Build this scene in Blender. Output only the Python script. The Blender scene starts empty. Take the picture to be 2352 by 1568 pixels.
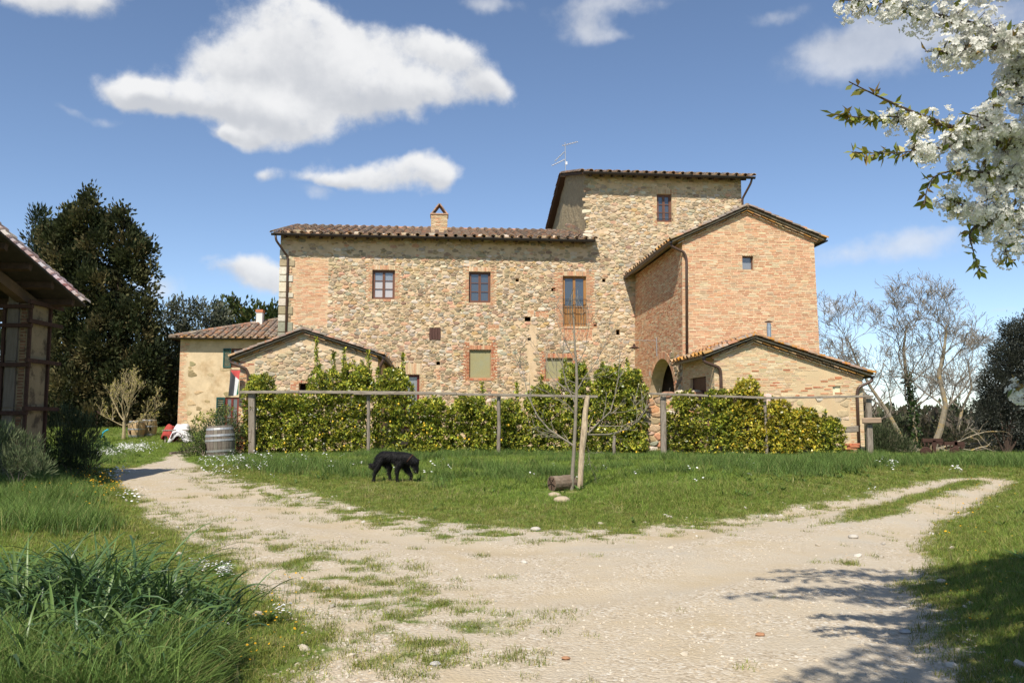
import bpy, math, random
import numpy as np
from mathutils import Vector, Matrix
random.seed(7); RNG = np.random.default_rng(7)
SC = bpy.context.scene; COL = SC.collection
R = math.radians
# ------------------------------------------------------------------ camera, sky, sun, exposure
F = 1898.0; CX, CY = 1176.0, 784.0
PITCH = math.atan(181.0/F); EYE = 1.6
cam_data = bpy.data.cameras.new('camera'); cam = bpy.data.objects.new('camera', cam_data); COL.objects.link(cam)
cam_data.sensor_width = 22.3; cam_data.lens = 22.3*F/2352.0
cam_data.clip_start = 0.1; cam_data.clip_end = 9000
cam.location = (0, 0, EYE); cam.rotation_euler = (R(90)+PITCH, 0, 0)
SC.camera = cam
SUN_EL = R(50); SUN_AZ = R(15)
SUN_DIR = Vector((math.sin(SUN_AZ)*math.cos(SUN_EL), math.cos(SUN_AZ)*math.cos(SUN_EL), -math.sin(SUN_EL)))
sd = bpy.data.lights.new('sun', 'SUN'); sun = bpy.data.objects.new('sun', sd); COL.objects.link(sun)
sd.energy = 5.0; sd.angle = R(0.5); sd.color = (1.0, 0.94, 0.84)
sun.rotation_euler = SUN_DIR.to_track_quat('-Z', 'Y').to_euler(); sun.location = (-10, -20, 40)
SC.view_settings.view_transform = 'Standard'; SC.view_settings.look = 'None'
SC.view_settings.exposure = 0.36; SC.view_settings.gamma = 1.0; SC.view_settings.use_curve_mapping = False
SKY_STRENGTH = 0.125
CLOUD_GAIN = 5.8

def ray(u, v):
    x = (u-CX)/F; z = -(v-CY)/F
    c, s = math.cos(PITCH), math.sin(PITCH)
    return Vector((x, c - z*s, s + z*c))
def at(u, v, Y):
    r = ray(u, v); t = Y/r.y
    return Vector((r.x*t, Y, EYE + r.z*t))
def px(n, Y): return n*Y/F          # n photo-view pixels at depth Y, in metres

world = bpy.data.worlds.new('World'); SC.world = world; world.use_nodes = True
def build_world():
    nt = world.node_tree; nt.nodes.clear(); N = nt.nodes; L = nt.links
    out = N.new('ShaderNodeOutputWorld'); bg = N.new('ShaderNodeBackground')
    bg.inputs['Strength'].default_value = SKY_STRENGTH
    sky = N.new('ShaderNodeTexSky'); sky.sky_type = 'NISHITA'; sky.sun_disc = False
    sky.sun_elevation = SUN_EL; sky.sun_rotation = R(195); sky.air_density = 0.75; sky.dust_density = 0.15; sky.ozone_density = 1.3; sky.altitude = 200
    tc = N.new('ShaderNodeTexCoord')
    def math_(op, a, b=None, c=None):
        n = N.new('ShaderNodeMath'); n.operation = op
        for i, q in enumerate((a, b, c)):
            if q is None: continue
            if isinstance(q, (int, float)): n.inputs[i].default_value = q
            else: L.new(q, n.inputs[i])
        return n.outputs[0]
    def vmath(op, a, b=None):
        n = N.new('ShaderNodeVectorMath'); n.operation = op
        for i, q in enumerate((a, b)):
            if q is None: continue
            if isinstance(q, (tuple, list)): n.inputs[i].default_value = q
            else: L.new(q, n.inputs[i])
        return n.outputs['Value'] if op in ('LENGTH', 'DOT_PRODUCT') else n.outputs[0]
    def noise(vec, scale, detail, rough=0.55, color=False):
        n = N.new('ShaderNodeTexNoise'); L.new(vec, n.inputs['Vector'])
        n.inputs['Scale'].default_value = scale; n.inputs['Detail'].default_value = detail; n.inputs['Roughness'].default_value = rough
        return n.outputs['Color'] if color else n.outputs['Fac']
    def sstep(x, a, b):
        n = N.new('ShaderNodeMapRange'); n.interpolation_type = 'SMOOTHSTEP'; L.new(x, n.inputs[0])
        n.inputs[1].default_value = a; n.inputs[2].default_value = b
        return n.outputs[0]
    D = tc.outputs['Generated']
    warp = vmath('SUBTRACT', noise(D, 9.0, 4, 0.6, True), (0.5, 0.5, 0.5))
    sc_ = N.new('ShaderNodeVectorMath'); sc_.operation = 'SCALE'; L.new(warp, sc_.inputs[0]); sc_.inputs['Scale'].default_value = 0.055
    Dw = vmath('ADD', D, sc_.outputs[0])
    # each cloud is a few soft puffs at fixed directions of the sky
    puffs = [(650,105,130,78,1),(520,150,110,50,.9),(440,225,150,36,1),(790,130,130,62,1),(800,215,170,48,1),(960,215,150,36,1),(985,115,62,44,1),(1060,140,60,40,.9),(1125,195,48,32,1),(290,205,44,34,1),(350,215,60,34,.9),
             (580,255,150,40,1),(650,290,90,34,1),(570,325,62,22,1),(520,312,30,14,.8),(700,45,80,44,1),(215,272,46,12,.42),(135,245,30,10,.36),
             (740,410,80,22,.85),(860,402,120,40,1),(965,375,66,32,1),(1010,400,36,26,.8),(720,440,40,22,.6),(606,404,26,22,.85),
             (560,620,85,30,.85),(610,655,60,38,.95),(500,600,40,10,.5),(355,640,46,26,.75),
             (215,0,80,26,.85),(60,-10,100,28,.9),(300,4,30,10,.4),(1130,6,60,20,.75),(1400,14,130,32,.75),(1340,75,60,36,.7),(1420,100,70,18,.55),
             (1950,112,110,46,.72),(2070,95,120,46,.7),(1790,32,60,20,.6),(2240,60,120,50,.7),(2000,580,140,28,.66),(2110,545,90,22,.56),(1918,720,36,16,.65),(2300,706,36,9,.5),
             (2150,820,90,30,.5),(2090,905,120,26,.75),(2250,880,110,26,.6),(1800,950,200,20,.5),
             (-620,120,220,80,.9),(-620,420,160,50,.8),(2800,200,220,70,.9),(2850,520,180,40,.7),(1000,-330,260,90,.9),(1900,-420,200,70,.9),(150,-380,220,80,.9)]
    acc = None; tilt = None; thin = None
    zz = N.new('ShaderNodeSeparateXYZ'); L.new(Dw, zz.inputs[0])
    for (u, v, rx, ry, a) in puffs:
        d = ray(u, v).normalized()
        # local tangent axes at the puff's direction: east and up
        e = Vector((d.y, -d.x, 0)).normalized(); upv = e.cross(d)
        k = F*ray(u, v).length/ (1+0*1)  # pixels per radian near that direction
        pe = vmath('DOT_PRODUCT', Dw, tuple(e*(F/rx))); pu = vmath('DOT_PRODUCT', Dw, tuple(upv*(F/ry)))
        r2 = math_('ADD', math_('MULTIPLY', pe, pe), math_('MULTIPLY', pu, pu))
        g = math_('EXPONENT', math_('MULTIPLY', r2, -1.0))
        front = math_('GREATER_THAN', vmath('DOT_PRODUCT', D, tuple(d)), 0.3)
        g = math_('MULTIPLY', g, front)
        if a <= 0.75:                                              # thin veils
            thin = math_('MULTIPLY', g, a) if thin is None else math_('MULTIPLY_ADD', g, a, thin)
            continue
        acc = math_('MULTIPLY', g, a) if acc is None else math_('MULTIPLY_ADD', g, a, acc)
        gp = math_('MULTIPLY', g, pu); tilt = gp if tilt is None else math_('ADD', tilt, gp)
    acc = math_('MINIMUM', acc, 1.15)
    # the rest of the dome carries scattered fair-weather clouds of the same kind
    n_b = noise(D, 3.2, 5, 0.6)
    behind = sstep(vmath('DOT_PRODUCT', D, tuple(ray(1176, 784).normalized())), 0.62, 0.35)
    above = sstep(zz.outputs[2], 0.03, 0.2)
    back = math_('MULTIPLY', math_('MULTIPLY', sstep(n_b, 0.53, 0.75), behind), above)
    acc = math_('MAXIMUM', acc, back)
    n1 = noise(D, 11.0, 10, 0.60); n3 = noise(D, 45.0, 8, 0.62)
    dens = math_('MULTIPLY_ADD', math_('SUBTRACT', n1, 0.5), 1.4, acc)
    dens = math_('MULTIPLY_ADD', math_('SUBTRACT', n3, 0.5), 0.7, dens)
    alpha = sstep(dens, 0.32, 1.08)
    alpha = math_('MULTIPLY', alpha, sstep(acc, 0.03, 0.3))
    veil = math_('MULTIPLY', sstep(math_('MULTIPLY_ADD', math_('SUBTRACT', n1, 0.5), 1.3, math_('MULTIPLY_ADD', math_('SUBTRACT', n3, 0.5), 0.5, thin)), 0.12, 0.95), math_('MULTIPLY', sstep(thin, 0.03, 0.3), 0.62))
    alpha = math_('MAXIMUM', alpha, veil)
    up = vmath('ADD', D, (0.012, 0.0, -0.03))
    n2 = noise(up, 11.0, 5, 0.55)
    lit = sstep(math_('ADD', math_('MULTIPLY', math_('SUBTRACT', n1, n2), 1.3), math_('MULTIPLY', tilt, 0.6)), -0.55, 0.34)
    cm = N.new('ShaderNodeMix'); cm.data_type = 'RGBA'; L.new(lit, cm.inputs[0])
    cm.inputs[6].default_value = (0.66*CLOUD_GAIN, 0.68*CLOUD_GAIN, 0.72*CLOUD_GAIN, 1); cm.inputs[7].default_value = (1.0*CLOUD_GAIN, 1.0*CLOUD_GAIN, 1.0*CLOUD_GAIN, 1)
    mx = N.new('ShaderNodeMix'); mx.data_type = 'RGBA'
    L.new(math_('MULTIPLY', alpha, 0.95), mx.inputs[0]); L.new(sky.outputs[0], mx.inputs[6]); L.new(cm.outputs[2], mx.inputs[7])
    L.new(mx.outputs[2], bg.inputs['Color']); L.new(bg.outputs[0], out.inputs['Surface'])
build_world()

# ------------------------------------------------------------------ materials
MATS = {}
def mat(name, base=None, rough=0.85, n_scale=None, n_amt=0.25, b_scale=None, b_str=0.3, b_dist=0.02, trans=0.0, spec=0.3, metal=0.0, rnd=0.0, stretch=None, dark=None, d_scale=1.0, d_rng=(0.45, 0.7)):
    """Principled material: base colour (or the 'col' attribute), noise variation, optional second colour, bump, translucency."""
    if name in MATS: return MATS[name]
    m = bpy.data.materials.new(name); m.use_nodes = True; nt = m.node_tree; N = nt.nodes; L = nt.links
    p = N['Principled BSDF']; out = N['Material Output']
    p.inputs['Roughness'].default_value = rough; p.inputs['Metallic'].default_value = metal
    p.inputs['Specular IOR Level'].default_value = spec
    tc = N.new('ShaderNodeTexCoord'); vec = tc.outputs['Object']
    if stretch:
        mp = N.new('ShaderNodeMapping'); L.new(vec, mp.inputs['Vector']); mp.inputs['Scale'].default_value = stretch; vec = mp.outputs[0]
    if base is None:
        a = N.new('ShaderNodeAttribute'); a.attribute_name = 'col'; c = a.outputs['Color']
    else:
        r_ = N.new('ShaderNodeRGB'); r_.outputs[0].default_value = (*base, 1); c = r_.outputs[0]
    if dark:
        nn = N.new('ShaderNodeTexNoise'); L.new(vec, nn.inputs['Vector']); nn.inputs['Scale'].default_value = d_scale; nn.inputs['Detail'].default_value = 6; nn.inputs['Roughness'].default_value = 0.65
        mr = N.new('ShaderNodeMapRange'); L.new(nn.outputs['Fac'], mr.inputs[0]); mr.inputs[1].default_value = d_rng[0]; mr.inputs[2].default_value = d_rng[1]
        mx = N.new('ShaderNodeMix'); mx.data_type = 'RGBA'; L.new(mr.outputs[0], mx.inputs[0]); L.new(c, mx.inputs[6]); mx.inputs[7].default_value = (*dark, 1); c = mx.outputs[2]
    if n_scale:
        nn = N.new('ShaderNodeTexNoise'); L.new(vec, nn.inputs['Vector']); nn.inputs['Scale'].default_value = n_scale; nn.inputs['Detail'].default_value = 5; nn.inputs['Roughness'].default_value = 0.6
        mr = N.new('ShaderNodeMapRange'); L.new(nn.outputs['Fac'], mr.inputs[0]); mr.inputs[1].default_value = 0.25; mr.inputs[2].default_value = 0.75
        mr.inputs[3].default_value = 1-n_amt; mr.inputs[4].default_value = 1+n_amt
        hs = N.new('ShaderNodeHueSaturation'); L.new(c, hs.inputs['Color']); L.new(mr.outputs[0], hs.inputs['Value']); c = hs.outputs[0]
    if rnd:
        oi = N.new('ShaderNodeObjectInfo'); mr = N.new('ShaderNodeMapRange'); L.new(oi.outputs['Random'], mr.inputs[0]); mr.inputs[3].default_value = 1-rnd; mr.inputs[4].default_value = 1+rnd
        hs = N.new('ShaderNodeHueSaturation'); L.new(c, hs.inputs['Color']); L.new(mr.outputs[0], hs.inputs['Value']); c = hs.outputs[0]
    L.new(c, p.inputs['Base Color'])
    if b_scale:
        nn = N.new('ShaderNodeTexNoise'); L.new(vec, nn.inputs['Vector']); nn.inputs['Scale'].default_value = b_scale; nn.inputs['Detail'].default_value = 6; nn.inputs['Roughness'].default_value = 0.6
        b = N.new('ShaderNodeBump'); b.inputs['Strength'].default_value = b_str; b.inputs['Distance'].default_value = b_dist; L.new(nn.outputs['Fac'], b.inputs['Height']); L.new(b.outputs[0], p.inputs['Normal'])
    if trans:
        t = N.new('ShaderNodeBsdfTranslucent'); L.new(c, t.inputs['Color'])
        ms = N.new('ShaderNodeMixShader'); ms.inputs[0].default_value = trans; L.new(p.outputs[0], ms.inputs[1]); L.new(t.outputs[0], ms.inputs[2]); L.new(ms.outputs[0], out.inputs['Surface'])
    MATS[name] = m; return m

M_STONE = mat('field_stone', None, 0.9, 9, 0.22, 22, 0.5, 0.012, spec=0.15)
M_MORTAR = mat('lime_mortar', (0.59, 0.435, 0.275), 0.95, 3.0, 0.16, 30, 0.6, 0.02, spec=0.1, dark=(0.46, 0.32, 0.165), d_scale=2.3, d_rng=(0.5, 0.8))
M_BRICK = mat('old_brick', None, 0.9, 14, 0.16, 40, 0.4, 0.006, spec=0.15)
M_BRICKMORTAR = mat('brick_mortar', (0.60, 0.44, 0.275), 0.95, 4.0, 0.2, 40, 0.5, 0.01, spec=0.1)
M_PLASTER = mat('worn_plaster', (0.58, 0.45, 0.285), 0.95, 2.5, 0.16, 14, 0.5, 0.02, spec=0.1, dark=(0.42, 0.29, 0.16), d_scale=1.1, d_rng=(0.5, 0.7))
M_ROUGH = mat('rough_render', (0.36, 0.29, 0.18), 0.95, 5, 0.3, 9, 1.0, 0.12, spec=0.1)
M_TILE = mat('terracotta_tile', None, 0.9, 7, 0.3, 25, 0.5, 0.01, spec=0.15, dark=(0.20, 0.17, 0.14), d_scale=4.0, d_rng=(0.42, 0.62))
M_TILEO = mat('lichen_tile', None, 0.9, 7, 0.3, 25, 0.5, 0.01, spec=0.15, dark=(0.40, 0.17, 0.02), d_scale=5.0, d_rng=(0.5, 0.6))
M_GUTTER = mat('brown_gutter_metal', (0.022, 0.016, 0.013), 0.45, 6, 0.25, spec=0.5)
M_PIPE = mat('brown_downpipe', (0.075, 0.042, 0.028), 0.4, 6, 0.3, spec=0.5)
M_DARK = mat('dark_interior', (0.012, 0.010, 0.009), 0.95, spec=0.0)  # near-black colour standing for the shade inside openings
M_EAVEWOOD = mat('dark_eave_wood', (0.07, 0.042, 0.025), 0.85, 8, 0.3, spec=0.2)
M_FRAME = mat('brown_window_frame', (0.135, 0.058, 0.033), 0.5, 12, 0.2, spec=0.4)
M_REDFRAME = mat('red_door_frame', (0.16, 0.028, 0.018), 0.5, 12, 0.2, spec=0.4)
M_OAK = mat('honey_door_wood', (0.36, 0.17, 0.045), 0.55, 6, 0.35, spec=0.4, stretch=(6, 6, 0.6), dark=(0.17, 0.075, 0.03), d_scale=3.0)
M_TEAL = mat('teal_shutter_paint', (0.012, 0.075, 0.068), 0.5, 8, 0.2)
M_IRON = mat('dark_iron', (0.03, 0.026, 0.024), 0.6, 20, 0.3, spec=0.4)
M_RUST = mat('rusty_iron', (0.055, 0.026, 0.017), 0.85, 16, 0.4, 30, 0.4, 0.005)
M_STEEL = mat('dull_steel', (0.5, 0.5, 0.5), 0.35, 9, 0.15, metal=0.9)
M_WOOD = mat('weathered_wood', (0.25, 0.21, 0.165), 0.9, 7, 0.3, 12, 0.5, 0.012, spec=0.15, stretch=(5, 5, 0.7), dark=(0.12, 0.095, 0.07), d_scale=4.0)
M_RAIL = mat('weathered_rail', (0.27, 0.23, 0.18), 0.9, 7, 0.3, 12, 0.5, 0.012, spec=0.15, stretch=(0.7, 5, 5), dark=(0.12, 0.095, 0.07), d_scale=4.0)
M_BARK = mat('grey_bark', (0.20, 0.165, 0.125), 0.95, 10, 0.35, 26, 0.6, 0.015, spec=0.1)
M_PALEBARK = mat('pale_bark', (0.235, 0.20, 0.145), 0.95, 9, 0.3, 24, 0.6, 0.015, spec=0.1, dark=(0.32, 0.22, 0.07), d_scale=5, d_rng=(0.52, 0.66))
M_DARKBARK = mat('dark_bark', (0.055, 0.038, 0.028), 0.95, 10, 0.3, 26, 0.6, 0.015, spec=0.1)
M_PEELED = mat('peeled_stake_wood', (0.46, 0.36, 0.24), 0.9, 7, 0.3, 14, 0.7, 0.02, stretch=(4, 4, 0.9), dark=(0.2, 0.13, 0.08), d_scale=3.0)
M_LEAF = mat('leaf', None, 0.45, None, trans=0.25, spec=0.4)
M_LEAFSOFT = mat('soft_leaf', None, 0.75, None, trans=0.2, spec=0.2)
M_LEMONLEAF = mat('lemon_leaf', None, 0.36, None, trans=0.22, spec=0.5)
M_GRASS = mat('grass_blade', None, 0.6, None, trans=0.3, spec=0.25, rnd=0.35)
M_PETAL = mat('white_petal', None, 0.7, None, trans=0.5, spec=0.15)
M_FLOWER = mat('small_flower', None, 0.7, None, trans=0.2, spec=0.15)

def glass_mat(name, tint, rough=0.06):
    m = mat(name, tint, rough, spec=1.0); MATS[name].node_tree.nodes['Principled BSDF'].inputs['Coat Weight'].default_value = 0.6
    MATS[name].node_tree.nodes['Principled BSDF'].inputs['Coat Roughness'].default_value = 0.03
    return m
M_GLASS = glass_mat('window_glass', (0.05, 0.058, 0.068))
M_GLASSCURT = glass_mat('curtained_glass', (0.42, 0.385, 0.37), 0.25)

# ------------------------------------------------------------------ objects
def np_mesh(name, V, F_, C=None, smooth=False):
    V = np.asarray(V, dtype=np.float32); F_ = np.asarray(F_, dtype=np.int32)
    me = bpy.data.meshes.new(name); n, k = F_.shape
    me.vertices.add(len(V)); me.vertices.foreach_set('co', V.ravel())
    me.loops.add(n*k); me.loops.foreach_set('vertex_index', F_.ravel())
    me.polygons.add(n); me.polygons.foreach_set('loop_start', np.arange(0, n*k, k, dtype=np.int32))
    if smooth: me.polygons.foreach_set('use_smooth', np.ones(n, dtype=bool))
    me.update(calc_edges=True)
    if C is not None:
        C = np.asarray(C, dtype=np.float32)
        if C.shape[1] == 3: C = np.hstack([C, np.ones((len(C), 1), np.float32)])
        a = me.color_attributes.new('col', 'FLOAT_COLOR', 'POINT'); a.data.foreach_set('color', C.ravel())
    return me
class MB:
    def __init__(s): s.v = []; s.f = []; s.c = []
    def add(s, vs, fs, col=(0.5, 0.5, 0.5)):
        o = len(s.v); s.v.extend(vs); s.f.extend([[i+o for i in f] for f in fs]); s.c.extend([col]*len(vs))
    def merge(s, o):
        k = len(s.v); s.v.extend(o.v); s.f.extend([[i+k for i in f] for f in o.f]); s.c.extend(o.c)
    def hexa(s, P, col=(0.5, 0.5, 0.5)):
        """8 points: bottom ring 0-3, top ring 4-7"""
        s.add(P, [(0,3,2,1),(4,5,6,7),(0,1,5,4),(1,2,6,5),(2,3,7,6),(3,0,4,7)], col)
    def box(s, c, h, X=Vector((1,0,0)), Y=Vector((0,1,0)), Z=Vector((0,0,1)), col=(0.5,)*3):
        c = Vector(c); a = X*h[0]; b = Y*h[1]; d = Z*h[2]
        s.hexa([c-a-b-d, c+a-b-d, c+a+b-d, c-a+b-d, c-a-b+d, c+a-b+d, c+a+b+d, c-a+b+d], col)
    def bevelbox(s, c, h, bev, X=Vector((1,0,0)), Y=Vector((0,1,0)), Z=Vector((0,0,1)), col=(0.5,)*3):
        c = Vector(c); V = []
        for sz, k in ((-1, 1), (-1, 0), (1, 0), (1, 1)):
            z = sz*(h[2]-(0 if k else bev)); m = bev if k else 0
            hx, hy = h[0]-m, h[1]-m
            for (x, y) in ((-hx+bev*(1-k), -hy), (hx-bev*(1-k), -hy), (hx, -hy+bev*(1-k)), (hx, hy-bev*(1-k)), (hx-bev*(1-k), hy), (-hx+bev*(1-k), hy), (-hx, hy-bev*(1-k)), (-hx, -hy+bev*(1-k))):
                V.append(c+X*x+Y*y+Z*z)
        fs = [tuple(range(7, -1, -1)), tuple(range(24, 32))]
        for r_ in range(3):
            for i in range(8):
                j = (i+1) % 8; fs.append((r_*8+i, r_*8+j, r_*8+8+j, r_*8+8+i))
        s.add(V, fs, col)
    def tube(s, pts, rad, n=8, col=(0.5,)*3, cap=True):
        pts = [Vector(p) for p in pts]; m = len(pts)
        if not hasattr(rad, '__len__'): rad = [rad]*m
        V = []; prev = None
        for i in range(m):
            d = (pts[min(i+1, m-1)]-pts[max(i-1, 0)])
            d = d.normalized() if d.length > 1e-9 else Vector((0, 0, 1))
            if prev is None:
                a = d.cross(Vector((0, 0, 1)) if abs(d.z) < .9 else Vector((1, 0, 0))).normalized()
            else:
                a = (prev-d*prev.dot(d)); a = a.normalized() if a.length > 1e-6 else d.orthogonal().normalized()
            prev = a; b = d.cross(a)
            for j in range(n):
                t = 2*math.pi*j/n; V.append(pts[i]+(a*math.cos(t)+b*math.sin(t))*rad[i])
        fs = []
        for i in range(m-1):
            for j in range(n):
                k = (j+1) % n; fs.append((i*n+j, i*n+k, (i+1)*n+k, (i+1)*n+j))
        if cap: fs.append(tuple(range(n-1, -1, -1))); fs.append(tuple(range((m-1)*n, m*n)))
        s.add(V, fs, col)
    def lathe(s, c, prof, n=20, axis=Vector((0,0,1)), col=(0.5,)*3, caps=True):
        c = Vector(c); a = axis.orthogonal().normalized(); b = axis.cross(a); V = []
        for (r_, z) in prof:
            for j in range(n):
                t = 2*math.pi*j/n; V.append(c+axis*z+(a*math.cos(t)+b*math.sin(t))*r_)
        fs = []
        for i in range(len(prof)-1):
            for j in range(n):
                k = (j+1) % n; fs.append((i*n+j, i*n+k, (i+1)*n+k, (i+1)*n+j))
        if caps: fs.append(tuple(range(n-1, -1, -1))); fs.append(tuple(range((len(prof)-1)*n, len(prof)*n)))
        s.add(V, fs, col)
    def ico(s, c, r_, col=(0.5,)*3, X=Vector((1,0,0)), Y=Vector((0,1,0)), Z=Vector((0,0,1)), rings=4, n=7, jit=0.0):
        c = Vector(c); V = [c-Z*r_[2]]; fs = []
        for i in range(1, rings):
            t = math.pi*i/rings
            for j in range(n):
                p = 2*math.pi*j/n; q = 1+random.uniform(-jit, jit)
                V.append(c+X*(r_[0]*math.sin(t)*math.cos(p)*q)+Y*(r_[1]*math.sin(t)*math.sin(p)*q)-Z*(r_[2]*math.cos(t)*q))
        V.append(c+Z*r_[2]); e = len(V)-1
        for j in range(n):
            k = (j+1) % n; fs.append((0, 1+k, 1+j)); fs.append((e, e-n+j, e-n+k))
        for i in range(rings-2):
            for j in range(n):
                k = (j+1) % n; fs.append((1+i*n+j, 1+i*n+k, 1+(i+1)*n+k, 1+(i+1)*n+j))
        s.add(V, fs, col)
def world_origin(o):
    p = Vector((0, 0, 0))
    while o is not None: p += o.location; o = o.parent
    return p
def link(name, me, m, parent=None, origin=None, smooth=False):
    """links a mesh given in world coordinates as one object"""
    if m is not None: me.materials.append(m)
    o = bpy.data.objects.new(name, me); COL.objects.link(o)
    if parent is not None:
        off = world_origin(parent); o.parent = parent
    else:
        off = Vector(origin) if origin is not None else Vector((0, 0, 0)); o.location = off
    if off.length: me.transform(Matrix.Translation(-off))
    if smooth: me.polygons.foreach_set('use_smooth', [True]*len(me.polygons))
    return o
def put(name, mb, m, parent=None, origin=None, smooth=False):
    me = bpy.data.meshes.new(name)
    me.from_pydata([tuple(p) for p in mb.v], [], mb.f)
    a = me.color_attributes.new('col', 'FLOAT_COLOR', 'POINT')
    C = np.ones((len(mb.v), 4), np.float32); C[:, :3] = np.array(mb.c, np.float32).reshape(-1, 3); a.data.foreach_set('color', C.ravel())
    return link(name, me, m, parent, origin, smooth)
def tag(o, label=None, cat=None, group=None, kind=None):
    if label: o['label'] = label
    if cat: o['category'] = cat
    if group: o['group'] = group
    if kind: o['kind'] = kind
    return o
def thing(name, label, cat, loc, group=None):
    o = bpy.data.objects.new(name, None); o.empty_display_size = 0.2; COL.objects.link(o); o.location = Vector(loc)
    return tag(o, label, cat, group)
def pieces(name, stuff_name, mbs, m, parent, score=None, smooth=False, most=295):
    """alike pieces: those that show largest as objects of their own, the rest as one stuff part"""
    idx = list(range(len(mbs)))
    if score is not None: idx.sort(key=lambda i: -score[i])
    for i in idx[:most]: put(name, mbs[i], m, parent, smooth=smooth)
    rest = idx[most:]
    if rest:
        q = MB()
        for i in rest: q.merge(mbs[i])
        o = put(stuff_name, q, m, parent, smooth=smooth); o['kind'] = 'stuff'
def jit(c, a):
    k = 1+random.uniform(-a, a); return tuple(max(0.004, x*k*(1+random.uniform(-a*.3, a*.3))) for x in c)

# ------------------------------------------------------------------ noise and terrain
def vnoise(x, y, seed=0):
    x = np.asarray(x, float); y = np.asarray(y, float)
    xi = np.floor(x).astype(np.int64); yi = np.floor(y).astype(np.int64); xf = x-xi; yf = y-yi
    def h(a, b):
        n = (a*374761393 + b*668265263 + seed*1274126177) & 0x7fffffff
        n = ((n ^ (n >> 13))*1103515245) & 0x7fffffff
        n = ((n ^ (n >> 16))*214013) & 0x7fffffff
        return (n & 0xffff)/65535.0
    u = xf*xf*(3-2*xf); v = yf*yf*(3-2*yf)
    return (h(xi, yi)*(1-u)+h(xi+1, yi)*u)*(1-v) + (h(xi, yi+1)*(1-u)+h(xi+1, yi+1)*u)*v
def fbm(x, y, seed=0, oct=4):
    s = 0; a = 0.5; t = 0
    for i in range(oct):
        s = s+a*vnoise(np.asarray(x)*2**i, np.asarray(y)*2**i, seed+i*17); t += a; a *= 0.5
    return s/t
def ss(a, b, x): t = np.clip((np.asarray(x, float)-a)/(b-a), 0, 1); return t*t*(3-2*t)
def hbase(x, y):
    x = np.asarray(x, float); y = np.asarray(y, float)
    h = 0.3*ss(12, 27, y)
    h = h + 0.75*ss(42, 54, y)*(1-ss(-16, -6, x))
    drop = ss(9, 16, x)*np.clip(y-31, 0, None)
    h = h - 0.10*np.minimum(drop, 90)
    far = np.clip(y-70, 0, None)
    h = h - np.minimum(far*0.05, 14)
    return h
def G(u, v):
    r = ray(u, v)
    f = lambda t: EYE+r.z*t-float(hbase(r.x*t, r.y*t))
    a = b = 1.0
    while f(b) > 0 and b < 400: a = b; b *= 1.03
    for _ in range(60):
        m = 0.5*(a+b)
        if f(m) > 0: a = m
        else: b = m
    t = 0.5*(a+b); return Vector((r.x*t, r.y*t, EYE+r.z*t))
def GZ(x, y): return float(height(x, y))
def poly_sd(x, y, poly):
    """signed distance to a polygon, negative inside"""
    x = np.asarray(x, float); y = np.asarray(y, float); P = np.array([(p[0], p[1]) for p in poly])
    d = np.full(x.shape, 1e9); ins = np.zeros(x.shape, bool); n = len(P)
    for i in range(n):
        ax, ay = P[i]; bx, by = P[(i+1) % n]
        ex, ey = bx-ax, by-ay; L2 = ex*ex+ey*ey+1e-12
        t = np.clip(((x-ax)*ex+(y-ay)*ey)/L2, 0, 1)
        d = np.minimum(d, np.hypot(x-(ax+t*ex), y-(ay+t*ey)))
        c = ((ay > y) != (by > y)) & (x < (bx-ax)*(y-ay)/((by-ay) if abs(by-ay) > 1e-12 else 1e-12)+ax)
        ins ^= c
    return np.where(ins, -d, d)
GRAVEL = [G(*p) for p in [(395,1042),(372,1062),(262,1082),(250,1100),(330,1142),(352,1185),(450,1240),(560,1300),(680,1390),(770,1450),(800,1490),(730,1520),(680,1567),(660,1640),
    (2330,1640),(2240,1567),(2170,1470),(2120,1390),(2108,1310),(2112,1258),(2160,1205),(2225,1165),(2290,1130),(2330,1108),(2300,1099),(2255,1097),(2200,1098),(2130,1101),
    (2110,1110),(2040,1128),(1900,1152),(1700,1186),(1450,1214),(1250,1216),(1000,1198),(860,1172),(700,1130),(560,1102),(450,1076),(418,1058),(420,1040)]]
ISLAND = [G(*p) for p in [(1860,1210),(1930,1182),(2030,1152),(2110,1130),(2160,1117),(2205,1103),(2235,1100),(2262,1104),(2225,1118),(2150,1143),(2060,1175),(1990,1196)]]
PATCHY = [G(*p) for p in [(330,1150),(420,1180),(560,1205),(720,1250),(900,1290),(1130,1380),(1250,1400),(1200,1480),(1130,1567),(680,1567),(760,1460),(600,1330),(420,1230)]]
PATCHY2 = [G(*p) for p in [(430,1075),(560,1100),(760,1135),(1000,1190),(1300,1210),(1700,1180),(1980,1135),(1900,1170),(1700,1206),(1400,1240),(1100,1236),(880,1215),(700,1175),(560,1135)]]
RIGHTBANK = [G(*p) for p in [(2352,1100),(2290,1135),(2160,1208),(2115,1258),(2110,1310),(2125,1390),(2180,1470),(2300,1640)]]
RUTS = [[G(*p) for p in l] for l in ([(2290,1106),(2180,1160),(2040,1215),(1850,1275),(1600,1330),(1350,1370)],[(2170,1104),(2050,1138),(1900,1172),(1700,1208),(1450,1245),(1200,1262),(950,1245),(750,1200),(560,1140),(430,1072)])]
def rut(x, y):
    """compacted wheel lines of the drive, 0..1"""
    x = np.asarray(x, float); y = np.asarray(y, float); d = np.full(x.shape, 1e9)
    for l in RUTS:
        for a, b in zip(l[:-1], l[1:]):
            ex, ey = b.x-a.x, b.y-a.y; t = np.clip(((x-a.x)*ex+(y-a.y)*ey)/(ex*ex+ey*ey), 0, 1); d = np.minimum(d, np.hypot(x-a.x-t*ex, y-a.y-t*ey))
    return ss(.6, .1, d+.35*(fbm(x*1.2, y*1.2, 61)-.5))
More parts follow.
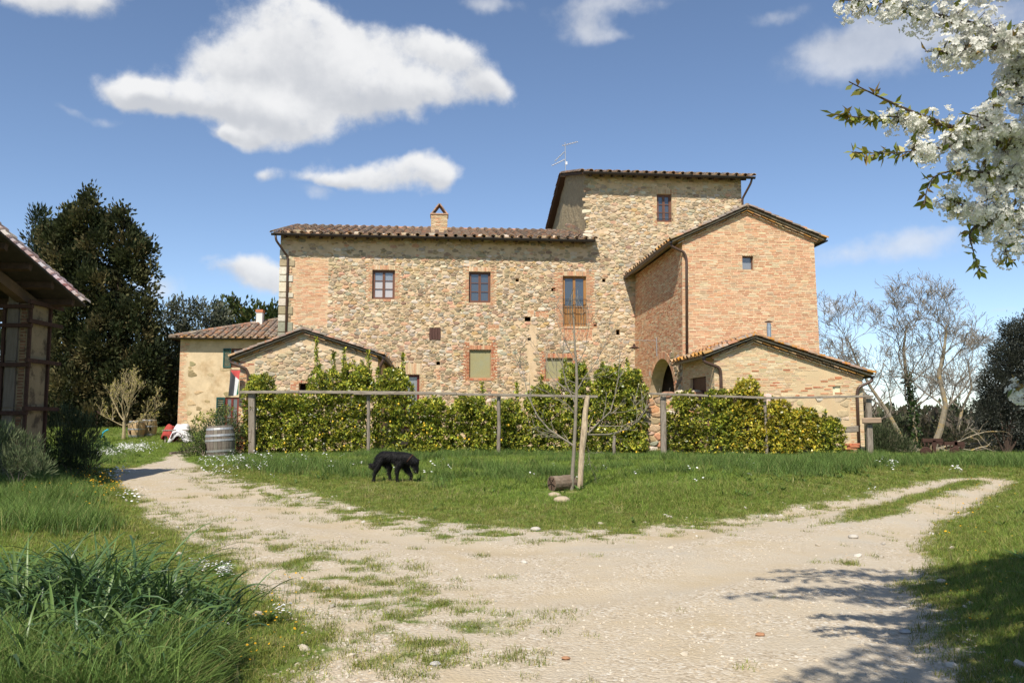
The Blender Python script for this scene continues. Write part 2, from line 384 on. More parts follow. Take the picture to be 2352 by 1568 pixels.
def cover(x, y):
    """how much grass covers the ground, 0 bare gravel .. 1 closed turf"""
    x = np.asarray(x, float); y = np.asarray(y, float)
    w = 0.22*(fbm(x*1.3, y*1.3, 3)-0.5)*2
    g = ss(-0.25, 0.35, poly_sd(x, y, GRAVEL)+w*1.2)
    isl = ss(0.25, -0.3, poly_sd(x, y, ISLAND)+w)
    n = fbm(x*2.6, y*2.6, 11)
    p1 = ss(0.6, -0.7, poly_sd(x, y, PATCHY)+w)*ss(0.45, 0.59, .4*n+.6*fbm(x*7, y*7, 13))*0.75
    p2 = ss(0.9, -0.3, poly_sd(x, y, PATCHY2)+w)*ss(0.44, 0.62, .5*fbm(x*3.1, y*3.1, 23)+.5*fbm(x*5, y*7, 24))*0.85
    p3 = ss(0.70, 0.78, fbm(x*2.1, y*2.1, 31))*0.4
    rt = 1-.5*rut(x, y)
    return np.maximum.reduce([g, isl*0.95, p1*rt, p2*rt, p3*rt])
def height(x, y):
    x = np.asarray(x, float); y = np.asarray(y, float)
    near = ss(60, 30, y)
    h = hbase(x, y) + near*0.05*(fbm(x*0.7, y*0.7, 5)-0.5) + near*0.018*(fbm(x*4, y*4, 9)-0.5)
    sdg = poly_sd(x, y, GRAVEL)
    right = ss(1.0, 3.0, x)*ss(30, 16, y)
    h = h + near*ss(0, 1.6, sdg)*(0.05+0.16*right) - near*right*0.05*np.exp(-((sdg+0.25)/0.3)**2)
    h = h - .025*near*rut(x, y)
    left = ss(-3.0, -5.5, x)*ss(24, 18, y)
    h = h + 0.10*left*ss(0.2, 2.2, sdg)
    return h
# ------------------------------------------------------------------ ground
def axis(fine0, fine1, step, lo, hi, grow=1.12):
    a = list(np.arange(fine0, fine1+1e-6, step)); d = step
    while a[-1] < hi: d *= grow; a.append(a[-1]+d)
    d = step
    while a[0] > lo: d *= grow; a.insert(0, a[0]-d)
    return np.array(a)
def build_ground():
    xs = axis(-13, 13, 0.11, -3500, 3500); ys = axis(3.0, 31, 0.11, -60, 6000)
    X, Y = np.meshgrid(xs, ys); Z = height(X, Y); Cv = cover(X, Y)
    V = np.stack([X.ravel(), Y.ravel(), Z.ravel()], 1); nx, ny = len(xs), len(ys)
    i = np.arange(nx*ny).reshape(ny, nx)
    Fq = np.stack([i[:-1, :-1].ravel(), i[:-1, 1:].ravel(), i[1:, 1:].ravel(), i[1:, :-1].ravel()], 1)
    C = np.zeros((len(V), 3)); C[:, 0] = Cv.ravel(); C[:, 1] = ss(40, 90, Y).ravel(); C[:, 2] = rut(X, Y).ravel()
    me = np_mesh('ground', V, Fq, C, smooth=True)
    m = bpy.data.materials.new('ground'); m.use_nodes = True; nt = m.node_tree; N = nt.nodes; L = nt.links
    p = N['Principled BSDF']; p.inputs['Roughness'].default_value = 0.95; p.inputs['Specular IOR Level'].default_value = 0.1
    a = N.new('ShaderNodeAttribute'); a.attribute_name = 'col'; sp = N.new('ShaderNodeSeparateColor'); L.new(a.outputs['Color'], sp.inputs[0])
    tc = N.new('ShaderNodeTexCoord'); vec = tc.outputs['Object']
    def noise(sc, det=5, r_=0.6):
        n = N.new('ShaderNodeTexNoise'); L.new(vec, n.inputs['Vector']); n.inputs['Scale'].default_value = sc; n.inputs['Detail'].default_value = det; n.inputs['Roughness'].default_value = r_; return n.outputs['Fac']
    def ramp(x, stops):
        n = N.new('ShaderNodeValToRGB'); L.new(x, n.inputs[0]); e = n.color_ramp.elements
        while len(e) < len(stops): e.new(0.5)
        for k, (q, c) in enumerate(stops): e[k].position = q; e[k].color = (*c, 1)
        return n.outputs[0]
    def mix(f, x, y, bt='MIX'):
        n = N.new('ShaderNodeMix'); n.data_type = 'RGBA'; n.blend_type = bt
        if isinstance(f, float): n.inputs[0].default_value = f
        else: L.new(f, n.inputs[0])
        L.new(x, n.inputs[6]); L.new(y, n.inputs[7]); return n.outputs[2]
    sand = ramp(noise(0.55, 6), [(0.33, (0.435, 0.345, 0.22)), (0.5, (0.455, 0.38, 0.275)), (0.66, (0.435, 0.385, 0.305))])
    vo = N.new('ShaderNodeTexVoronoi'); L.new(vec, vo.inputs['Vector']); vo.inputs['Scale'].default_value = 42
    hs = N.new('ShaderNodeSeparateColor'); L.new(vo.outputs['Color'], hs.inputs[0])
    peb = ramp(hs.outputs[0], [(0.0, (0.31, 0.25, 0.175)), (0.35, (0.45, 0.37, 0.265)), (0.8, (0.50, 0.43, 0.33)), (1.0, (0.60, 0.55, 0.46))])
    mr = N.new('ShaderNodeMapRange'); L.new(noise(1.6, 5), mr.inputs[0]); mr.inputs[1].default_value = 0.40; mr.inputs[2].default_value = 0.6
    rm = N.new('ShaderNodeMath'); rm.operation = 'MULTIPLY_ADD'; L.new(sp.outputs[2], rm.inputs[0]); rm.inputs[1].default_value = -0.6; rm.inputs[2].default_value = 1.0
    pm = N.new('ShaderNodeMath'); pm.operation = 'MULTIPLY'; L.new(mr.outputs[0], pm.inputs[0]); L.new(rm.outputs[0], pm.inputs[1])
    grav = mix(pm.outputs[0], sand, peb)
    soil = ramp(noise(2.2, 6), [(0.3, (0.085, 0.13, 0.028)), (0.5, (0.135, 0.175, 0.04)), (0.68, (0.24, 0.21, 0.09))])
    far = ramp(noise(0.02, 6), [(0.35, (0.05, 0.055, 0.025)), (0.55, (0.09, 0.085, 0.05)), (0.7, (0.12, 0.10, 0.07))])
    ad = N.new('ShaderNodeMath'); ad.operation = 'MULTIPLY_ADD'; L.new(noise(9, 5), ad.inputs[0]); ad.inputs[1].default_value = 0.8; 
    sb = N.new('ShaderNodeMath'); sb.operation = 'SUBTRACT'; L.new(sp.outputs[0], sb.inputs[0]); sb.inputs[1].default_value = 0.4; L.new(sb.outputs[0], ad.inputs[2])
    fr = N.new('ShaderNodeMapRange'); fr.interpolation_type = 'SMOOTHSTEP'; L.new(ad.outputs[0], fr.inputs[0]); fr.inputs[1].default_value = 0.34; fr.inputs[2].default_value = 0.85
    c = mix(fr.outputs[0], grav, soil); c = mix(sp.outputs[1], c, far)
    L.new(c, p.inputs['Base Color'])
    b = N.new('ShaderNodeBump'); b.inputs['Strength'].default_value = 0.55; b.inputs['Distance'].default_value = 0.02
    h2 = N.new('ShaderNodeMath'); h2.operation = 'SUBTRACT'; L.new(noise(30, 6, 0.7), h2.inputs[0]); L.new(vo.outputs['Distance'], h2.inputs[1])
    L.new(h2.outputs[0], b.inputs['Height']); L.new(b.outputs[0], p.inputs['Normal'])
    o = link('ground', me, m); o['kind'] = 'structure'
build_ground()

# ------------------------------------------------------------------ walls, stones, bricks
class Frame:
    def __init__(s, O, ang, taper=None, lean=None):
        s.O = Vector((O[0], O[1], 0)); a = R(ang); s.e = Vector((math.cos(a), math.sin(a), 0)); s.n = Vector((-math.sin(a), math.cos(a), 0)); s.taper = taper; s.lean = lean
    def W(s, q, z, d=0.0):
        if s.taper: sc, k, z0 = s.taper; q = sc+(q-sc)*(1-k*(z-z0))
        if s.lean: d = d-s.lean[0]*(z-s.lean[1])
        return s.O+s.e*q-s.n*d+Vector((0, 0, z))
    def pix(s, u, v, d=0.0):
        r = ray(u, v); C = Vector((0, 0, EYE)); P = s.O-s.n*d
        t = (P-C).dot(s.n)/r.dot(s.n); X = C+r*t
        q = (X-P).dot(s.e)
        if s.taper: sc, k, z0 = s.taper; q = sc+(q-sc)/(1-k*(X.z-z0))
        return q, X.z
    def rect(s, u0, v0, u1, v1):
        """pixel rectangle seen on the wall -> (s0, s1, z0, z1)"""
        um, vm = (u0+u1)/2, (v0+v1)/2
        a = s.pix(u0, vm)[0]; b = s.pix(u1, vm)[0]; return (a, b, s.pix(um, v1)[1], s.pix(um, v0)[1])
def march_u(P, d, u):
    """distance along d from P to where it is seen at column u"""
    a, b = 0.0, 20.0
    def col(t):
        X = P+d*t-Vector((0, 0, EYE)); c, s_ = math.cos(PITCH), math.sin(PITCH)
        y = X.y*c+X.z*s_; return CX+F*X.x/y
    sgn = 1 if col(1) > col(0) else -1
    for _ in range(60):
        m = (a+b)/2
        if (col(m)-u)*sgn < 0: a = m
        else: b = m
    return (a+b)/2
def wall_mesh(fr, s0, s1, z0, top, openings, mb, depth=0.3):
    """front sheet with real openings; top is a list of (s, z) left to right; openings (s0,s1,z0,z1,arch)"""
    zr = min(z for _, z in top)
    S = sorted(set([s0, s1]+[o[0] for o in openings]+[o[1] for o in openings]+[t[0] for t in top])); Zs = sorted(set([z0, zr]+[o[2] for o in openings]+[o[3] for o in openings]))
    for i in range(len(S)-1):
        for j in range(len(Zs)-1):
            cs, cz = (S[i]+S[i+1])/2, (Zs[j]+Zs[j+1])/2
            if any(o[0] < cs < o[1] and o[2] < cz < o[3] for o in openings): continue
            mb.add([fr.W(S[i], Zs[j]), fr.W(S[i+1], Zs[j]), fr.W(S[i+1], Zs[j+1]), fr.W(S[i], Zs[j+1])], [(0, 1, 2, 3)])
    pts = [fr.W(s0, zr), fr.W(s1, zr)]+[fr.W(q, z) for q, z in reversed(top) if z > zr+1e-6]
    if len(pts) > 2: mb.add(pts, [tuple(range(len(pts)))])
    for o in openings:
        a, b, c, d = o[:4]
        if len(o) > 4 and o[4]:
            n = 16; rr = (b-a)/2; hh = o[4]; P = [(a, c)]+[(a+rr-rr*math.cos(math.pi*k/n), d-hh+hh*math.sin(math.pi*k/n)) for k in range(n+1)]+[(b, c)]
            mid = n//2+1
            for k in range(1, mid): mb.add([fr.W(*P[k]), fr.W(*P[k+1]), fr.W(a, d)], [(0, 1, 2)])
            for k in range(mid, n+1): mb.add([fr.W(*P[k]), fr.W(*P[k+1]), fr.W(b, d)], [(0, 1, 2)])
        else: P = [(a, c), (a, d), (b, d), (b, c), (a, c)]
        for k in range(len(P)-1):
            mb.add([fr.W(*P[k]), fr.W(*P[k+1]), fr.W(*P[k+1], -depth), fr.W(*P[k], -depth)], [(0, 1, 2, 3)])
def clip_half(poly, nx, ny, c):
    out = []; m = len(poly)
    for i in range(m):
        a = poly[i]; b = poly[(i+1) % m]; da = a[0]*nx+a[1]*ny-c; db = b[0]*nx+b[1]*ny-c
        if da <= 0: out.append(a)
        if da*db < 0: t = da/(da-db); out.append((a[0]+(b[0]-a[0])*t, a[1]+(b[1]-a[1])*t))
    return out
STONES = [((0.47,0.345,0.205),6),((0.37,0.265,0.15),6),((0.31,0.245,0.15),4),((0.53,0.41,0.275),6),((0.25,0.185,0.115),3),((0.41,0.345,0.27),3),((0.31,0.28,0.21),2.2),((0.44,0.285,0.125),1.4),((0.28,0.17,0.11),1.4),((0.50,0.28,0.17),2.2),((0.57,0.48,0.37),3.6)]
def pick(pal):
    t = random.uniform(0, sum(w for _, w in pal))
    for c, w in pal:
        t -= w
        if t <= 0: return c
    return pal[-1][0]
def rubble(fr, s0, s1, z0, z1, excl, inside, rmin=0.022, rmax=0.09, asp=2.0, gap=0.011, pal=STONES, relief=0.032, skip=None, dens=1.0, tint=None):
    """irregular stones: cells of a power diagram in the wall's plane, rounded, each with its own depth; returns meshes and sizes"""
    area = (s1-s0)*(z1-z0); n_try = int(min(area/(rmin*rmin*asp)*1.3*dens, 120000))
    cell = rmax*2; grid = {}; P = []
    radii = sorted([rmin+(rmax-rmin)*random.random()**2.6 for _ in range(n_try)], reverse=True)
    for r_ in radii:
        x = random.uniform(s0/asp, s1/asp); y = random.uniform(z0, z1)
        if not inside(x*asp, y): continue
        if any(a-.04 < x*asp < b+.04 and c-.03 < y < d+.03 for a, b, c, d in excl): continue
        gx, gy = int(x//cell), int(y//cell); ok = True
        for i in (-1, 0, 1):
            for j in (-1, 0, 1):
                for k in grid.get((gx+i, gy+j), ()):
                    q = P[k]
                    if (q[0]-x)**2+(q[1]-y)**2 < ((q[2]+r_)*0.93)**2: ok = False; break
                if not ok: break
            if not ok: break
        if ok: grid.setdefault((gx, gy), []).append(len(P)); P.append((x, y, r_))
    out = []; size = []
    for i, (x, y, r_) in enumerate(P):
        if skip and skip(x*asp, y): continue
        big = r_*1.5+0.03
        poly = [(x-big, y-big), (x+big, y-big), (x+big, y+big), (x-big, y+big)]
        gx, gy = int(x//cell), int(y//cell)
        for a in (-1, 0, 1):
            for b in (-1, 0, 1):
                for k in grid.get((gx+a, gy+b), ()):
                    if k == i: continue
                    q = P[k]; dx, dy = q[0]-x, q[1]-y; d2 = dx*dx+dy*dy
                    if d2 > (2.6*(r_+q[2]))**2: continue
                    dd = math.sqrt(d2); off = (d2+r_*r_-q[2]*q[2])/(2*dd)-gap*0.5
                    poly = clip_half(poly, dx/dd, dy/dd, (x*dx+y*dy)/dd+off)
                    if len(poly) < 3: break
        if len(poly) < 3: continue
        pl = [(a*asp, b) for a, b in poly]; sx = x*asp
        for (a, b, c, d) in excl:
            if min(p[0] for p in pl) < b and max(p[0] for p in pl) > a and min(p[1] for p in pl) < d and max(p[1] for p in pl) > c:
                if sx < a: pl = clip_half(pl, 1, 0, a-.008)
                elif sx > b: pl = clip_half(pl, -1, 0, -b-.008)
                elif y < c: pl = clip_half(pl, 0, 1, c-.008)
                elif y > d: pl = clip_half(pl, 0, -1, -d-.008)
        pl = clip_half(clip_half(pl, 1, 0, s1-.004), -1, 0, -s0-.004)
        if len(pl) < 3: continue
        # round the corners
        q = []
        m = len(pl)
        cut = random.uniform(0.13, 0.30)
        for k in range(m):
            a, b = pl[k], pl[(k+1) % m]
            if math.hypot(a[0]-b[0], a[1]-b[1]) < 0.012: q.append(((a[0]+b[0])/2, (a[1]+b[1])/2)); continue
            q.append((a[0]+(b[0]-a[0])*cut, a[1]+(b[1]-a[1])*cut)); q.append((a[0]+(b[0]-a[0])*(1-cut), a[1]+(b[1]-a[1])*(1-cut)))
        if len(q) < 3: continue
        cx = sum(p[0] for p in q)/len(q); cy = sum(p[1] for p in q)/len(q)
        h = relief*random.uniform(0.35, 1.25); tl = random.uniform(-.012, .012)
        mb = MB(); k = len(q); V = []
        for sc, dd in ((1.0, -0.012), (0.94, h*0.62), (0.66, h)):
            V += [fr.W(cx+(p[0]-cx)*sc, cy+(p[1]-cy)*sc, dd+(tl if dd > 0 else 0)*(p[0]-cx)/max(.05, r_)) for p in q]
        fs = []
        for r2 in range(2):
            for a in range(k):
                b = (a+1) % k; fs.append((r2*k+a, r2*k+b, (r2+1)*k+b, (r2+1)*k+a))
        fs.append(tuple(range(2*k, 3*k)))
        cc = jit(pick(pal), 0.2)
        if tint:
            tw = tint(cx, cy); cc = tuple(p_*(1-tw)+q_*tw for p_, q_ in zip(cc, (.58, .49, .34)))
        mb.add(V, fs, cc); out.append(mb); size.append((max(p[0] for p in q)-min(p[0] for p in q))*(max(p[1] for p in q)-min(p[1] for p in q)))
    return out, size
BRICKS = [((0.54,0.28,0.16),5),((0.56,0.345,0.205),5),((0.47,0.23,0.13),3),((0.56,0.44,0.28),2.5),((0.44,0.30,0.19),1.5)]
BRICKS_RED = [((0.46,0.19,0.095),5),((0.50,0.27,0.15),3),((0.40,0.14,0.075),2),((0.54,0.40,0.26),1)]
BRICKS_PALE = [((0.56,0.43,0.26),5),((0.57,0.39,0.24),3),((0.54,0.30,0.17),1.3),((0.60,0.48,0.32),3)]
def brick(fr, a, b, c, d, dep, pal, wob=0.004):
    mb = MB(); w = lambda: random.uniform(-wob, wob)
    q = [(a+w(), c+w()), (b+w(), c+w()), (b+w(), d+w()), (a+w(), d+w())]; i = 0.007
    t = [(a+i+w(), c+i*.6), (b-i+w(), c+i*.6), (b-i+w(), d-i*.6), (a+i+w(), d-i*.6)]
    mb.add([fr.W(x, y, -0.01) for x, y in q]+[fr.W(x, y, dep+random.uniform(-.004, .004)) for x, y in t], [(4,5,6,7),(0,1,5,4),(1,2,6,5),(2,3,7,6),(3,0,4,7)], jit(pick(pal), 0.14))
    return mb
def brickwork(fr, s0, s1, z0, z1, excl=(), keep=None, pal=BRICKS, L=0.27, H=0.052, g=0.019, proud=0.007, miss=0.0):
    out = []; z = z0; row = 0
    while z < z1-0.02:
        h = min(H*random.uniform(0.85, 1.2), z1-z); s = s0-(L*0.5 if row % 2 else 0)-random.uniform(0, .06); dz = 0
        while s < s1-0.03:
            l = L*random.choice((1, 1, 1, 1.08, 0.92, 0.55)); a, b = max(s, s0), min(s+l, s1)
            s += l+g
            if b-a < 0.04: continue
            cs, cz = (a+b)/2, z+h/2
            if random.random() < miss: continue
            for (p, q, r_, t) in excl:
                if r_-0.01 < cz < t+0.01 and a < q and b > p:
                    if a < p-0.04: b = min(b, p-.004)
                    elif b > q+0.04: a = max(a, q+.004)
                    else: a = b
                    break
            if b-a < 0.04: continue
            if keep and not keep((a+b)/2, cz): continue
            out.append(brick(fr, a, b, z, z+h, proud*random.uniform(0.4, 1.25), pal))
        z += h+g; row += 1
    return out
def soldiers(fr, s0, s1, z0, z1, pal=BRICKS, w=0.06, proud=0.022):
    out = []; s = s0; n = max(1, round((s1-s0)/(w+.014))); p = (s1-s0)/n
    for i in range(n): out.append(brick(fr, s0+i*p+.006, s0+(i+1)*p-.006, z0+random.uniform(0, .02), z1-random.uniform(0, .03), proud*random.uniform(.6, 1.2), pal))
    return out
def jambs(fr, r, pal=BRICKS, w=0.3, lintel=0.24, sill=0.12, top=0.1):
    """toothed brick surround of an opening r=(s0,s1,z0,z1); returns bricks and the zones they take"""
    a, b, c, d = r; out = []; z = c-sill
    zones = [(a-w*.8, a, c-sill, d+lintel), (b, b+w*.8, c-sill, d+lintel), (a, b, d, d+lintel), (a, b, c-sill, c)]
    row = 0
    while z < d+lintel+top:
        h = 0.055
        for side in (0, 1):
            ww = w*(random.uniform(.85, 1.15) if row % 2 else random.uniform(.5, .75))
            x0, x1 = (a-ww, a-.002) if side == 0 else (b+.002, b+ww)
            m = (x0+x1)/2+random.uniform(-.05, .05)
            out.append(brick(fr, x0, m-.007, z, z+h, 0.02, pal)); out.append(brick(fr, m+.007, x1, z, z+h, 0.02, pal))
        z += h+.016; row += 1
    out += soldiers(fr, a, b, d+.004, d+lintel, pal)
    z = c-sill
    n = max(3, round((b-a)/.2))
    for i in range(n): out.append(brick(fr, a+(b-a)*i/n+.006, a+(b-a)*(i+1)/n-.006, c-sill, c-.006, 0.035, pal))
    return out, zones
def window(fr, parent, r, depth=0.2, rows=3, leaves=2, frame=None, glass=None, solid=0.0, name='window', curtain=False):
    """casement: frame and glazing bars as the part, each pane a sub-part"""
    frame = frame or M_FRAME; a, b, c, d = r; mb = MB(); X, Y, Z = fr.e, fr.n, Vector((0, 0, 1))
    def bar(x0, x1, z0, z1, dd, th=0.05): mb.box(fr.W((x0+x1)/2, (z0+z1)/2, -dd-th/2+.05), ((x1-x0)/2, th/2, (z1-z0)/2), X, Y, Z)
    f = 0.06
    bar(a, a+f, c, d, depth-.012, .08); bar(b-f, b, c, d, depth-.012, .08); bar(a+f, b-f, d-f, d, depth-.012, .08); bar(a+f, b-f, c, c+f, depth-.012, .08)
    panes = []; lw = (b-a-2*f)/leaves
    for k in range(leaves):
        l0, l1 = a+f+k*lw, a+f+(k+1)*lw; t = 0.062
        zb = c+f+solid
        bar(l0+.003, l0+t, c+f+.003, d-f-.003, depth, .05); bar(l1-t, l1-.003, c+f+.003, d-f-.003, depth, .05); bar(l0+t, l1-t, d-f-t*.8, d-f-.003, depth, .046); bar(l0+t, l1-t, zb+.003, zb+t, depth, .046)
        zz0, zz1 = zb+t, d-f-t*.8; hh = (zz1-zz0)/rows
        for i in range(rows):
            if i: bar(l0+t, l1-t, zz0+i*hh-.016, zz0+i*hh+.016, depth+.004, .04)
            panes.append((l0+t, l1-t, zz0+i*hh+(.016 if i else 0), zz0+(i+1)*hh-(.016 if i < rows-1 else 0), i, k))
    w = put(name, mb, frame, parent)
    for (p, q, z0, z1, i, k) in panes:
        g = MB(); g.box(fr.W((p+q)/2, (z0+z1)/2, -depth), ((q-p)/2-.001, .004, (z1-z0)/2-.001), X, Y, Z)
        put('pane', g, (glass(i, k) if callable(glass) else (glass or M_GLASS)), w)
    bk = MB(); bk.box(fr.W((a+b)/2, (c+d)/2, -depth-.32), ((b-a)/2+.05, .01, (d-c)/2+.05), X, Y, Z); put('room_shade', bk, M_DARK, w)  # dark sheet in place of the unlit room
    return w
# ------------------------------------------------------------------ tiled roofs
TILES = [((0.34,0.19,0.115),4),((0.29,0.20,0.145),4),((0.40,0.21,0.12),3),((0.24,0.19,0.15),3),((0.37,0.29,0.22),2),((0.20,0.15,0.12),2)]
TILES_EDGE = [((0.42,0.22,0.07),4),((0.38,0.24,0.12),3),((0.45,0.30,0.17),2)]
def tiles(roof, E0, a, La, w, Lw, pitch=0.46, expo=0.36, inside=None, pal=TILES, edge=True, mats=None):
    nrm = a.cross(w)
    if nrm.z < 0: nrm = -nrm
    cov = []; pan = []; sc = []; cols = int(La/pitch); p = La/cols; rows = int(Lw/expo)+1; ex = Lw/rows
    for j in range(cols+1):
        for i in range(rows):
            sx = j*p; u0 = i*ex-0.05; ln = ex+0.09
            if inside is None or inside(sx, u0+ex/2):
                lift = 0.045+random.uniform(-.008, .012); yaw = random.uniform(-.018, .018); r0, r1 = 0.125, 0.10; dx = random.uniform(-.015, .015); du = random.uniform(-.025, .025)
                mb = MB(); V = []; n = 6
                for (r_, uu, lf) in ((r0, 0, lift+.022), (r1, ln, lift), (r0-.02, 0, lift+.018)):
                    for k in range(n+1):
                        t = math.pi*k/n
                        V.append(E0+a*(sx+dx-math.cos(t)*r_+(uu*yaw))+w*(u0+uu+du)+nrm*(lf+math.sin(t)*r_*0.85))
                fs = [(k, k+1, n+2+k, n+1+k) for k in range(n)]+[(k+1, k, 2*(n+1)+k, 2*(n+1)+k+1) for k in range(n)]
                pl = TILES_EDGE if (edge and i == 0) else pal
                mb.add(V, fs, jit(pick(pl), 0.2)); cov.append(mb); sc.append(100-i+random.random())
            if j < cols and (inside is None or inside(sx+p/2, u0+ex/2)):
                mb = MB(); V = []
                for (uu, lf) in ((0, .045), (ln, .018)):
                    for x_, y_ in ((.02, .03), (.06, 0), (p-.06, 0), (p-.02, .03)): V.append(E0+a*(sx+x_)+w*(u0+uu-.01)+nrm*(lf+y_))
                for x_, y_ in ((.06, 0), (p-.06, 0)): V.append(E0+a*(sx+x_)+w*(u0-.01)+nrm*(.02+y_))
                mb.add(V, [(0,1,5,4),(1,2,6,5),(2,3,7,6),(2,1,8,9)], jit(pick(TILES_EDGE if (edge and i == 0) else pal), 0.2)); pan.append(mb)
    return cov, pan, sc
def roof_slab(mb, E0, a, La, w, Lw, th=0.10, col=(0.5,)*3):
    nrm = a.cross(w)
    if nrm.z < 0: nrm = -nrm
    P = [E0, E0+a*La, E0+a*La+w*Lw, E0+w*Lw]
    mb.hexa([p-nrm*th for p in P]+P, col)
def gutter(parent, A, B, r_=0.075, down=0.04, m=None):
    A, B = Vector(A), Vector(B); d = (B-A).normalized(); side = d.cross(Vector((0, 0, 1))).normalized(); mb = MB(); n = 8; V = []
    for P in (A, B):
        for k in range(n+1):
            t = math.pi*k/n; V.append(P+side*(math.cos(t)*r_)-Vector((0, 0, math.sin(t)*r_)))
        for k in range(n+1):
            t = math.pi*k/n; V.append(P+side*(math.cos(t)*(r_-.012))-Vector((0, 0, math.sin(t)*(r_-.012))))
    m2 = n+1; fs = [(k, k+1, 2*m2+k+1, 2*m2+k) for k in range(n)]+[(m2+k+1, m2+k, 3*m2+k, 3*m2+k+1) for k in range(n)]
    fs += [(0, 2*m2, 3*m2, m2), (n, m2+n, 3*m2+n, 2*m2+n), tuple(range(n+1)), tuple(range(3*m2-1, 2*m2-1, -1))]
    mb.add(V, fs); return put('gutter', mb, m or M_GUTTER, parent, smooth=False)
def downpipe(parent, pts, r_=0.05, n=10, brackets=True):
    P = [Vector(p) for p in pts]; Q = [P[0]]
    for i in range(1, len(P)-1):
        a, b, c = P[i-1], P[i], P[i+1]; k = min(.12, (a-b).length*.45, (c-b).length*.45)
        p0 = b+(a-b).normalized()*k; p1 = b+(c-b).normalized()*k
        for t in (0, .25, .5, .75, 1): Q.append(p0*(1-t)**2+b*(2*t*(1-t))+p1*t*t)
    Q.append(P[-1]); mb = MB(); mb.tube(Q, r_, n); o = put('downpipe', mb, M_PIPE, parent, smooth=True)
    if brackets:
        k = MB(); a, b = P[-2], P[-1]; L_ = (b-a).length; m = max(1, int(L_/1.6))
        for i in range(m): c = a+(b-a)*((i+.5)/m); k.lathe(c-Vector((0, 0, .02)), [(r_+.008, 0), (r_+.008, .04)], 10)
        put('pipe_bracket', k, M_GUTTER, o)
    return o
# ------------------------------------------------------------------ the farmhouse: long stone wing and tower
UP = Vector((0, 0, 1))
p0 = at(642, 650, 40.0)
FA = Frame((p0.x, p0.y), 5.0)
OVH = 0.6; SL = math.tan(R(16)); CSL, SSL = math.cos(R(16)), math.sin(R(16))
S_TL = FA.pix(1350, 450)[0]; S_TR = FA.pix(1703, 450)[0]; S_J = FA.pix(1456, 720)[0]
ZG = FA.pix(1000, 545, OVH)[1]; ZGT = FA.pix(1540, 402, OVH)[1]           # gutter heights of wing and tower
Z_E = ZG+OVH*SL-.05; Z_T = ZGT+OVH*SL-.05
GRD = 0.2; DEPTH = 13.6; HALF = DEPTH/2
house = thing('farmhouse', 'long two-storey rubble stone farmhouse with square tower and terracotta roofs', 'farmhouse', FA.W(S_TL*.5, GRD, -3))
W1 = FA.rect(855, 620, 907, 687); W2 = FA.rect(1077, 624, 1127, 695); WD = FA.rect(1293, 634, 1347, 749); WT = FA.rect(1509, 446, 1543, 510)
WP1 = FA.rect(1078, 803, 1128, 868); WP2 = FA.rect(1253, 822, 1316, 870); WS = FA.rect(986, 753, 1012, 780); WB = FA.rect(898, 860, 963, 985)
HOLES = [FA.rect(u, v, u+w, v+h) for u, v, w, h in ((1266,661,10,8),(1415,757,9,12),(1362,741,9,11),(1205,727,14,11),(1002,830,9,8),(1212,775,8,7),(1184,640,8,7),(1383,640,8,8))]
main_open = [W1, W2, WD, WP1, WP2, WS, WB]+HOLES
mb = MB()
wall_mesh(FA, 0, S_TR, GRD-.6, [(0, Z_E), (S_TR, Z_E)], main_open, mb)
wall_mesh(FA, S_TL, S_TR, Z_E, [(S_TL, Z_T), (S_TR, Z_T)], [WT], mb)
def gable_poly(s, ze, zlow): return [FA.W(s, zlow), FA.W(s, ze), FA.W(s, ze+HALF*SL, -HALF), FA.W(s, ze, -DEPTH), FA.W(s, zlow, -DEPTH)]
mb.add(gable_poly(0, Z_E, GRD-.6), [(0,1,2,3,4)]); mb.add(gable_poly(S_TR, Z_T, GRD-.6), [(4,3,2,1,0)])
mb.add([FA.W(0, GRD-.6, -DEPTH), FA.W(0, Z_E, -DEPTH), FA.W(S_TR, Z_E, -DEPTH), FA.W(S_TR, GRD-.6, -DEPTH)], [(0,1,2,3)])
mb.add([FA.W(S_TL, Z_E, -DEPTH), FA.W(S_TL, Z_T, -DEPTH), FA.W(S_TR, Z_T, -DEPTH), FA.W(S_TR, Z_E, -DEPTH)], [(0,1,2,3)])
wall = put('wall', mb, M_MORTAR, house)
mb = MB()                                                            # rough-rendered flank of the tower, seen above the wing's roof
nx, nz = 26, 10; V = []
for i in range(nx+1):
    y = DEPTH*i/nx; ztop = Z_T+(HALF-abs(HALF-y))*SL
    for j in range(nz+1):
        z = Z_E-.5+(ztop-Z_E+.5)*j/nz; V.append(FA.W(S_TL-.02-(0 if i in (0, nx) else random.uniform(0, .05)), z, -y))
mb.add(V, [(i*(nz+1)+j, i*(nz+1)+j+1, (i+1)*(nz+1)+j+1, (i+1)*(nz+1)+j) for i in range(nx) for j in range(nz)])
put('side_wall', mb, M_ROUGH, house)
hb = MB()
for h in HOLES: hb.box(FA.W((h[0]+h[1])/2, (h[2]+h[3])/2, -.31), ((h[1]-h[0])/2+.02, .01, (h[3]-h[2])/2+.02), FA.e, FA.n)
put('putlog_shade', hb, M_DARK, wall)['kind'] = 'stuff'  # dark backs paint the shade inside the putlog holes
bricks = []; zones = [tuple(h) for h in HOLES]
for r_, pal, w_ in ((W1, BRICKS+BRICKS_PALE, .36), (W2, BRICKS+BRICKS_PALE, .34), (WD, BRICKS, .5), (WT, BRICKS_PALE, .28), (WP1, BRICKS_RED, .36), (WP2, BRICKS_RED, .32), (WB, BRICKS_PALE, .35)):
    q, zn = jambs(FA, r_, pal, w_); bricks += q; zones += zn; zones.append(r_)
zones.append(WS)
BP = FA.rect(670, 592, 757, 746)
ragged = lambda s, z: BP[0]-.1+.25*vnoise(z*3, 0, 4) < s < BP[1]-.25+.4*vnoise(z*2.4, 5, 8)
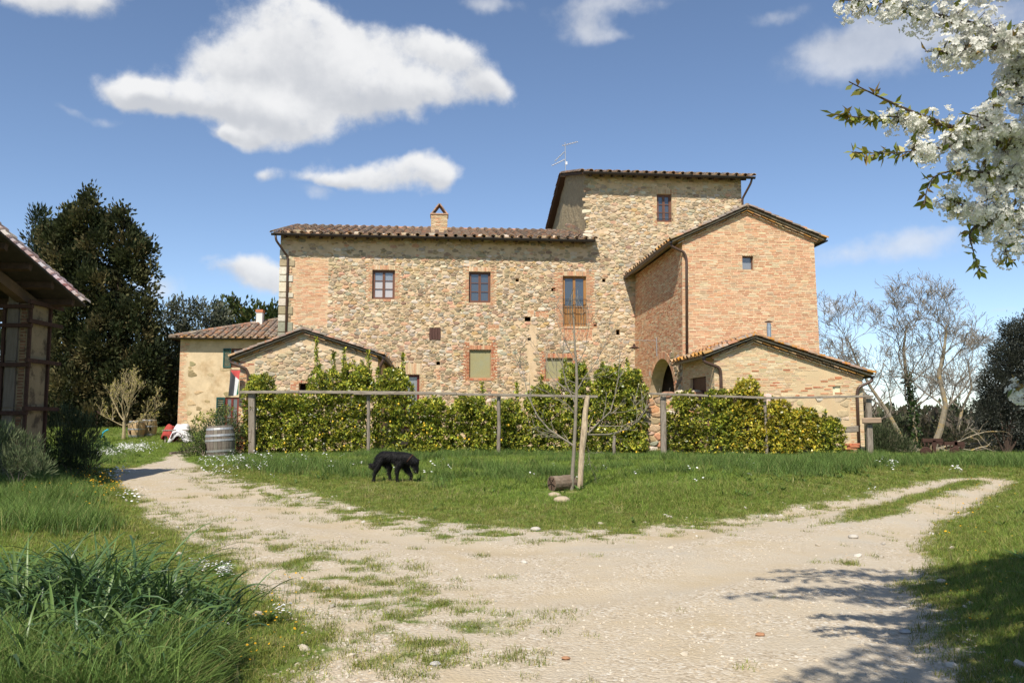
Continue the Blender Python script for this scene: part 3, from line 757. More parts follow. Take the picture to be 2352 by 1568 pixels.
bricks += brickwork(FA, BP[0]-.1, BP[1]+.2, BP[2], BP[3], keep=ragged, pal=BRICKS, L=.29); zones.append((BP[0], BP[1]-.1, BP[2], BP[3]))
LB = FA.rect(893, 833, 968, 858); bricks += soldiers(FA, LB[0], LB[1], LB[2], LB[3], BRICKS_PALE)
zones.append(LB)
for (u, v, w_, h_) in ((1230,715,30,12),(1212,712,14,10),(1003,862,9,9),(1000,770,0,0),(1120,745,26,10),(1290,755,70,26),(770,700,12,12)):
    if w_:
        q = FA.rect(u, v, u+w_, v+h_); bricks += brickwork(FA, q[0], q[1], q[2], q[3], pal=BRICKS_RED, L=.2); zones.append(q)
QZ = FA.pix(660, 700)[0]
quoin = []; z = 0.6; k = 0
while z < Z_E-.9:
    h = random.choice((.26, .34, .4, .5)); l = QZ*(1.0 if k % 2 else 1.75)*random.uniform(.9, 1.1); mbq = MB()
    c = jit(random.choice(((.60,.54,.42),(.56,.49,.36),(.33,.27,.17),(.30,.29,.21),(.58,.52,.42))), .1)
    mbq.bevelbox(FA.W(l/2-.02, z+h/2, .0), (l/2, .05, h/2-.012), .02, FA.e, FA.n, UP, c); quoin.append(mbq); zones.append((0, l, z, z+h)); z += h+.012; k += 1
for q in quoin: put('quoin', q, M_STONE, wall)
annex_top = lambda s: FA.pix(1440, 632)[1]
AZ = annex_top(0)
ins = lambda s, z: (z < Z_E+.1 if s < S_TL else z < Z_T) and not (s > S_J+.15 and z < AZ-.1)
# under the eave the wall is half covered by mortar
skipf = lambda s, z: (s < S_TL and z > Z_E-.95 and random.random() < .5) or (s > S_TL and z > Z_T-.7 and random.random() < .35) or random.random() < .03 or (abs(s-FA.pix(1222, 800)[0]) < .22 and z < FA.pix(1222, 745)[1])
st, sz = rubble(FA, .02, S_TR-.01, 1.1, Z_T-.1, zones, ins, rmin=.022, rmax=.088, skip=skipf, tint=lambda s, z: (.45 if s > S_TL else .12)*random.random()+.06)
pieces('stone', 'rubble_stone', st, M_STONE, wall, sz)
pieces('brick', 'wall_brick', bricks, M_BRICK, wall, [random.random() for _ in bricks])
print('stones', len(st), 'bricks', len(bricks))
# windows
window(FA, house, W1, glass=lambda i, k: M_GLASSCURT if i < 2 else glass_mat('pale_glass', (0.20, 0.22, 0.245), 0.12))
window(FA, house, W2, glass=M_GLASS)
window(FA, house, WT, glass=M_GLASS)
dw = window(FA, house, WD, rows=1, frame=M_OAK, glass=lambda i, k: M_GLASS, solid=(WD[3]-WD[2])*.36, name='balcony_door')
b_ = MB(); zt = WD[2]+.06+(WD[3]-WD[2])*.36; b_.box(FA.W((WD[0]+WD[1])/2, (WD[2]+.07+zt)/2, -.2), ((WD[1]-WD[0])/2-.07, .015, (zt-WD[2]-.07)/2), FA.e, FA.n); put('door_panel', b_, M_OAK, dw)
b_ = MB(); b_.box(FA.W(WD[1]-.3, WD[3]-.75, -.235), (.1, .006, .55), FA.e, FA.n); put('white_curtain', b_, mat('curtain_cloth', (.62, .6, .56), .9, 8, .1), dw)
r_ = MB(); a, b = WD[0]-.02, WD[1]+.02; z1 = WD[2]+(WD[3]-WD[2])*.53; z2 = WD[2]+.12
for zz in (z1, z2, WD[2]+(WD[3]-WD[2])*.37): r_.box(FA.W((a+b)/2, zz, .06), ((b-a)/2, .012, .012), FA.e, FA.n)
put('balcony_rail', r_, M_IRON, house)
for k in range(9):
    r_ = MB(); r_.box(FA.W(a+(b-a)*(k+.5)/9, (z1+z2)/2, .06), (.007, .007, (z1-z2)/2), FA.e, FA.n); put('baluster', r_, M_IRON, house)
r_ = MB()
for zz in (.15, .45): r_.box(FA.W((WT[0]+WT[1])/2, WT[2]+zz, .05), ((WT[1]-WT[0])/2+.05, .012, .012), FA.e, FA.n)
put('window_bar', r_, M_IRON, house)
M_CREAM = mat('olive_cream_blind', (.31, .275, .135), .6, 2.0, .15, dark=(.25, .24, .14), d_scale=2.0)
for q in (WP1, WP2):
    b_ = MB(); b_.box(FA.W((q[0]+q[1])/2, (q[2]+q[3])/2, -.13), ((q[1]-q[0])/2-.05, .01, (q[3]-q[2])/2-.05), FA.e, FA.n); pn = put('window_panel', b_, M_CREAM, house)
    b_ = MB()
    for x0, x1, y0, y1 in ((q[0], q[0]+.05, q[2], q[3]), (q[1]-.05, q[1], q[2], q[3]), (q[0]+.05, q[1]-.05, q[3]-.05, q[3]), (q[0]+.05, q[1]-.05, q[2], q[2]+.05)): b_.box(FA.W((x0+x1)/2, (y0+y1)/2, -.125), ((x1-x0)/2-.001, .025, (y1-y0)/2-.001), FA.e, FA.n)
    put('panel_frame', b_, mat('tan_frame', (.3, .2, .1), .7, 8, .2), pn)
b_ = MB(); n = 4
for k in range(n):
    w_ = (WS[1]-WS[0])/n; b_.box(FA.W(WS[0]+w_*(k+.5), (WS[2]+WS[3])/2, .015), (w_/2-.006, .03, (WS[3]-WS[2])/2), FA.e, FA.n)
sh = put('wooden_hatch', b_, mat('dark_red_wood', (.085, .04, .03), .8, 9, .3, stretch=(5, 5, .7)), house)
window(FA, house, WB, depth=.22, rows=2, leaves=2, frame=M_REDFRAME, glass=glass_mat('grey_glass', (.2, .21, .21), .2), name='garden_door')
# roofs
def gable_roof(parent, fr, s0, s1, zg, ovh, half, sl, inside=None, cols=True):
    """ridge along the front; front eave at height zg, ovh in front of the wall"""
    ang = math.atan(sl); c, s_ = math.cos(ang), math.sin(ang); L = s1-s0; Lw = (half+ovh)/c
    E0 = fr.W(s0, zg, ovh); w = fr.n*c+UP*s_; B0 = fr.W(s1, zg, -2*half-ovh); wb = -fr.n*c+UP*s_
    mb = MB(); roof_slab(mb, E0-fr.n*0, fr.e, L, w, Lw, .09); roof_slab(mb, B0, -fr.e, L, wb, Lw, .09)
    roof = put('roof', mb, M_EAVEWOOD, parent)
    cov, pan, sc = tiles(roof, E0, fr.e, L, w, Lw); c2, p2, s2 = tiles(roof, B0, -fr.e, L, wb, Lw, edge=False)
    pieces('tile', 'roof_tiles', cov+c2, M_TILE, roof, sc+[-50]*len(s2), smooth=False, most=200); pieces('pan_tile', 'pan_tiles', pan+p2, M_TILE, roof, list(range(len(pan)+len(p2), 0, -1)), most=80)
    rd = MB(); R0 = E0+w*Lw; x = 0; k = 0; rid = []
    while x < L-.2:
        q = MB(); q.lathe(R0+fr.e*x-UP*.03+UP*random.uniform(0, .02), [(.13, 0), (.115, .46)], 10, fr.e, jit(pick(TILES), .2)); rid.append(q); x += .42
    for q in rid: put('ridge_tile', q, M_TILE, roof)
    return roof, E0, w
roof1, E1, w1 = gable_roof(house, FA, -.28, S_TL+.25, ZG+.03, OVH, HALF, SL)
roof2, E2, w2 = gable_roof(house, FA, S_TL-.38, S_TR+.45, ZGT+.03, OVH, HALF, SL)
for f_, s0_, s1_, z_ in ((FA, -.32, FA.pix(1363, 552, OVH)[0], ZG), (FA, FA.pix(1340, 398, OVH)[0], FA.pix(1733, 410, OVH)[0], ZGT)):
    gutter(house, f_.W(s0_, z_+.03, OVH+.07), f_.W(s1_, z_-.02, OVH+.07), .105)
for roof, s0_, s1_, z_ in ((roof1, 0, S_TL, ZG), (roof2, S_TL-.2, S_TR+.3, ZGT)):                 # rafter tails under the eaves
    n = int((s1_-s0_)/.55)
    for k in range(n):
        q = MB(); c = FA.W(s0_+(k+.5)*(s1_-s0_)/n, z_+.03-.155+.25*SL, OVH-.29); q.box(c, (.04, .3, .05), FA.e, (FA.n*CSL+UP*SSL), (UP*CSL-FA.n*SSL)); put('rafter_tail', q, M_EAVEWOOD, roof)
sp_ = FA.pix(661, 600, .08)[0]
downpipe(house, [FA.W(-.12, ZG-.05, OVH+.05), FA.W(-.10, ZG-.3, OVH+.03), FA.W(sp_, ZG-1.0, .09), FA.W(sp_, 1.2, .09)], .055)
su = S_TR+.02
downpipe(house, [FA.W(FA.pix(1726, 420, .5)[0], ZGT-.05, OVH), FA.W(FA.pix(1724, 425, .5)[0], ZGT-.3, OVH-.05), FA.W(su, ZGT-1.0, .07), FA.W(su, ZGT-3.5, .07)], .055)
# chimney on the wing's roof
ch0 = at(1009, 520, 44.0)
def chimney(parent, c, w, zb, zt, ang=5):
    fr = Frame((c.x, c.y), ang); h = w/2; mb = MB(); mb.box(fr.W(0, (zb+zt)/2, 0), (h-.015, h-.015, (zt-zb)/2), fr.e, fr.n); ch = put('chimney', mb, M_BRICKMORTAR, parent)
    f1 = Frame(fr.W(-h, 0, h)[:2], ang); f2 = Frame(fr.W(-h, 0, -h)[:2], ang-90); f3 = Frame(fr.W(h, 0, h)[:2], ang+90)
    q = brickwork(f1, 0, w, zt-1.3, zt, pal=BRICKS_PALE, L=.26)+brickwork(f2, 0, w, zt-1.3, zt, pal=BRICKS_PALE, L=.26)
    for b_ in q: put('brick', b_, M_BRICK, ch)
    b_ = MB(); b_.bevelbox(fr.W(0, zt+.04, 0), (h+.05, h+.05, .04), .015, fr.e, fr.n, UP, (.4,.25,.16)); put('cap_slab', b_, M_BRICK, ch)
    for sg in (-1, 1):
        b_ = MB(); A = fr.W(sg*(h-.02), zt+.08, 0); B = fr.W(sg*.02, zt+.08+w*.62, 0); d = (B-A); b_.box((A+B)/2, (d.length/2, h, .028), d.normalized(), fr.n, d.normalized().cross(fr.n), (.42,.24,.15)); put('cowl_tile', b_, M_TILE, ch)
    return ch
zt = at(1009, 498, 44.0).z
chimney(house, ch0, px(38, 44.0), zt-1.8, zt)
# weathered flashing of curved tiles where wing and tower meet
for k in range(9):
    q = MB(); t = k/8; P = FA.W(S_TL-.95+.9*t, ZG+1.0-.55*t**2.2, -.6+.55*t*0); q.lathe(P, [(.1, 0), (.085, .4)], 8, (FA.n*.9+UP*.3).normalized(), jit(pick(TILES), .2)); put('flashing_tile', q, M_TILE, roof1)

# ------------------------------------------------------------------ brick wing in front of the tower
J = FA.W(S_J, 0); t_ = march_u(J+UP*5, -FA.n, 1567); pA = J-FA.n*t_; DA = t_
LEAN = .017; WA_ = Frame((pA.x, pA.y), 5).pix(1877, 700)[0]
AF = Frame((pA.x, pA.y), 5, taper=(WA_/2, LEAN/(WA_/2), 4.0)); AL = Frame((J.x, J.y), -85, lean=(LEAN, 4.0))
WA_ = AF.pix(1877, 700)[0]
sap, zap = AF.pix(1713, 487); _, zel = AF.pix(1568, 552); _, zer = AF.pix(1866, 552)
annex = thing('brick_annex', 'tall gabled brick wing with arched cellar opening joined to the stone tower', 'brick building', AF.W(WA_/2, GRD, -2))
AW = AF.rect(1705, 588, 1731, 619)
ARCH = (AL.pix(1493, 860)[0], AL.pix(1551, 860)[0], GRD-.4, AL.pix(1519, 824)[1], 1.75)
mb = MB(); wall_mesh(AF, 0, WA_, GRD-.6, [(0, zel), (sap, zap), (WA_, zer)], [AW], mb, .3)
wall_mesh(AL, 0, DA, GRD-.6, [(0, zel), (DA, zel)], [ARCH], mb, .55)
mb.add([AF.W(WA_, GRD-.6), AF.W(WA_, zer), AF.W(WA_, zer, -DA), AF.W(WA_, GRD-.6, -DA)], [(3,2,1,0)])
awall = put('wall', mb, M_BRICKMORTAR, annex)
b_ = MB(); b_.box(AL.W((ARCH[0]+ARCH[1])/2, 2.2, -2.2), (2.4, .02, 2.6), AL.e, AL.n); put('cellar_shade', b_, M_DARK, annex)  # dark sheet stands for the unlit depth of the cellar
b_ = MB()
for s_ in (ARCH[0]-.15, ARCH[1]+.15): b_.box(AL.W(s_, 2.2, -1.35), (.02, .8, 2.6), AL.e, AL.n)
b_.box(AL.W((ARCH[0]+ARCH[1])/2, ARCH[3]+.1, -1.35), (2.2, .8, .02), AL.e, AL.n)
put('cellar_lining', b_, mat('shaded_cellar_wall', (.10, .07, .05), .95, 4, .3), annex)  # lining colour darkened to carry the cellar's shade
roofline = lambda s: zel+(zap-zel)*s/sap if s < sap else zer+(zap-zer)*(WA_-s)/(WA_-sap)
jz = [(AW[0], AW[1], AW[2], AW[3]), (AW[0], AW[1], AW[3], AW[3]+.12)]
fb = brickwork(AF, .0, WA_, 3.2, zap, excl=jz, keep=lambda s, z: z < roofline(s)-.04, pal=BRICKS, L=.28)+soldiers(AF, AW[0]-.1, AW[1]+.1, AW[3]+.005, AW[3]+.12, BRICKS_PALE)
def in_arch(s, z, m=0.0):
    a, b, c, d, h = ARCH; mid, rr = (a+b)/2, (b-a)/2+m; zs = d-h
    if abs(s-mid) > rr: return False
    return z < zs+(h+m)*math.sqrt(max(0, 1-((s-mid)/rr)**2))
lowz = lambda s: 3.0+1.6*vnoise(s*1.1, 2.2, 77)
rub = lambda s, z: z < lowz(s) and s > 3.0
sb = brickwork(AL, .0, DA-.005, 1.0, zel, keep=lambda s, z: not in_arch(s, z, .34) and not rub(s, z), pal=BRICKS+BRICKS_RED, L=.28)
n = 34; a, b, c, d, h = ARCH; mid, rr = (a+b)/2, (b-a)/2
for k in range(n):                                                   # brick voussoirs of the arch
    t0, t1 = math.pi*(k+.08)/n, math.pi*(k+.92)/n; q = MB(); V = []
    for dd in (-.01, .025):
        for tt, m in ((t0, 0), (t1, 0), (t1, .3), (t0, .3)): V.append(AL.W(mid-math.cos(tt)*(rr+m), d-h+math.sin(tt)*(h+m), dd))
    q.add(V, [(4,5,6,7),(0,1,5,4),(1,2,6,5),(2,3,7,6),(3,0,4,7)], jit(pick(BRICKS), .15)); sb.append(q)
for z in np.arange(1.0, d-h, .07):
    for s0_, s1_ in ((a-.3, a), (b, b+.3)): sb.append(brick(AL, s0_, s1_, z, z+.055, .022, BRICKS))
pieces('brick', 'wall_brick', fb+sb, M_BRICK, awall, [random.random()+1 for _ in fb]+[random.random()*1.25 for _ in sb])
st, sz = rubble(AL, .05, DA-.03, 1.2, 5.2, [], lambda s, z: rub(s, z) and not in_arch(s, z, .36), rmin=.05, rmax=.10, pal=STONES+[((.5,.27,.15),6)])
pieces('stone', 'rubble_stone', st, M_STONE, awall, sz, most=150)
wn = MB(); q = AW; f = .04
for x0, x1, y0, y1 in ((q[0], q[0]+f, q[2], q[3]), (q[1]-f, q[1], q[2], q[3]), (q[0]+f, q[1]-f, q[3]-f, q[3]), (q[0]+f, q[1]-f, q[2], q[2]+f)): wn.box(AF.W((x0+x1)/2, (y0+y1)/2, -.16), ((x1-x0)/2-.001, .03, (y1-y0)/2-.001), AF.e, AF.n)
wn_ = put('window', wn, M_FRAME, annex)
b_ = MB(); b_.box(AF.W((q[0]+q[1])/2, (q[2]+q[3])/2, -.2), ((q[1]-q[0])/2, .005, (q[3]-q[2])/2), AF.e, AF.n); put('pane', b_, glass_mat('grey_pane', (.2, .21, .22), .15), wn_)

def cross_roof(parent, fr, slo, zlo, sap, zap, shi, zhi, front, back, m_tile=None, verge=True, edge=True):
    """gable to the front: ridge runs back from the gable; slo/shi eave positions, front overhang"""
    L = front+back; mb = MB(); roof = None; info = []
    for (s_, z_, sg) in ((slo, zlo, 1), (shi, zhi, -1)):
        d = (fr.W(sap, zap)-fr.W(s_, z_)); Lw = d.length; w = d.normalized()
        if sg > 0: E0 = fr.W(s_, z_, -back); a = -fr.n
        else: E0 = fr.W(s_, z_, front); a = fr.n
        roof_slab(mb, E0, a, L, w, Lw, .05); info.append((E0, a, w, Lw, s_, z_, sg))
    roof = put('roof', mb, mat('verge_mortar', (.40, .31, .21), .95, 6, .25, 20, .5, .01), parent); C = []; P = []; S = []
    for (E0, a, w, Lw, s_, z_, sg) in info:
        c_, p_, s2 = tiles(roof, E0+w*(-.03), a, L, w, Lw+.03, pitch=.42, expo=.34, edge=edge)
        C += c_; P += p_; S += [q+(0 if sg > 0 else -8) for q in s2]
    pieces('tile', 'roof_tiles', C, m_tile or M_TILE, roof, S, most=200); pieces('pan_tile', 'pan_tiles', P, m_tile or M_TILE, roof, list(range(len(P), 0, -1)), most=80)
    k = 0.0
    while k < L-.1:
        q = MB(); q.lathe(fr.W(sap, zap+.03+random.uniform(0, .02), front-k), [(.13, 0), (.115, .44)], 10, fr.n, jit(pick(TILES), .2)); put('ridge_tile', q, m_tile or M_TILE, roof); k += .4
    if verge:                                                        # stepped brick courses under the gable verge
        for (E0, a, w, Lw, s_, z_, sg) in info:
            nr = Vector((0, 0, 1))-w*w.z; nr.normalize(); X0 = fr.W(s_, z_, 0); out_ = -fr.n
            for (off, dd, ln, th) in ((.115, front*.75, .30, .035), (.185, front*.42, .27, .035)):
                n = int((Lw-.25)/(ln+.01))
                for i in range(n):
                    c = X0+w*(.22+(i+.5)*(Lw-.25)/n)-nr*(off+random.uniform(-.006, .006)); q = MB()
                    tilt = (w+nr*.05).normalized()
                    q.box(c+out_*(dd/2-.01), (ln/2, dd/2+.02, th/2), tilt, fr.n, tilt.cross(fr.n), jit(pick(BRICKS_PALE if off > .15 else TILES_EDGE), .15)); put('verge_brick', q, M_BRICK, roof)
    return roof
OA = .5
sl1 = (zap-zel)/sap; sl2 = (zap-zer)/(WA_-sap)
aroof = cross_roof(annex, AF, -OA, zel-OA*sl1+.16, sap, zap+.16, WA_+.38, zer-.38*sl2+.16, .2, DA)
gutter(annex, AF.W(-OA-.06, zel-OA*sl1+.12, .22), AF.W(-OA-.06, zel-OA*sl1+.10, -DA+.05), .08)
gutter(annex, AF.W(WA_+.44, zer-.38*sl2+.12, .22), AF.W(WA_+.44, zer-.38*sl2+.10, -DA), .08)
zg_ = zel-OA*sl1+.05
sd1 = AF.pix(1577, 640, .08)[0]
downpipe(annex, [AF.W(-OA-.03, zg_, .1), AF.W(-OA+.03, zg_-.12, .1), AF.W(sd1-.1, zg_-.35, .1), AF.W(sd1, zg_-.62, .08), AF.W(sd1, 3.5, .08)], .055)

# ------------------------------------------------------------------ low brick outbuilding in front of it
t_ = march_u(pA+UP*3, -FA.n, 1641); pR = pA-FA.n*t_; DR = t_
RF = Frame((pR.x, pR.y), 5); RL = Frame((pA.x, pA.y), -85)
WR = RF.pix(1984, 960)[0]; srp, zrp = RF.pix(1728, 784); zr1 = RF.pix(1641, 818)[1]; zr2 = RF.pix(1983, 866)[1]
outb = thing('brick_outbuilding', 'low pale brick outbuilding with lopsided gable and steel stovepipe', 'outbuilding', RF.W(WR/2, GRD, -1.5))
SHUT = (RL.pix(1586, 885)[0], RL.pix(1622, 885)[0], 1.0, RL.pix(1604, 866)[1])
NICHE = RF.rect(1913, 886, 1931, 911)
mb = MB(); wall_mesh(RF, 0, WR, GRD-.8, [(0, zr1), (srp, zrp), (WR, zr2)], [NICHE], mb, .08); wall_mesh(RL, 0, DR, GRD-.8, [(0, zr1), (DR, zr1)], [SHUT], mb, .18)
mb.add([RF.W(WR, GRD-.8), RF.W(WR, zr2), RF.W(WR, zr2, -DR), RF.W(WR, GRD-.8, -DR)], [(3,2,1,0)])
rwall = put('wall', mb, mat('pale_brick_mortar', (.58, .44, .26), .95, 3, .15, 30, .4, .01, dark=(.5, .35, .2), d_scale=1.5), outb)
rl2 = lambda s: zr1+(zrp-zr1)*s/srp if s < srp else zr2+(zrp-zr2)*(WR-s)/(WR-srp)
zmid = RF.pix(1800, 915)[1]
bare = lambda s, z: fbm(s*.8+3, z*.9, 41) < .5                         # plaster skim hides part of the bricks
fb = brickwork(RF, 0, WR, zmid, zrp, excl=[NICHE], keep=lambda s, z: z < rl2(s)-.04 and (bare(s, z) or random.random() < .25 or s < .35 or s > WR-.45), pal=BRICKS_PALE, L=.27, proud=.010)
fb += brickwork(RF, WR-.5, WR, .1, zmid, pal=BRICKS_PALE, L=.26)
sb = brickwork(RL, 0, DR, .8, zr1, excl=[SHUT], pal=BRICKS_PALE)
pieces('brick', 'wall_brick', fb+sb, M_BRICK, rwall, [random.random() for _ in fb+sb])
q2 = []
for _ in range(26):
    s_ = random.uniform(.5, WR-.8); z_ = random.uniform(zmid, rl2(s_)-.3); q2.append(brick(RF, s_, s_+.27, z_, z_+.055, .012, BRICKS_RED))
for q in q2: put('brick', q, M_BRICK, rwall)
st, sz = rubble(RF, .02, WR-.55, .2, zmid-.02, [], lambda s, z: True, rmin=.05, rmax=.13, relief=.018, pal=STONES+[((.58,.46,.28),60)], skip=lambda s, z: random.random() < .35)
pieces('stone', 'rubble_stone', st, M_STONE, rwall, sz, most=200)
b_ = MB()
for k in range(4): w_ = (SHUT[1]-SHUT[0])/4; b_.box(RL.W(SHUT[0]+w_*(k+.5), (SHUT[2]+SHUT[3])/2, -.12), (w_/2-.005, .02, (SHUT[3]-SHUT[2])/2), RL.e, RL.n)
put('shutter', b_, mat('maroon_shutter', (.05, .016, .013), .6, 8, .2), outb)
b_ = MB(); b_.box(RF.W((NICHE[0]+NICHE[1])/2, (NICHE[2]+NICHE[3])/2, -.07), ((NICHE[1]-NICHE[0])/2, .008, (NICHE[3]-NICHE[2])/2), RF.e, RF.n); put('meter_cover', b_, mat('pale_cover', (.68, .63, .42), .7, 6, .08), outb)
sa, sb_ = (zrp-zr1)/srp, (zrp-zr2)/(WR-srp)
rroof = cross_roof(outb, RF, -.38, zr1-.38*sa+.16, srp, zrp+.16, WR+.25, zr2-.25*sb_+.16, .22, DR, M_TILEO)
gutter(outb, RF.W(-.44, zr1-.38*sa+.12, .24), RF.W(-.44, zr1-.38*sa+.10, -DR+.05), .075)
gutter(outb, RF.W(WR+.30, zr2-.25*sb_+.12, .24), RF.W(WR+.30, zr2-.25*sb_+.10, -DR), .075)
zg_ = zr1-.38*sa+.05; sd = RF.pix(1656, 870, .1)[0]
downpipe(outb, [RF.W(-.42, zg_, .14), RF.W(-.40, zg_-.12, .14), RF.W(sd-.05, zg_-.32, .12), RF.W(sd, zg_-.55, .09), RF.W(sd, .3, .09)], .06)
zg_ = zr2-.25*sb_+.05; sd = RF.pix(1970, 930, .1)[0]
downpipe(outb, [RF.W(WR+.30, zg_, .14), RF.W(WR+.28, zg_-.12, .14), RF.W(sd+.05, zg_-.34, .12), RF.W(sd, zg_-.55, .09), RF.W(sd, .2, .09)], .055)
P = at(1767, 790, RF.W(0, 0, -1.6).y+.3); zt = at(1767, 742, P.y).z
b_ = MB(); b_.lathe((P.x, P.y, P.z-.3), [(.085, 0), (.085, zt-P.z+.12), (.095, zt-P.z+.12), (.095, zt-P.z+.15), (.08, zt-P.z+.15), (.08, zt-P.z+.3)], 14); fl = put('stove_pipe', b_, M_STEEL, outb, smooth=False)
b_ = MB(); b_.lathe((P.x, P.y, zt+.04), [(.15, 0), (.14, .02), (.03, .05)], 14); put('pipe_cap', b_, M_RUST, fl)

# ------------------------------------------------------------------ low stone outbuilding on the left
pL = at(548, 950, 34.8); LF = Frame((pL.x, pL.y), 5); WL = LF.pix(867, 900)[0]
slp, zlp = LF.pix(698, 768); zl1 = LF.pix(548, 824)[1]; zl2 = LF.pix(866, 822)[1]
shed = thing('stone_outbuilding', 'low gabled stone outbuilding behind the hedge, at the left end of the farmhouse', 'outbuilding', LF.W(WL/2, GRD, -2))
LW = LF.rect(686, 880, 716, 906); DL = 5.4
mb = MB(); wall_mesh(LF, 0, WL, GRD-.6, [(0, zl1), (slp, zlp), (WL, zl2)], [LW], mb, .35)
for s_ in (0, WL): z_ = zl1 if s_ == 0 else zl2; mb.add([LF.W(s_, GRD-.6), LF.W(s_, z_), LF.W(s_, z_, -DL), LF.W(s_, GRD-.6, -DL)], [(0,1,2,3) if s_ == 0 else (3,2,1,0)])
lwall = put('wall', mb, M_MORTAR, shed)
b_ = MB(); b_.box(LF.W((LW[0]+LW[1])/2, (LW[2]+LW[3])/2, -.36), ((LW[1]-LW[0])/2+.02, .01, (LW[3]-LW[2])/2+.02), LF.e, LF.n); put('opening', b_, M_DARK, shed)  # dark sheet painting the shade inside the small opening
rl3 = lambda s: zl1+(zlp-zl1)*s/slp if s < slp else zl2+(zlp-zl2)*(WL-s)/(WL-slp)
q1 = brickwork(LF, 0, .62, GRD-.4, zl1-.1, keep=lambda s, z: s < .35+.27*vnoise(z*5, 1, 3), pal=BRICKS_RED+BRICKS_PALE, L=.27)+brickwork(LF, WL-.5, WL, GRD, zl2-.1, pal=BRICKS_PALE)+brickwork(LF, LW[0]-.35, LW[0], LW[2]-.2, LW[3]+.1, pal=BRICKS_RED)+soldiers(LF, LW[0], LW[1], LW[3]+.003, LW[3]+.12, BRICKS_RED)
for q in q1: put('brick', q, M_BRICK, lwall)
st, sz = rubble(LF, .6, WL-.52, .6, zlp, [(LW[0]-.35, LW[1], LW[2]-.2, LW[3]+.12)], lambda s, z: z < rl3(s)-.12, rmin=.026, rmax=.095, tint=lambda s, z: .15+.3*random.random(), skip=lambda s, z: z > rl3(s)-.4 and random.random() < .55)
pieces('stone', 'rubble_stone', st, M_STONE, lwall, sz)
sa, sb_ = (zlp-zl1)/slp, (zlp-zl2)/(WL-slp)
lroof = cross_roof(shed, LF, -.32, zl1-.32*sa+.16, slp, zlp+.16, WL+.22, zl2-.22*sb_+.16, .22, DL)
gutter(shed, LF.W(-.36, zl1-.32*sa+.12, .24), LF.W(-.36, zl1-.32*sa+.10, -DL), .075)
gutter(shed, LF.W(WL+.26, zl2-.22*sb_+.12, .3), LF.W(WL+.26, zl2-.22*sb_+.10, -DL), .09)
zg_ = zl1-.32*sa+.05; sd = LF.pix(568, 930, .1)[0]
downpipe(shed, [LF.W(-.35, zg_, .16), LF.W(-.33, zg_-.1, .16), LF.W(sd-.08, zg_-.34, .13), LF.W(sd, zg_-.6, .09), LF.W(sd, .3, .09)], .06)
zg_ = zl2-.22*sb_+.05
downpipe(shed, [LF.W(WL+.26, zg_, .2), LF.W(WL+.24, zg_-.1, .2), LF.W(WL+.08, zg_-.4, .12), LF.W(WL+.06, .8, .1)], .07)

# ------------------------------------------------------------------ plastered house behind, on the left
pH = at(411, 880, 50.0); HF = Frame((pH.x, pH.y), 5); WH = 9.5
far = thing('plastered_house', 'cream plastered house with hipped tile roof and teal shutters, left behind the farmhouse', 'house', HF.W(4, 1, -4))
zh = HF.pix(500, 777, .5)[1]; S1 = HF.rect(513, 800, 531, 844); S2 = HF.rect(516, 912, 548, 985)
WO = HF.rect(531, 800, 558, 844)
mb = MB(); wall_mesh(HF, 0, WH, -.3, [(0, zh+.1), (WH, zh+.1)], [S2, WO], mb, .25)
mb.add([HF.W(0, -.3), HF.W(0, zh+.1), HF.W(0, zh+.1, -10), HF.W(0, -.3, -10)], [(0,1,2,3)]); mb.add([HF.W(WH, -.3), HF.W(WH, zh+.1), HF.W(WH, zh+.1, -10), HF.W(WH, -.3, -10)], [(3,2,1,0)])
hwall = put('wall', mb, M_PLASTER, far)
q1 = brickwork(HF, 0, .6, 0, zh-.2, keep=lambda s, z: s < .22+.4*vnoise(z*2.2, 1, 13), pal=BRICKS, L=.27)
pieces('brick', 'corner_brick', q1, M_BRICK, hwall, most=150)
st, sz = rubble(HF, .5, 5, .3, zh-.9, [S1, S2, WO], lambda s, z: True, rmin=.07, rmax=.15, relief=.02, pal=[((.40,.30,.16),4),((.30,.235,.13),3),((.46,.34,.19),4)], skip=lambda s, z: random.random() < (.82 if z > 3 else .5))
pieces('stone', 'rubble_stone', st, M_STONE, hwall, sz, most=120)
def louver(fr, parent, r, d=.05):
    a, b, c, e_ = r; mb = MB()
    for x0, x1, y0, y1 in ((a, a+.06, c, e_), (b-.06, b, c, e_), (a+.06, b-.06, c, c+.07), (a+.06, b-.06, e_-.07, e_)): mb.box(fr.W((x0+x1)/2, (y0+y1)/2, d), ((x1-x0)/2-.001, .02, (y1-y0)/2-.001), fr.e, fr.n)
    s = put('shutter', mb, M_TEAL, parent); n = 14
    for k in range(n):
        q = MB(); q.box(fr.W((a+b)/2, c+.07+(e_-c-.14)*(k+.5)/n, d), ((b-a)/2-.062, .018, .018), fr.e, (fr.n*.8+UP*.6).normalized(), (UP*.8-fr.n*.6).normalized()); put('slat', q, M_TEAL, s)
louver(HF, far, S1); window(HF, far, WO, depth=.15, rows=3)
window(HF, far, S2, depth=.12, rows=3, frame=M_REDFRAME, name='house_door'); louver(HF, far, (S2[0]-.5, S2[0]-.01, S2[2], S2[3]))
hr = 3.0; zr_ = HF.pix(640, 733)[1]
OH = .5; Lr = 6.2; rise = at(640, 731, 50+Lr).z-zh
E0 = HF.W(-OH, zh+.02, OH); w = (HF.n*Lr+UP*rise).normalized(); Lw = (HF.n*Lr+UP*rise).length
hipok = lambda s, u: s > u/Lw*Lr*.98
mb = MB(); ap = HF.W(-OH+Lr, zh+.02+rise, OH-Lr); ap2 = HF.W(WH+.4, zh+.02+rise, OH-Lr)
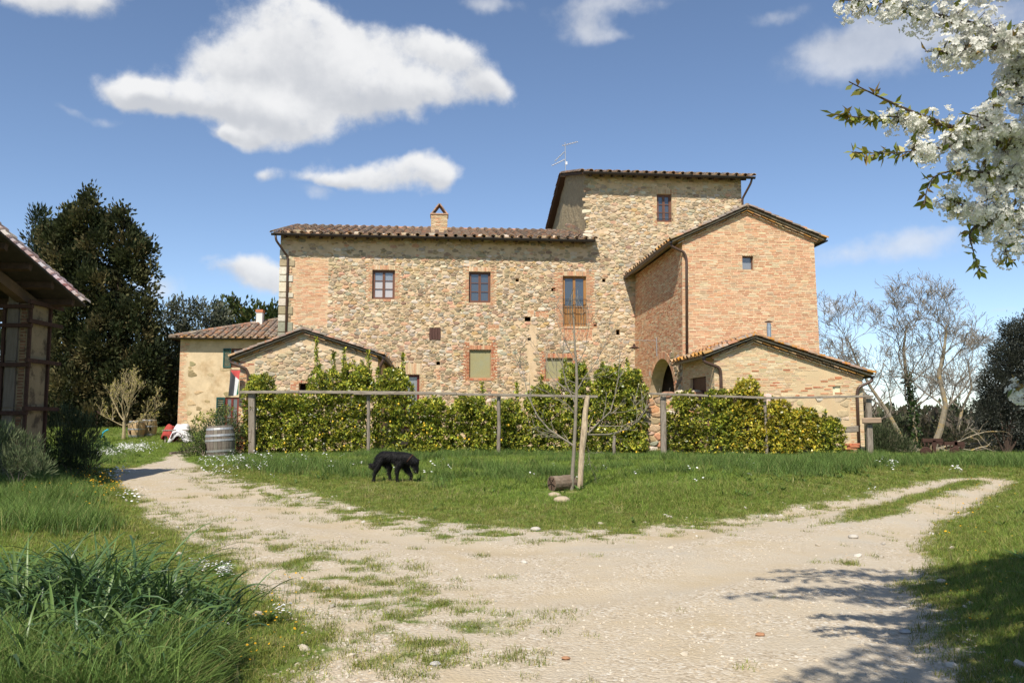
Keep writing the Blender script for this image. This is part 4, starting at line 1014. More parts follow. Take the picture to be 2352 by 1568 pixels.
th_ = Vector((0, 0, -.09)); fr4 = [E0, HF.W(WH+.4, zh+.02, OH), ap2, ap]
mb.add(fr4+[p+th_ for p in fr4], [(0,1,2,3),(7,6,5,4),(0,4,5,1)])
bk = HF.W(-OH, zh+.02, OH-2*Lr); mb.add([bk, E0, ap, bk+th_, E0+th_], [(0,1,2),(0,3,4,1)]); bk2 = HF.W(WH+.4, zh+.02, OH-2*Lr); mb.add([bk2, bk, ap, ap2], [(0,1,2,3)])
froof = put('roof', mb, M_EAVEWOOD, far)
c_, p_, s_ = tiles(froof, E0, HF.e, WH+.4+OH, w, Lw, pitch=.42, expo=.38, inside=hipok)
pieces('tile', 'roof_tiles', c_, M_TILE, froof, s_, most=290); pieces('pan_tile', 'pan_tiles', p_, M_TILE, froof, most=60)
k = 0; d = (ap-E0); n = int(d.length/.42)
for i in range(n):
    q = MB(); q.lathe(E0+d*(i/n)+UP*.06, [(.14, 0), (.12, .46)], 8, d.normalized(), jit(pick(TILES), .2)); put('hip_tile', q, M_TILE, froof)
gutter(far, HF.W(-OH-.05, zh+.03, OH+.06), HF.W(WH, zh+.01, OH+.06), .085)
P = at(597, 745, 54.0); zt = at(597, 718, 54.0).z; q = MB(); q.box((P.x, P.y, (P.z+zt)/2-.2), (.2, .2, (zt-P.z)/2+.2)); chm = put('chimney', q, mat('white_render', (.62, .6, .56), .9, 5, .1), far)
q = MB(); q.box((P.x, P.y, zt+.09), (.24, .24, .09), col=(.45, .17, .09)); put('chimney_cap', q, M_BRICK, chm)
# ------------------------------------------------------------------ low terrace wall with boulders
tw0 = at(1478, 960, 31.2); TW = Frame((tw0.x, tw0.y), 0); LT = TW.pix(1650, 960)[0]; ZT_ = TW.pix(1550, 908)[1]
twall = thing('terrace_wall', 'low rough stone and brick terrace wall half hidden behind the lemon hedge', 'wall', TW.W(LT/2, .3, 0))
mb = MB(); mb.box(TW.W(LT/2, (ZT_-.2)/2, -.2), (LT/2, .2, (ZT_+.2)/2), TW.e, TW.n); core = put('core', mb, M_MORTAR, twall)
st, sz = rubble(TW, 0, LT, .2, ZT_, [], lambda s, z: True, rmin=.05, rmax=.12, asp=2.0, relief=.06, pal=STONES+[((.48,.25,.14),6)])
pieces('stone', 'rubble_stone', st, M_STONE, twall, sz, most=200)
for (u, r0, lab) in ((1563, .17, 'larger pale boulder of two on the terrace wall, left one'), (1578, .14, 'oblong pale boulder between the two others on the terrace wall'), (1602, .18, 'round pale boulder at right on the terrace wall')):
    q = TW.pix(u, 905)[0]; P = TW.W(q, ZT_, -.15); mb = MB(); mb.ico(P+UP*r0*.55, (r0*1.3, r0, r0*.7), (.52,.42,.29), rings=7, n=10, jit=.05)
    tag(put('boulder', mb, M_STONE, None, P, smooth=True), lab, 'boulder', 'boulders on the terrace wall')

# ------------------------------------------------------------------ open barn at the left edge
Cv = at(198, 700, 19.8); Bv = at(-2, 528, 16.6); wB = (Bv-Cv).normalized(); aB = Vector((-1, -.06, 0)).normalized()
barn = thing('open_barn', 'open timber and brick barn with tiled roof at the left edge, in shadow', 'barn', (Cv.x-3, 15, .2))
LB_ = 7.0; DR_ = 9.0; E0 = Cv
mb = MB(); roof_slab(mb, E0, aB, DR_, wB, LB_, .05)
wN = Vector((wB.x, wB.y, -wB.z)); R0 = E0+wB*LB_; roof_slab(mb, R0, aB, DR_, wN, 5.5, .05)
broof = put('roof', mb, mat('dark_roof_boards', (.05, .04, .03), .9, 5, .3), barn)
M_TILEPALE = mat('pale_sheet', None, .7, 7, .15, trans=.55)
c_, p_, s_ = tiles(broof, E0+aB*.06, aB, 3.2, wB, LB_, pitch=.36, expo=.27, pal=[((.72,.58,.54),3),((.75,.66,.62),2),((.66,.48,.44),1)], edge=False)
for q in c_: put('tile', q, M_TILEPALE, broof)
for q in p_: put('pan_tile', q, M_TILEPALE, broof)
nB = aB.cross(wB); nB = nB if nB.z > 0 else -nB
for k in range(8):
    q = MB(); c = E0+wB*(.35+k*.86)+aB*(DR_/2+.1)-nB*.13; q.box(c, (DR_/2, .055, .075), aB, wB, nB); put('purlin', q, M_EAVEWOOD, broof)
for off in (.85, 4.5, 8.2):
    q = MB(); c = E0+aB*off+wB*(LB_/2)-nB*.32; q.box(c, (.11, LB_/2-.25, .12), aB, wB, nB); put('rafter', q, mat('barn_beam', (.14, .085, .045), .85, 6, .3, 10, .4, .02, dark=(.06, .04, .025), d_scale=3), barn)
q = MB(); q.box((-11.25-3.5, 19.25, 4.05), (3.6, .12, .14)); put('tie_beam', q, MATS['barn_beam'], barn)
def pillar(x0, x1, y0, y1, zt, detail):
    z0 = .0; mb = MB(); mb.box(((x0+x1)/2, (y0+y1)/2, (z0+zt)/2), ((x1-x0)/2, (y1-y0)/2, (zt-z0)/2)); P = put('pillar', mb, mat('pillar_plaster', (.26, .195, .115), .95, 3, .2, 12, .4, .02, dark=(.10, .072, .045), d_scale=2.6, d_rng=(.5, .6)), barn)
    if not detail: return
    fr = Frame((x0, y0), 0)
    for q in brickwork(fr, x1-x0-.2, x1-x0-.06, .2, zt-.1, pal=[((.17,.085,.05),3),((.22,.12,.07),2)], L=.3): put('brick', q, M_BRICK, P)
    for (s0_, s1_) in ((.06, .30),):
        z = .1
        while z < zt-.2:
            h = random.uniform(.7, 1.1); q = MB(); q.box(fr.W((s0_+s1_)/2, z+h/2, .03), ((s1_-s0_)/2, .03, h/2-.008)); put('plank', q, mat('grey_plank', (.15, .122, .095), .9, 5, .25, 10, .4, .01, stretch=(5, 5, .6)), P); z += h
    for (x, y) in ((x0-.03, y0-.03), (x1+.03, y0-.03), (x1+.03, y1+.03)):
        q = MB(); q.box((x, y, zt/2), (.032, .032, zt/2-.06)); put('corner_iron', q, M_RUST, P)
    for v in (640, 748, 838, 948):
        z = at(90, v, y0).z
        if z > zt-.05: z = zt-.12
        q = MB(); q.box(((x0+x1)/2-.2, y0-.1, z), ((x1-x0)/2+.32, .035, .045)); put('clamp_bar', q, M_RUST, P)
        q = MB(); q.box((x1+.1, (y0+y1)/2+.1, z+.1), (.035, (y1-y0)/2+.32, .045)); put('clamp_bar', q, M_RUST, P)
ptop = 4.30
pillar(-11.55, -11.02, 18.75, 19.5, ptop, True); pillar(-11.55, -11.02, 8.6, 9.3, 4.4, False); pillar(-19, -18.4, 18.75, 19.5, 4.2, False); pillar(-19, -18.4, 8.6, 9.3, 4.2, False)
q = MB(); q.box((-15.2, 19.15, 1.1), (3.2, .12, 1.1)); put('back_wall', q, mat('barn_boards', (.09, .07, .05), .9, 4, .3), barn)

# ------------------------------------------------------------------ trellis fence of posts and rails
def along(u, v, uL=578, uR=1997, YL=30.4, YR=28.5):
    Y = YL+(YR-YL)*(u-uL)/(uR-uL); return at(u, v, Y)
fence = thing('trellis_fence', 'weathered grey wooden trellis of posts and long rails in front of the lemon hedge', 'fence', along(1300, 1048))
for (u, utop, vt, vb, w, m) in ((579,579,902,1052,.115,0),(847,846,905,1052,.068,1),(1146,1146,908,1052,.066,1),(1410,1411,1000,1052,.055,1),(1524,1523,908,1052,.095,0),(1762,1757,916,1050,.055,1),(1999,1994,912,1060,.095,0)):
    A = along(u, vb); B = along(utop, vt, YL=30.4, YR=28.5); A.z = min(A.z, GZ(A.x, A.y)-.05) if True else A.z; mb = MB()
    d = (B-A); n = 7
    if m == 0:
        for i in range(n):
            a, b = A+d*(i/n), A+d*((i+1)/n)
        mb.bevelbox((A+B)/2, (w, w*.8, d.length/2), .015, Vector((1, 0, 0)), d.normalized().cross(Vector((1, 0, 0))).normalized(), d.normalized())
    else:
        pts = [A+d*(i/6)+Vector((random.uniform(-.015, .015), 0, 0)) for i in range(7)]; mb.tube(pts, [w*random.uniform(.85, 1.1) for _ in pts], 8)
    put('post', mb, M_WOOD, fence)
for (u0, v0, u1, v1, h, dy) in ((553,901,690,900,.052,-.2),(688,900,1000,903,.055,-.16),(815,904,1050,904,.045,-.21),(1035,905,1372,911,.045,-.17),(1488,904,1760,914,.04,-.2),(1755,914,2000,910,.038,-.2)):
    A = along(u0, v0)+Vector((0, dy, 0)); B = along(u1, v1)+Vector((0, dy, 0)); d = B-A; X = d.normalized(); Yv = Vector((0, 1, 0))-X*X.y; Yv.normalize()
    mb = MB(); n = 5
    for i in range(n): pass
    mb.bevelbox((A+B)/2, (d.length/2, .035, h), .012, X, Yv, X.cross(Yv)); put('rail', mb, M_RAIL, fence)
A = along(1974, 966)+Vector((0, -.2, 0)); B = along(2019, 965)+Vector((0, -.2, 0)); d = B-A; mb = MB(); mb.bevelbox((A+B)/2, (d.length/2, .03, .10), .03, d.normalized(), Vector((0, 1, 0)), UP); put('cross_plank', mb, mat('brown_plank', (.30, .21, .14), .9, 5, .25, 10, .4, .01, stretch=(.7, 5, 5)), fence)
A = at(1940, 987, 29.0); B = at(1972, 984, 29.0); mb = MB(); d = B-A; mb.bevelbox((A+B)/2, (d.length/2, .025, .11), .02, d.normalized(), Vector((0, 1, 0)), UP); put('low_plank', mb, M_RAIL, fence)

# heap of old bricks at the right corner and brick pier at the left one
def brick_heap(name, label, u, v, Y, n, w, h):
    P = at(u, v, Y); P.z = GZ(P.x, P.y); t = thing(name, label, 'bricks', P)
    for k in range(n):
        row = int(k/4); q = MB(); c = P+Vector((random.uniform(-w, w), random.uniform(-.1, .1), .05+row*h)); a = random.uniform(-.25, .25)
        q.bevelbox(c, (.14, .07, .035), .008, Vector((math.cos(a), math.sin(a), random.uniform(-.05, .05))).normalized(), Vector((-math.sin(a), math.cos(a), 0)), UP, jit(pick(BRICKS_RED), .2)); put('brick', q, M_BRICK, t)
brick_heap('brick_heap', 'small heap of red bricks at the right corner of the brick outbuilding', 1948, 1035, 29.2, 24, .28, .075)
P = at(551, 1046, 30.6); P.z = GZ(P.x, P.y); pier = thing('brick_pier', 'short red brick pier between the grey barrel and the first trellis post', 'brick pier', P)
fr = Frame((P.x-.16, P.y), 0)
mb = MB(); mb.box(P+Vector((0, .14, .42)), (.14, .12, .5)); put('core', mb, M_BRICKMORTAR, pier)
for q in brickwork(fr, 0, .32, P.z-.05, P.z+.95, pal=BRICKS_RED, L=.26, proud=.03): put('brick', q, M_BRICK, pier)

# ------------------------------------------------------------------ barrels
def barrel(P, h, rm, re, wood, label, hoops, tilt=0, spin=0, group='old wine barrels standing by the drive', slots=((-.62, .3),)):
    t = thing('wine_barrel', label, 'barrel', P, group); t.rotation_euler = (0, tilt, 0)
    n = 22; rad = lambda z: rm-(rm-re)*abs(2*z/h-1)**2.0
    base = Vector(P)
    def pt(a, z, r_): return base+Vector((math.cos(a)*r_, math.sin(a)*r_, z))
    for k in range(n):
        mb = MB(); V = []; m = 7; a0, a1 = 2*math.pi*(k+.03)/n+spin, 2*math.pi*(k+.97)/n+spin
        for i in range(m):
            z = h*i/(m-1); V += [pt(a0, z, rad(z)-.03), pt(a0, z, rad(z)), pt((a0+a1)/2, z, rad(z)*1.004), pt(a1, z, rad(z)), pt(a1, z, rad(z)-.03)]
        fs = []
        for i in range(m-1):
            for j in range(4): fs.append((i*5+j, i*5+j+1, (i+1)*5+j+1, (i+1)*5+j))
        fs.append((4,3,2,1,0)); fs.append(tuple((m-1)*5+j for j in range(5)))
        mb.add(V, fs, jit(wood, .16)); put('stave', mb, mat('barrel_wood', None, .8, 5, .3, 14, .3, .01, stretch=(5, 5, .8)), t)
    mb = MB(); mb.lathe(base, [(rad(h*.06)-.04, h*.04), (rad(h*.06)-.04, h*.06)], 20, col=wood); mb.lathe(base, [(rad(h*.95)-.035, h*.94), (rad(h*.95)-.035, h*.965)], 20, col=wood); put('head', mb, MATS['barrel_wood'], t)
    for z in hoops:
        mb = MB(); w = .032*h; z0, z1 = h*z-w, h*z+w; mb.lathe(base, [(rad(z0)+.002, z0), (rad(z0)+.012, z0), (rad(z1)+.012, z1), (rad(z1)+.002, z1)], 28, caps=False); put('hoop', mb, mat('galvanised_hoop', (.42, .42, .42), .5, 8, .25, metal=.5, dark=(.3, .28, .25), d_scale=4), t, smooth=False)
    for (an, zz) in slots:
        mb = MB(); a = -math.pi/2+an; r_ = rad(h*zz); c = pt(a, h*zz, r_-.005); mb.box(c, (.012, .055*h, .10*h), Vector((math.cos(a), math.sin(a), 0)), Vector((-math.sin(a), math.cos(a), 0)), UP); put('slot_shade', mb, M_DARK, t)  # proud dark block painting the shade of a cut hole
    return t
P = at(507, 1058, 29.2); P.z = GZ(P.x, P.y)-.05
barrel(P, 1.12, .50, .415, (.165, .135, .105), 'large weathered grey barrel tilted beside the first trellis post', (.07, .22, .55, .70, .9), R(-3.5), slots=((-.95, .36),))
P = at(312, 1017, 47.5); P.z = GZ(P.x, P.y)-.02
barrel(P, .97, .46, .37, (.40, .27, .14), 'tan barrel with two grey hoops, front one of the far pair', (.05, .12, .5, .94), slots=((-.35, .32),))
P = at(341, 1014, 48.3); P.z = GZ(P.x, P.y)-.02
barrel(P, .97, .44, .37, (.36, .255, .13), 'tan barrel half hidden behind the front one of the far pair', (.05, .12, .58, .94), slots=((.55, .42),))

# ------------------------------------------------------------------ dog
def solid_body(name, nodes, edges, m, parent, origin, flat=.88):
    """one continuous skin: tapered limbs along the skeleton, fused by a voxel remesh and smoothed"""
    mb = MB(); rad = lambda n: n[1][1]*.5+n[1][0]*.5 if hasattr(n[1], '__len__') else n[1]
    for (i, j) in edges:
        A, B = Vector(nodes[i][0]), Vector(nodes[j][0]); ra, rb = rad(nodes[i]), rad(nodes[j]); mb.tube([A+(B-A)*t/4 for t in range(5)], [ra+(rb-ra)*t/4 for t in range(5)], 12)
    for n in nodes: r_ = rad(n); mb.ico(n[0], (r_, r_*flat, r_), rings=8, n=12)
    me = bpy.data.meshes.new(name); me.from_pydata([tuple(p) for p in mb.v], [], mb.f); o = bpy.data.objects.new(name, me); COL.objects.link(o)
    r_ = o.modifiers.new('fuse', 'REMESH'); r_.mode = 'VOXEL'; r_.voxel_size = .016; r_.use_smooth_shade = True
    q_ = o.modifiers.new('smooth', 'SMOOTH'); q_.factor = .5; q_.iterations = 7
    dg = bpy.context.evaluated_depsgraph_get(); dg.update(); nm = bpy.data.meshes.new_from_object(o.evaluated_get(dg)); bpy.data.objects.remove(o); bpy.data.meshes.remove(me)
    nm.transform(Matrix.Translation(origin)); nm.materials.clear(); return link(name, nm, m, parent, smooth=True)
dP = G(905, 1112); dP.z = GZ(dP.x, dP.y)
dog = thing('dog', 'black shaggy dog with grey muzzle walking right over the lawn, head low', 'dog', dP)
K = .00094*dP.y/19.5
def D(zx, zy, y=0.0): return ((zx-1200)*K, y, (1225-zy)*K)
nodes = [(D(1080, 600), .128), (D(1290, 635), .152), (D(1430, 650), .158), (D(940, 595), .13), (D(840, 635), .108),
    (D(1550, 655), .142), (D(1650, 700), .118), (D(1710, 745), .108), (D(1745, 850), .064), (D(1768, 955), .046),
    # hind legs, near and far side
    (D(850, 720, -.07), .09), (D(815, 860, -.09), .068), (D(742, 1000, -.09), .042), (D(708, 1150, -.09), .034), (D(740, 1195, -.09), .034),
    (D(970, 725, .07), .085), (D(1080, 870, .09), .068), (D(1062, 1000, .09), .044), (D(1090, 1165, .09), .034), (D(1128, 1200, .09), .034),
    # fore legs
    (D(1345, 780, -.08), .09), (D(1292, 930, -.10), .056), (D(1288, 1080, -.10), .041), (D(1300, 1205, -.10), .036), (D(1338, 1238, -.10), .035),
    (D(1450, 780, .08), .09), (D(1545, 950, .09), .058), (D(1622, 1070, .09), .043), (D(1600, 1190, .09), .035), (D(1632, 1228, .09), .034),
    # tail
    (D(785, 700), .06), (D(740, 790), .062), (D(685, 835), .062), (D(605, 795), .042)]
edges = [(0,1),(1,2),(0,3),(3,4),(2,5),(5,6),(6,7),(7,8),(8,9),(3,10),(10,11),(11,12),(12,13),(13,14),(3,15),(15,16),(16,17),(17,18),(18,19),(2,20),(20,21),(21,22),(22,23),(23,24),(2,25),(25,26),(26,27),(27,28),(28,29),(4,30),(30,31),(31,32),(32,33)]
M_FUR = mat('black_fur', (.006, .005, .0045), .5, 26, .35, 60, .8, .02, spec=.22)
body = solid_body('body', nodes, edges, M_FUR, dog, dP)
def dpt(zx, zy, y=0.0): return dP+Vector(D(zx, zy, y))
for sgn, (ex, ey) in ((-1, (1665, 600)), (1, (1830, 690))):
    mb = MB(); a = dpt(1690 if sgn < 0 else 1755, 690, .05*sgn-.01); b = dpt(ex, ey, .07*sgn-.02); mb.tube([a, a+(b-a)*.5, b], [.045, .034, .006], 6); put('ear', mb, M_FUR, dog, smooth=True)
mb = MB(); mb.ico(dpt(1778, 985, 0), (.022, .026, .02), (.01,)*3, rings=5, n=8); put('nose', mb, mat('wet_nose', (.01, .01, .01), .3), dog, smooth=True)
mb = MB(); mb.tube([dpt(1722, 925, -.035), dpt(1745, 965, -.032), dpt(1765, 990, -.02)], [.014, .024, .012], 6); put('grey_muzzle', mb, mat('grey_muzzle_fur', (.16, .145, .13), .8, 40, .4), dog, smooth=True)
for sgn in (-1, 1):
    mb = MB(); mb.ico(dpt(1752, 810, .06*sgn), (.012, .012, .012), (.03,)*3, rings=4, n=6); put('eye', mb, mat('dark_eye', (.02, .01, .006), .15), dog, smooth=True)
mb = MB(); cN = dpt(1570, 665); ax = (dpt(1680, 740)-dpt(1500, 600)).normalized(); mb.lathe(cN, [(.142, -.008), (.149, -.008), (.149, .008), (.142, .008)], 20, ax, caps=False); put('collar', mb, mat('brown_collar', (.07, .028, .014), .6), dog)
# tufts of long hair along belly, breeches and tail
hv = []; hf = []; rr = np.random.default_rng(3)
cosrc = [(p.co+world_origin(body), p.normal.copy()) for p in body.data.vertices]
for _ in range(4200):
    p, nrm = cosrc[rr.integers(len(cosrc))]
    if p.z < dP.z+.22 and rr.random() < .6: continue
    d = (Vector((-.8, 0, -.65))+nrm*.5+Vector(rr.normal(0, .15, 3))).normalized(); L = rr.uniform(.03, .07); s_ = d.cross(nrm)
    if s_.length < .01: continue
    s_.normalize(); k = len(hv); hv += [p-s_*.008-nrm*.004, p+s_*.008-nrm*.004, p+d*L+nrm*.006]; hf.append((k, k+1, k+2))
o = link('coat', np_mesh('coat', [tuple(v) for v in hv], hf), M_FUR, dog); o['kind'] = 'stuff'

# ------------------------------------------------------------------ flag
fl = at(541, 850, 34.45); flag = thing('flag', 'faded flag hanging by the stone outbuilding: red triangle over black, white and green bands', 'flag', fl)
fw, fh = px(23, 34.45), px(59, 34.45)
def fpt(x, y, k): # x 0..1 left-right, y 0..1 downwards
    return fl+Vector(((x-.5)*fw*(1-.08*math.sin(y*3))-.12*y*fw, -.05*math.sin(x*7+y*2.2)+(.004 if k else 0), -y*fh))
def fpanel(name, col, poly, n=10):
    """strip between two edges, each a list of (x,y) corner pairs"""
    mb = MB(); (a, b), (c, d) = poly
    for k in (0, 1):
        V = []; fs = []
        for i in range(n+1):
            t = i/n
            for j in range(5):
                u = j/4; l = (a[0]+(b[0]-a[0])*t, a[1]+(b[1]-a[1])*t); r_ = (c[0]+(d[0]-c[0])*t, c[1]+(d[1]-c[1])*t); V.append(fpt(l[0]+(r_[0]-l[0])*u, l[1]+(r_[1]-l[1])*u, k))
        for i in range(n):
            for j in range(4):
                q = (i*5+j, i*5+j+1, (i+1)*5+j+1, (i+1)*5+j); fs.append(q if k == 0 else q[::-1])
        mb.add(V, fs, col)
    put(name, mb, mat('flag_cloth', None, .85, 12, .12, trans=.2), flag, smooth=True)
fpanel('red_triangle', (.62, .10, .09), (((0, 0), (.5, .25)), ((1, 0), (1, .37))))
fpanel('black_stripe', (.085, .085, .09), (((0, .003), (0, 1)), ((.5, .253), (.47, 1))))
fpanel('white_stripe', (.72, .71, .70), (((.503, .253), (.473, 1)), ((1, .373), (.82, .97))))
fpanel('green_stripe', (.04, .22, .12), (((.985, .44), (.825, .97)), ((1, .44), (1, .95))))
mb = MB(); mb.tube([fl+Vector((-fw*.6, .02, .02)), fl+Vector((fw*.75, .1, .02))], .012, 6); put('rod', mb, M_IRON, flag)

# ------------------------------------------------------------------ log, stones, antenna, lamp
lg = G(1282, 1130); lg.z = GZ(lg.x, lg.y)
t = thing('log', 'short cut log with cracked end lying against the young tree', 'log', lg)
A = lg+Vector((-.14, -.14, .15)); B = lg+Vector((.32, .16, .16)); d = (B-A)/8; mb = MB()
mb.tube([A+d*i for i in range(9)], [.155*random.uniform(.93, 1.05) for _ in range(9)], 14); put('bark', mb, mat('log_bark', (.2, .15, .105), .95, 7, .35, 14, .8, .03, dark=(.09, .06, .04), d_scale=4), t)
mb = MB(); ax = -d.normalized(); rgs = [(.0, .012), (.05, .012), (.052, .006), (.09, .01), (.092, .004), (.135, .006), (.15, -.004)]; mb.lathe(A, rgs[::-1], 16, ax, caps=False); put('cut_end', mb, mat('log_end', (.15, .095, .062), .95, 12, .35, 20, .8, .02, dark=(.05, .03, .022), d_scale=8), t)
for k in range(5):
    an = k*1.3+.3; a_ = ax.orthogonal().normalized(); b_ = ax.cross(a_); dd = a_*math.cos(an)+b_*math.sin(an); mb = MB(); mb.box(A+ax*.014+dd*.07, (.06, .006, .004), dd, ax.cross(dd), ax); put('crack', mb, M_DARK, t)
for (u, v, s_, lab) in ((1274, 1147, .13, 'pale flat stone in the grass just below the log'), (1290, 1160, .15, 'pale round stone lowest of the two below the log'), (1230, 1216, .075, 'small white stone at the lawn edge left of the road'), (1960, 1230, .07, 'flat white stone at the lawn edge near the right track')):
    P = G(u, v); P.z = GZ(P.x, P.y); mb = MB(); mb.ico(P+UP*s_*.3, (s_*1.05, s_*.8, s_*.5), (.40,.32,.22) if v < 1200 else (.44,.40,.34), rings=6, n=9, jit=.08); tag(put('stone', mb, M_STONE, None, P, smooth=True), lab, 'stone', 'loose stones on the lawn')
for (u, v, s_, lab) in ((1745, 1460, .04, 'small orange tile shard in the tree shadow on the road'), (1300, 1515, .032, 'orange brick shard on the gravel in the foreground'), (1000, 1530, .04, 'grey flat stone in the foreground gravel'), (2080, 1440, .05, 'grey pebble at the shaded right road edge')):
    P = G(u, v); P.z = GZ(P.x, P.y); mb = MB(); mb.ico(P+UP*.012, (s_, s_*.7, s_*.4), (.34,.18,.10) if 'orange' in lab else (.4,.38,.35), rings=4, n=7, jit=.15); tag(put('shard', mb, M_STONE, None, P), lab, 'shard', 'shards lying on the gravel')
aP = at(1299, 398, 48.0); antenna = thing('antenna', 'thin grey television aerial on a mast on the tower roof', 'antenna', aP)
ap_ = lambda zx, zy: at((1980+zx/2.063)*.6125, (500+zy/2.063)*.6125, 48.0)
mb = MB(); mb.tube([ap_(291, 330), ap_(287, 72)], .032, 7); put('mast', mb, M_STEEL, antenna)
for (a, b, n, l) in (((265, 97), (385, 66), 6, .30), ((282, 143), (208, 216), 7, .16), ((284, 203), (184, 251), 6, .2)):
    A, B = ap_(*a), ap_(*b); mb = MB(); mb.tube([A, B], .02, 6); bo = put('boom', mb, M_STEEL, antenna)
    for k in range(n):
        c = A+(B-A)*((k+.6)/n); mb = MB(); q = Vector((.35, .9, .15)).normalized(); mb.tube([c-q*l, c+q*l], .012, 5); put('element', mb, M_STEEL, bo)
mb = MB(); mb.box(ap_(298, 232), (.05, .04, .09)); put('junction_box', mb, mat('white_plastic', (.6, .6, .6), .5), antenna)
L0 = AL.pix(1432, 782); lm = AL.W(AL.pix(1510, 796)[0], AL.pix(1510, 796)[1], .05)
lamp = thing('wall_lamp', 'iron bracket lamp with flat shade above the cellar arch', 'lamp', lm)
mb = MB(); mb.box(lm, (.02, .02, .42)); put('wall_plate', mb, M_STEEL, lamp)
hd = lm-AL.n*.1; A = lm+UP*.28; B = A-AL.n*1.25; mb = MB(); mb.tube([A, B, B-UP*.12-AL.n*.08, B-UP*.2-AL.n*.02], .014, 6); mb.tube([lm-UP*.2, A-AL.n*.6], .010, 5); put('arm', mb, M_STEEL, lamp)
S_ = B+AL.n*.22-UP*.14; mb = MB(); mb.lathe(S_-UP*.22, [(.24, 0), (.23, .02), (.06, .10), (.04, .2)], 16); put('lamp_shade', mb, M_RUST, lamp); mb = MB(); mb.ico(S_-UP*.22, (.05, .05, .07), (.6,.6,.55), rings=5, n=8); put('bulb', mb, mat('bulb_glass', (.6, .58, .5), .2), lamp)

# ------------------------------------------------------------------ the far end of the drive: cart with cloths, post, pipe, fallen branch
cP = at(408, 1016, 44.5); cP.z = GZ(cP.x, cP.y); cart = thing('garden_cart', 'old wooden cart frame with branches under the red and white cloths', 'cart', cP)
for x in (-.55, .5):
    for y in (-.25, .25): mb = MB(); mb.box(cP+Vector((x, y, .35)), (.04, .04, .35)); put('leg', mb, M_WOOD, cart)
mb = MB(); mb.bevelbox(cP+Vector((0, 0, .66)), (.72, .34, .035), .01); put('top_board', mb, M_WOOD, cart)
mb = MB(); mb.lathe(cP+Vector((.1, -.42, .28)), [(.27, -.02), (.3, -.02), (.3, .02), (.27, .02)], 16, Vector((0, 1, 0)), caps=False); put('wheel', mb, M_RUST, cart)
def drape(name, label, cx, w, d, zt, drop, col, seed, P=cP):
    rr = np.random.default_rng(seed); nx, ny = 18, 16; V = []; ph = rr.uniform(0, 6, 4)
    for i in range(nx+1):
        for j in range(ny+1):
            a, b = i/nx*2-1, j/ny*2-1; r_ = max(abs(a), abs(b)); top = min(1, r_/.45); x = cx+a*w*(.65+.35*top); y = b*d; f = max(0, r_-.42)/.58
            z = zt-drop*f**1.2*(1+.25*math.sin(ph[0]+a*3))+.07*math.sin(a*5+ph[1])*math.cos(b*4+ph[2])+.1*(1-r_); fold = .06*f*math.sin(math.atan2(b, a)*9+ph[3])
            V.append((P.x+x*(1+fold), P.y+y*(1+fold)-.02, P.z+z))
    Fq = [(i*(ny+1)+j, (i+1)*(ny+1)+j, (i+1)*(ny+1)+j+1, i*(ny+1)+j+1) for i in range(nx) for j in range(ny)]
    me = np_mesh(name, V, Fq, None, True); o = link(name, me, mat('cloth_'+name, col, .9, 14, .12, trans=.2), None, P)
    sm = o.modifiers.new('thickness', 'SOLIDIFY'); sm.thickness = .008
    return tag(o, label, 'cloth')
drape('red_cloth', 'faded red cloth over the left end of the garden cart', -.42, .36, .4, .86, .62, (.42, .065, .05), 4)
drape('white_cloth', 'crumpled white cloth over the middle and right of the garden cart', .26, .62, .46, .92, .80, (.70, .67, .66), 9)
mb = MB()
for k in range(14):
    a = cP+Vector((random.uniform(-.3, .5), -.45, random.uniform(.05, .3))); b = a+Vector((random.uniform(-.5, .5), random.uniform(-.1, .1), random.uniform(-.05, .4))); mb.tube([a, (a+b)/2+Vector((0, 0, .04)), b], [.015, .012, .006], 5)
put('brushwood', mb, M_DARKBARK, cart)['kind'] = 'stuff'
pp = at(285, 1006, 46.0); pp.z = GZ(pp.x, pp.y); mb = MB(); zt = at(284, 955, 46).z; mb.box((pp.x, pp.y, (pp.z+zt)/2), (.055, .05, (zt-pp.z)/2)); tag(put('stake', mb, M_WOOD, None, pp), 'short grey wooden stake beside the budding fruit tree', 'stake')
hp = at(240, 1005, 45); hp.z = GZ(hp.x, hp.y); mb = MB(); mb.tube([at(234, 1004, 45), at(237, 993, 45), at(242, 989, 45), at(249, 986, 45)], [.03, .045, .045, .05], 8); tag(put('bent_pipe', mb, mat('turquoise_plastic', (.03, .33, .42), .4), None, hp), 'turquoise bent pipe sticking out of the grass under the dark tree', 'pipe')
br = thing('fallen_branch', 'bare fallen branch lying across the end of the drive', 'branch', G(440, 1040))
for k, pts in enumerate((((405,1046),(420,1044),(437,1043),(452,1044)), ((440,1043),(450,1038),(458,1036),(470,1038)), ((452,1044),(462,1045),(472,1043)))):
    q = []
    for (u, v) in pts: p = G(u-14, v-2); p.z = GZ(p.x, p.y)+.06+.03*k; q.append(p)
    mb = MB(); mb.tube(q, [.05-.012*k]*(len(q)-1)+[.015], 6); put('limb', mb, M_BARK, br)
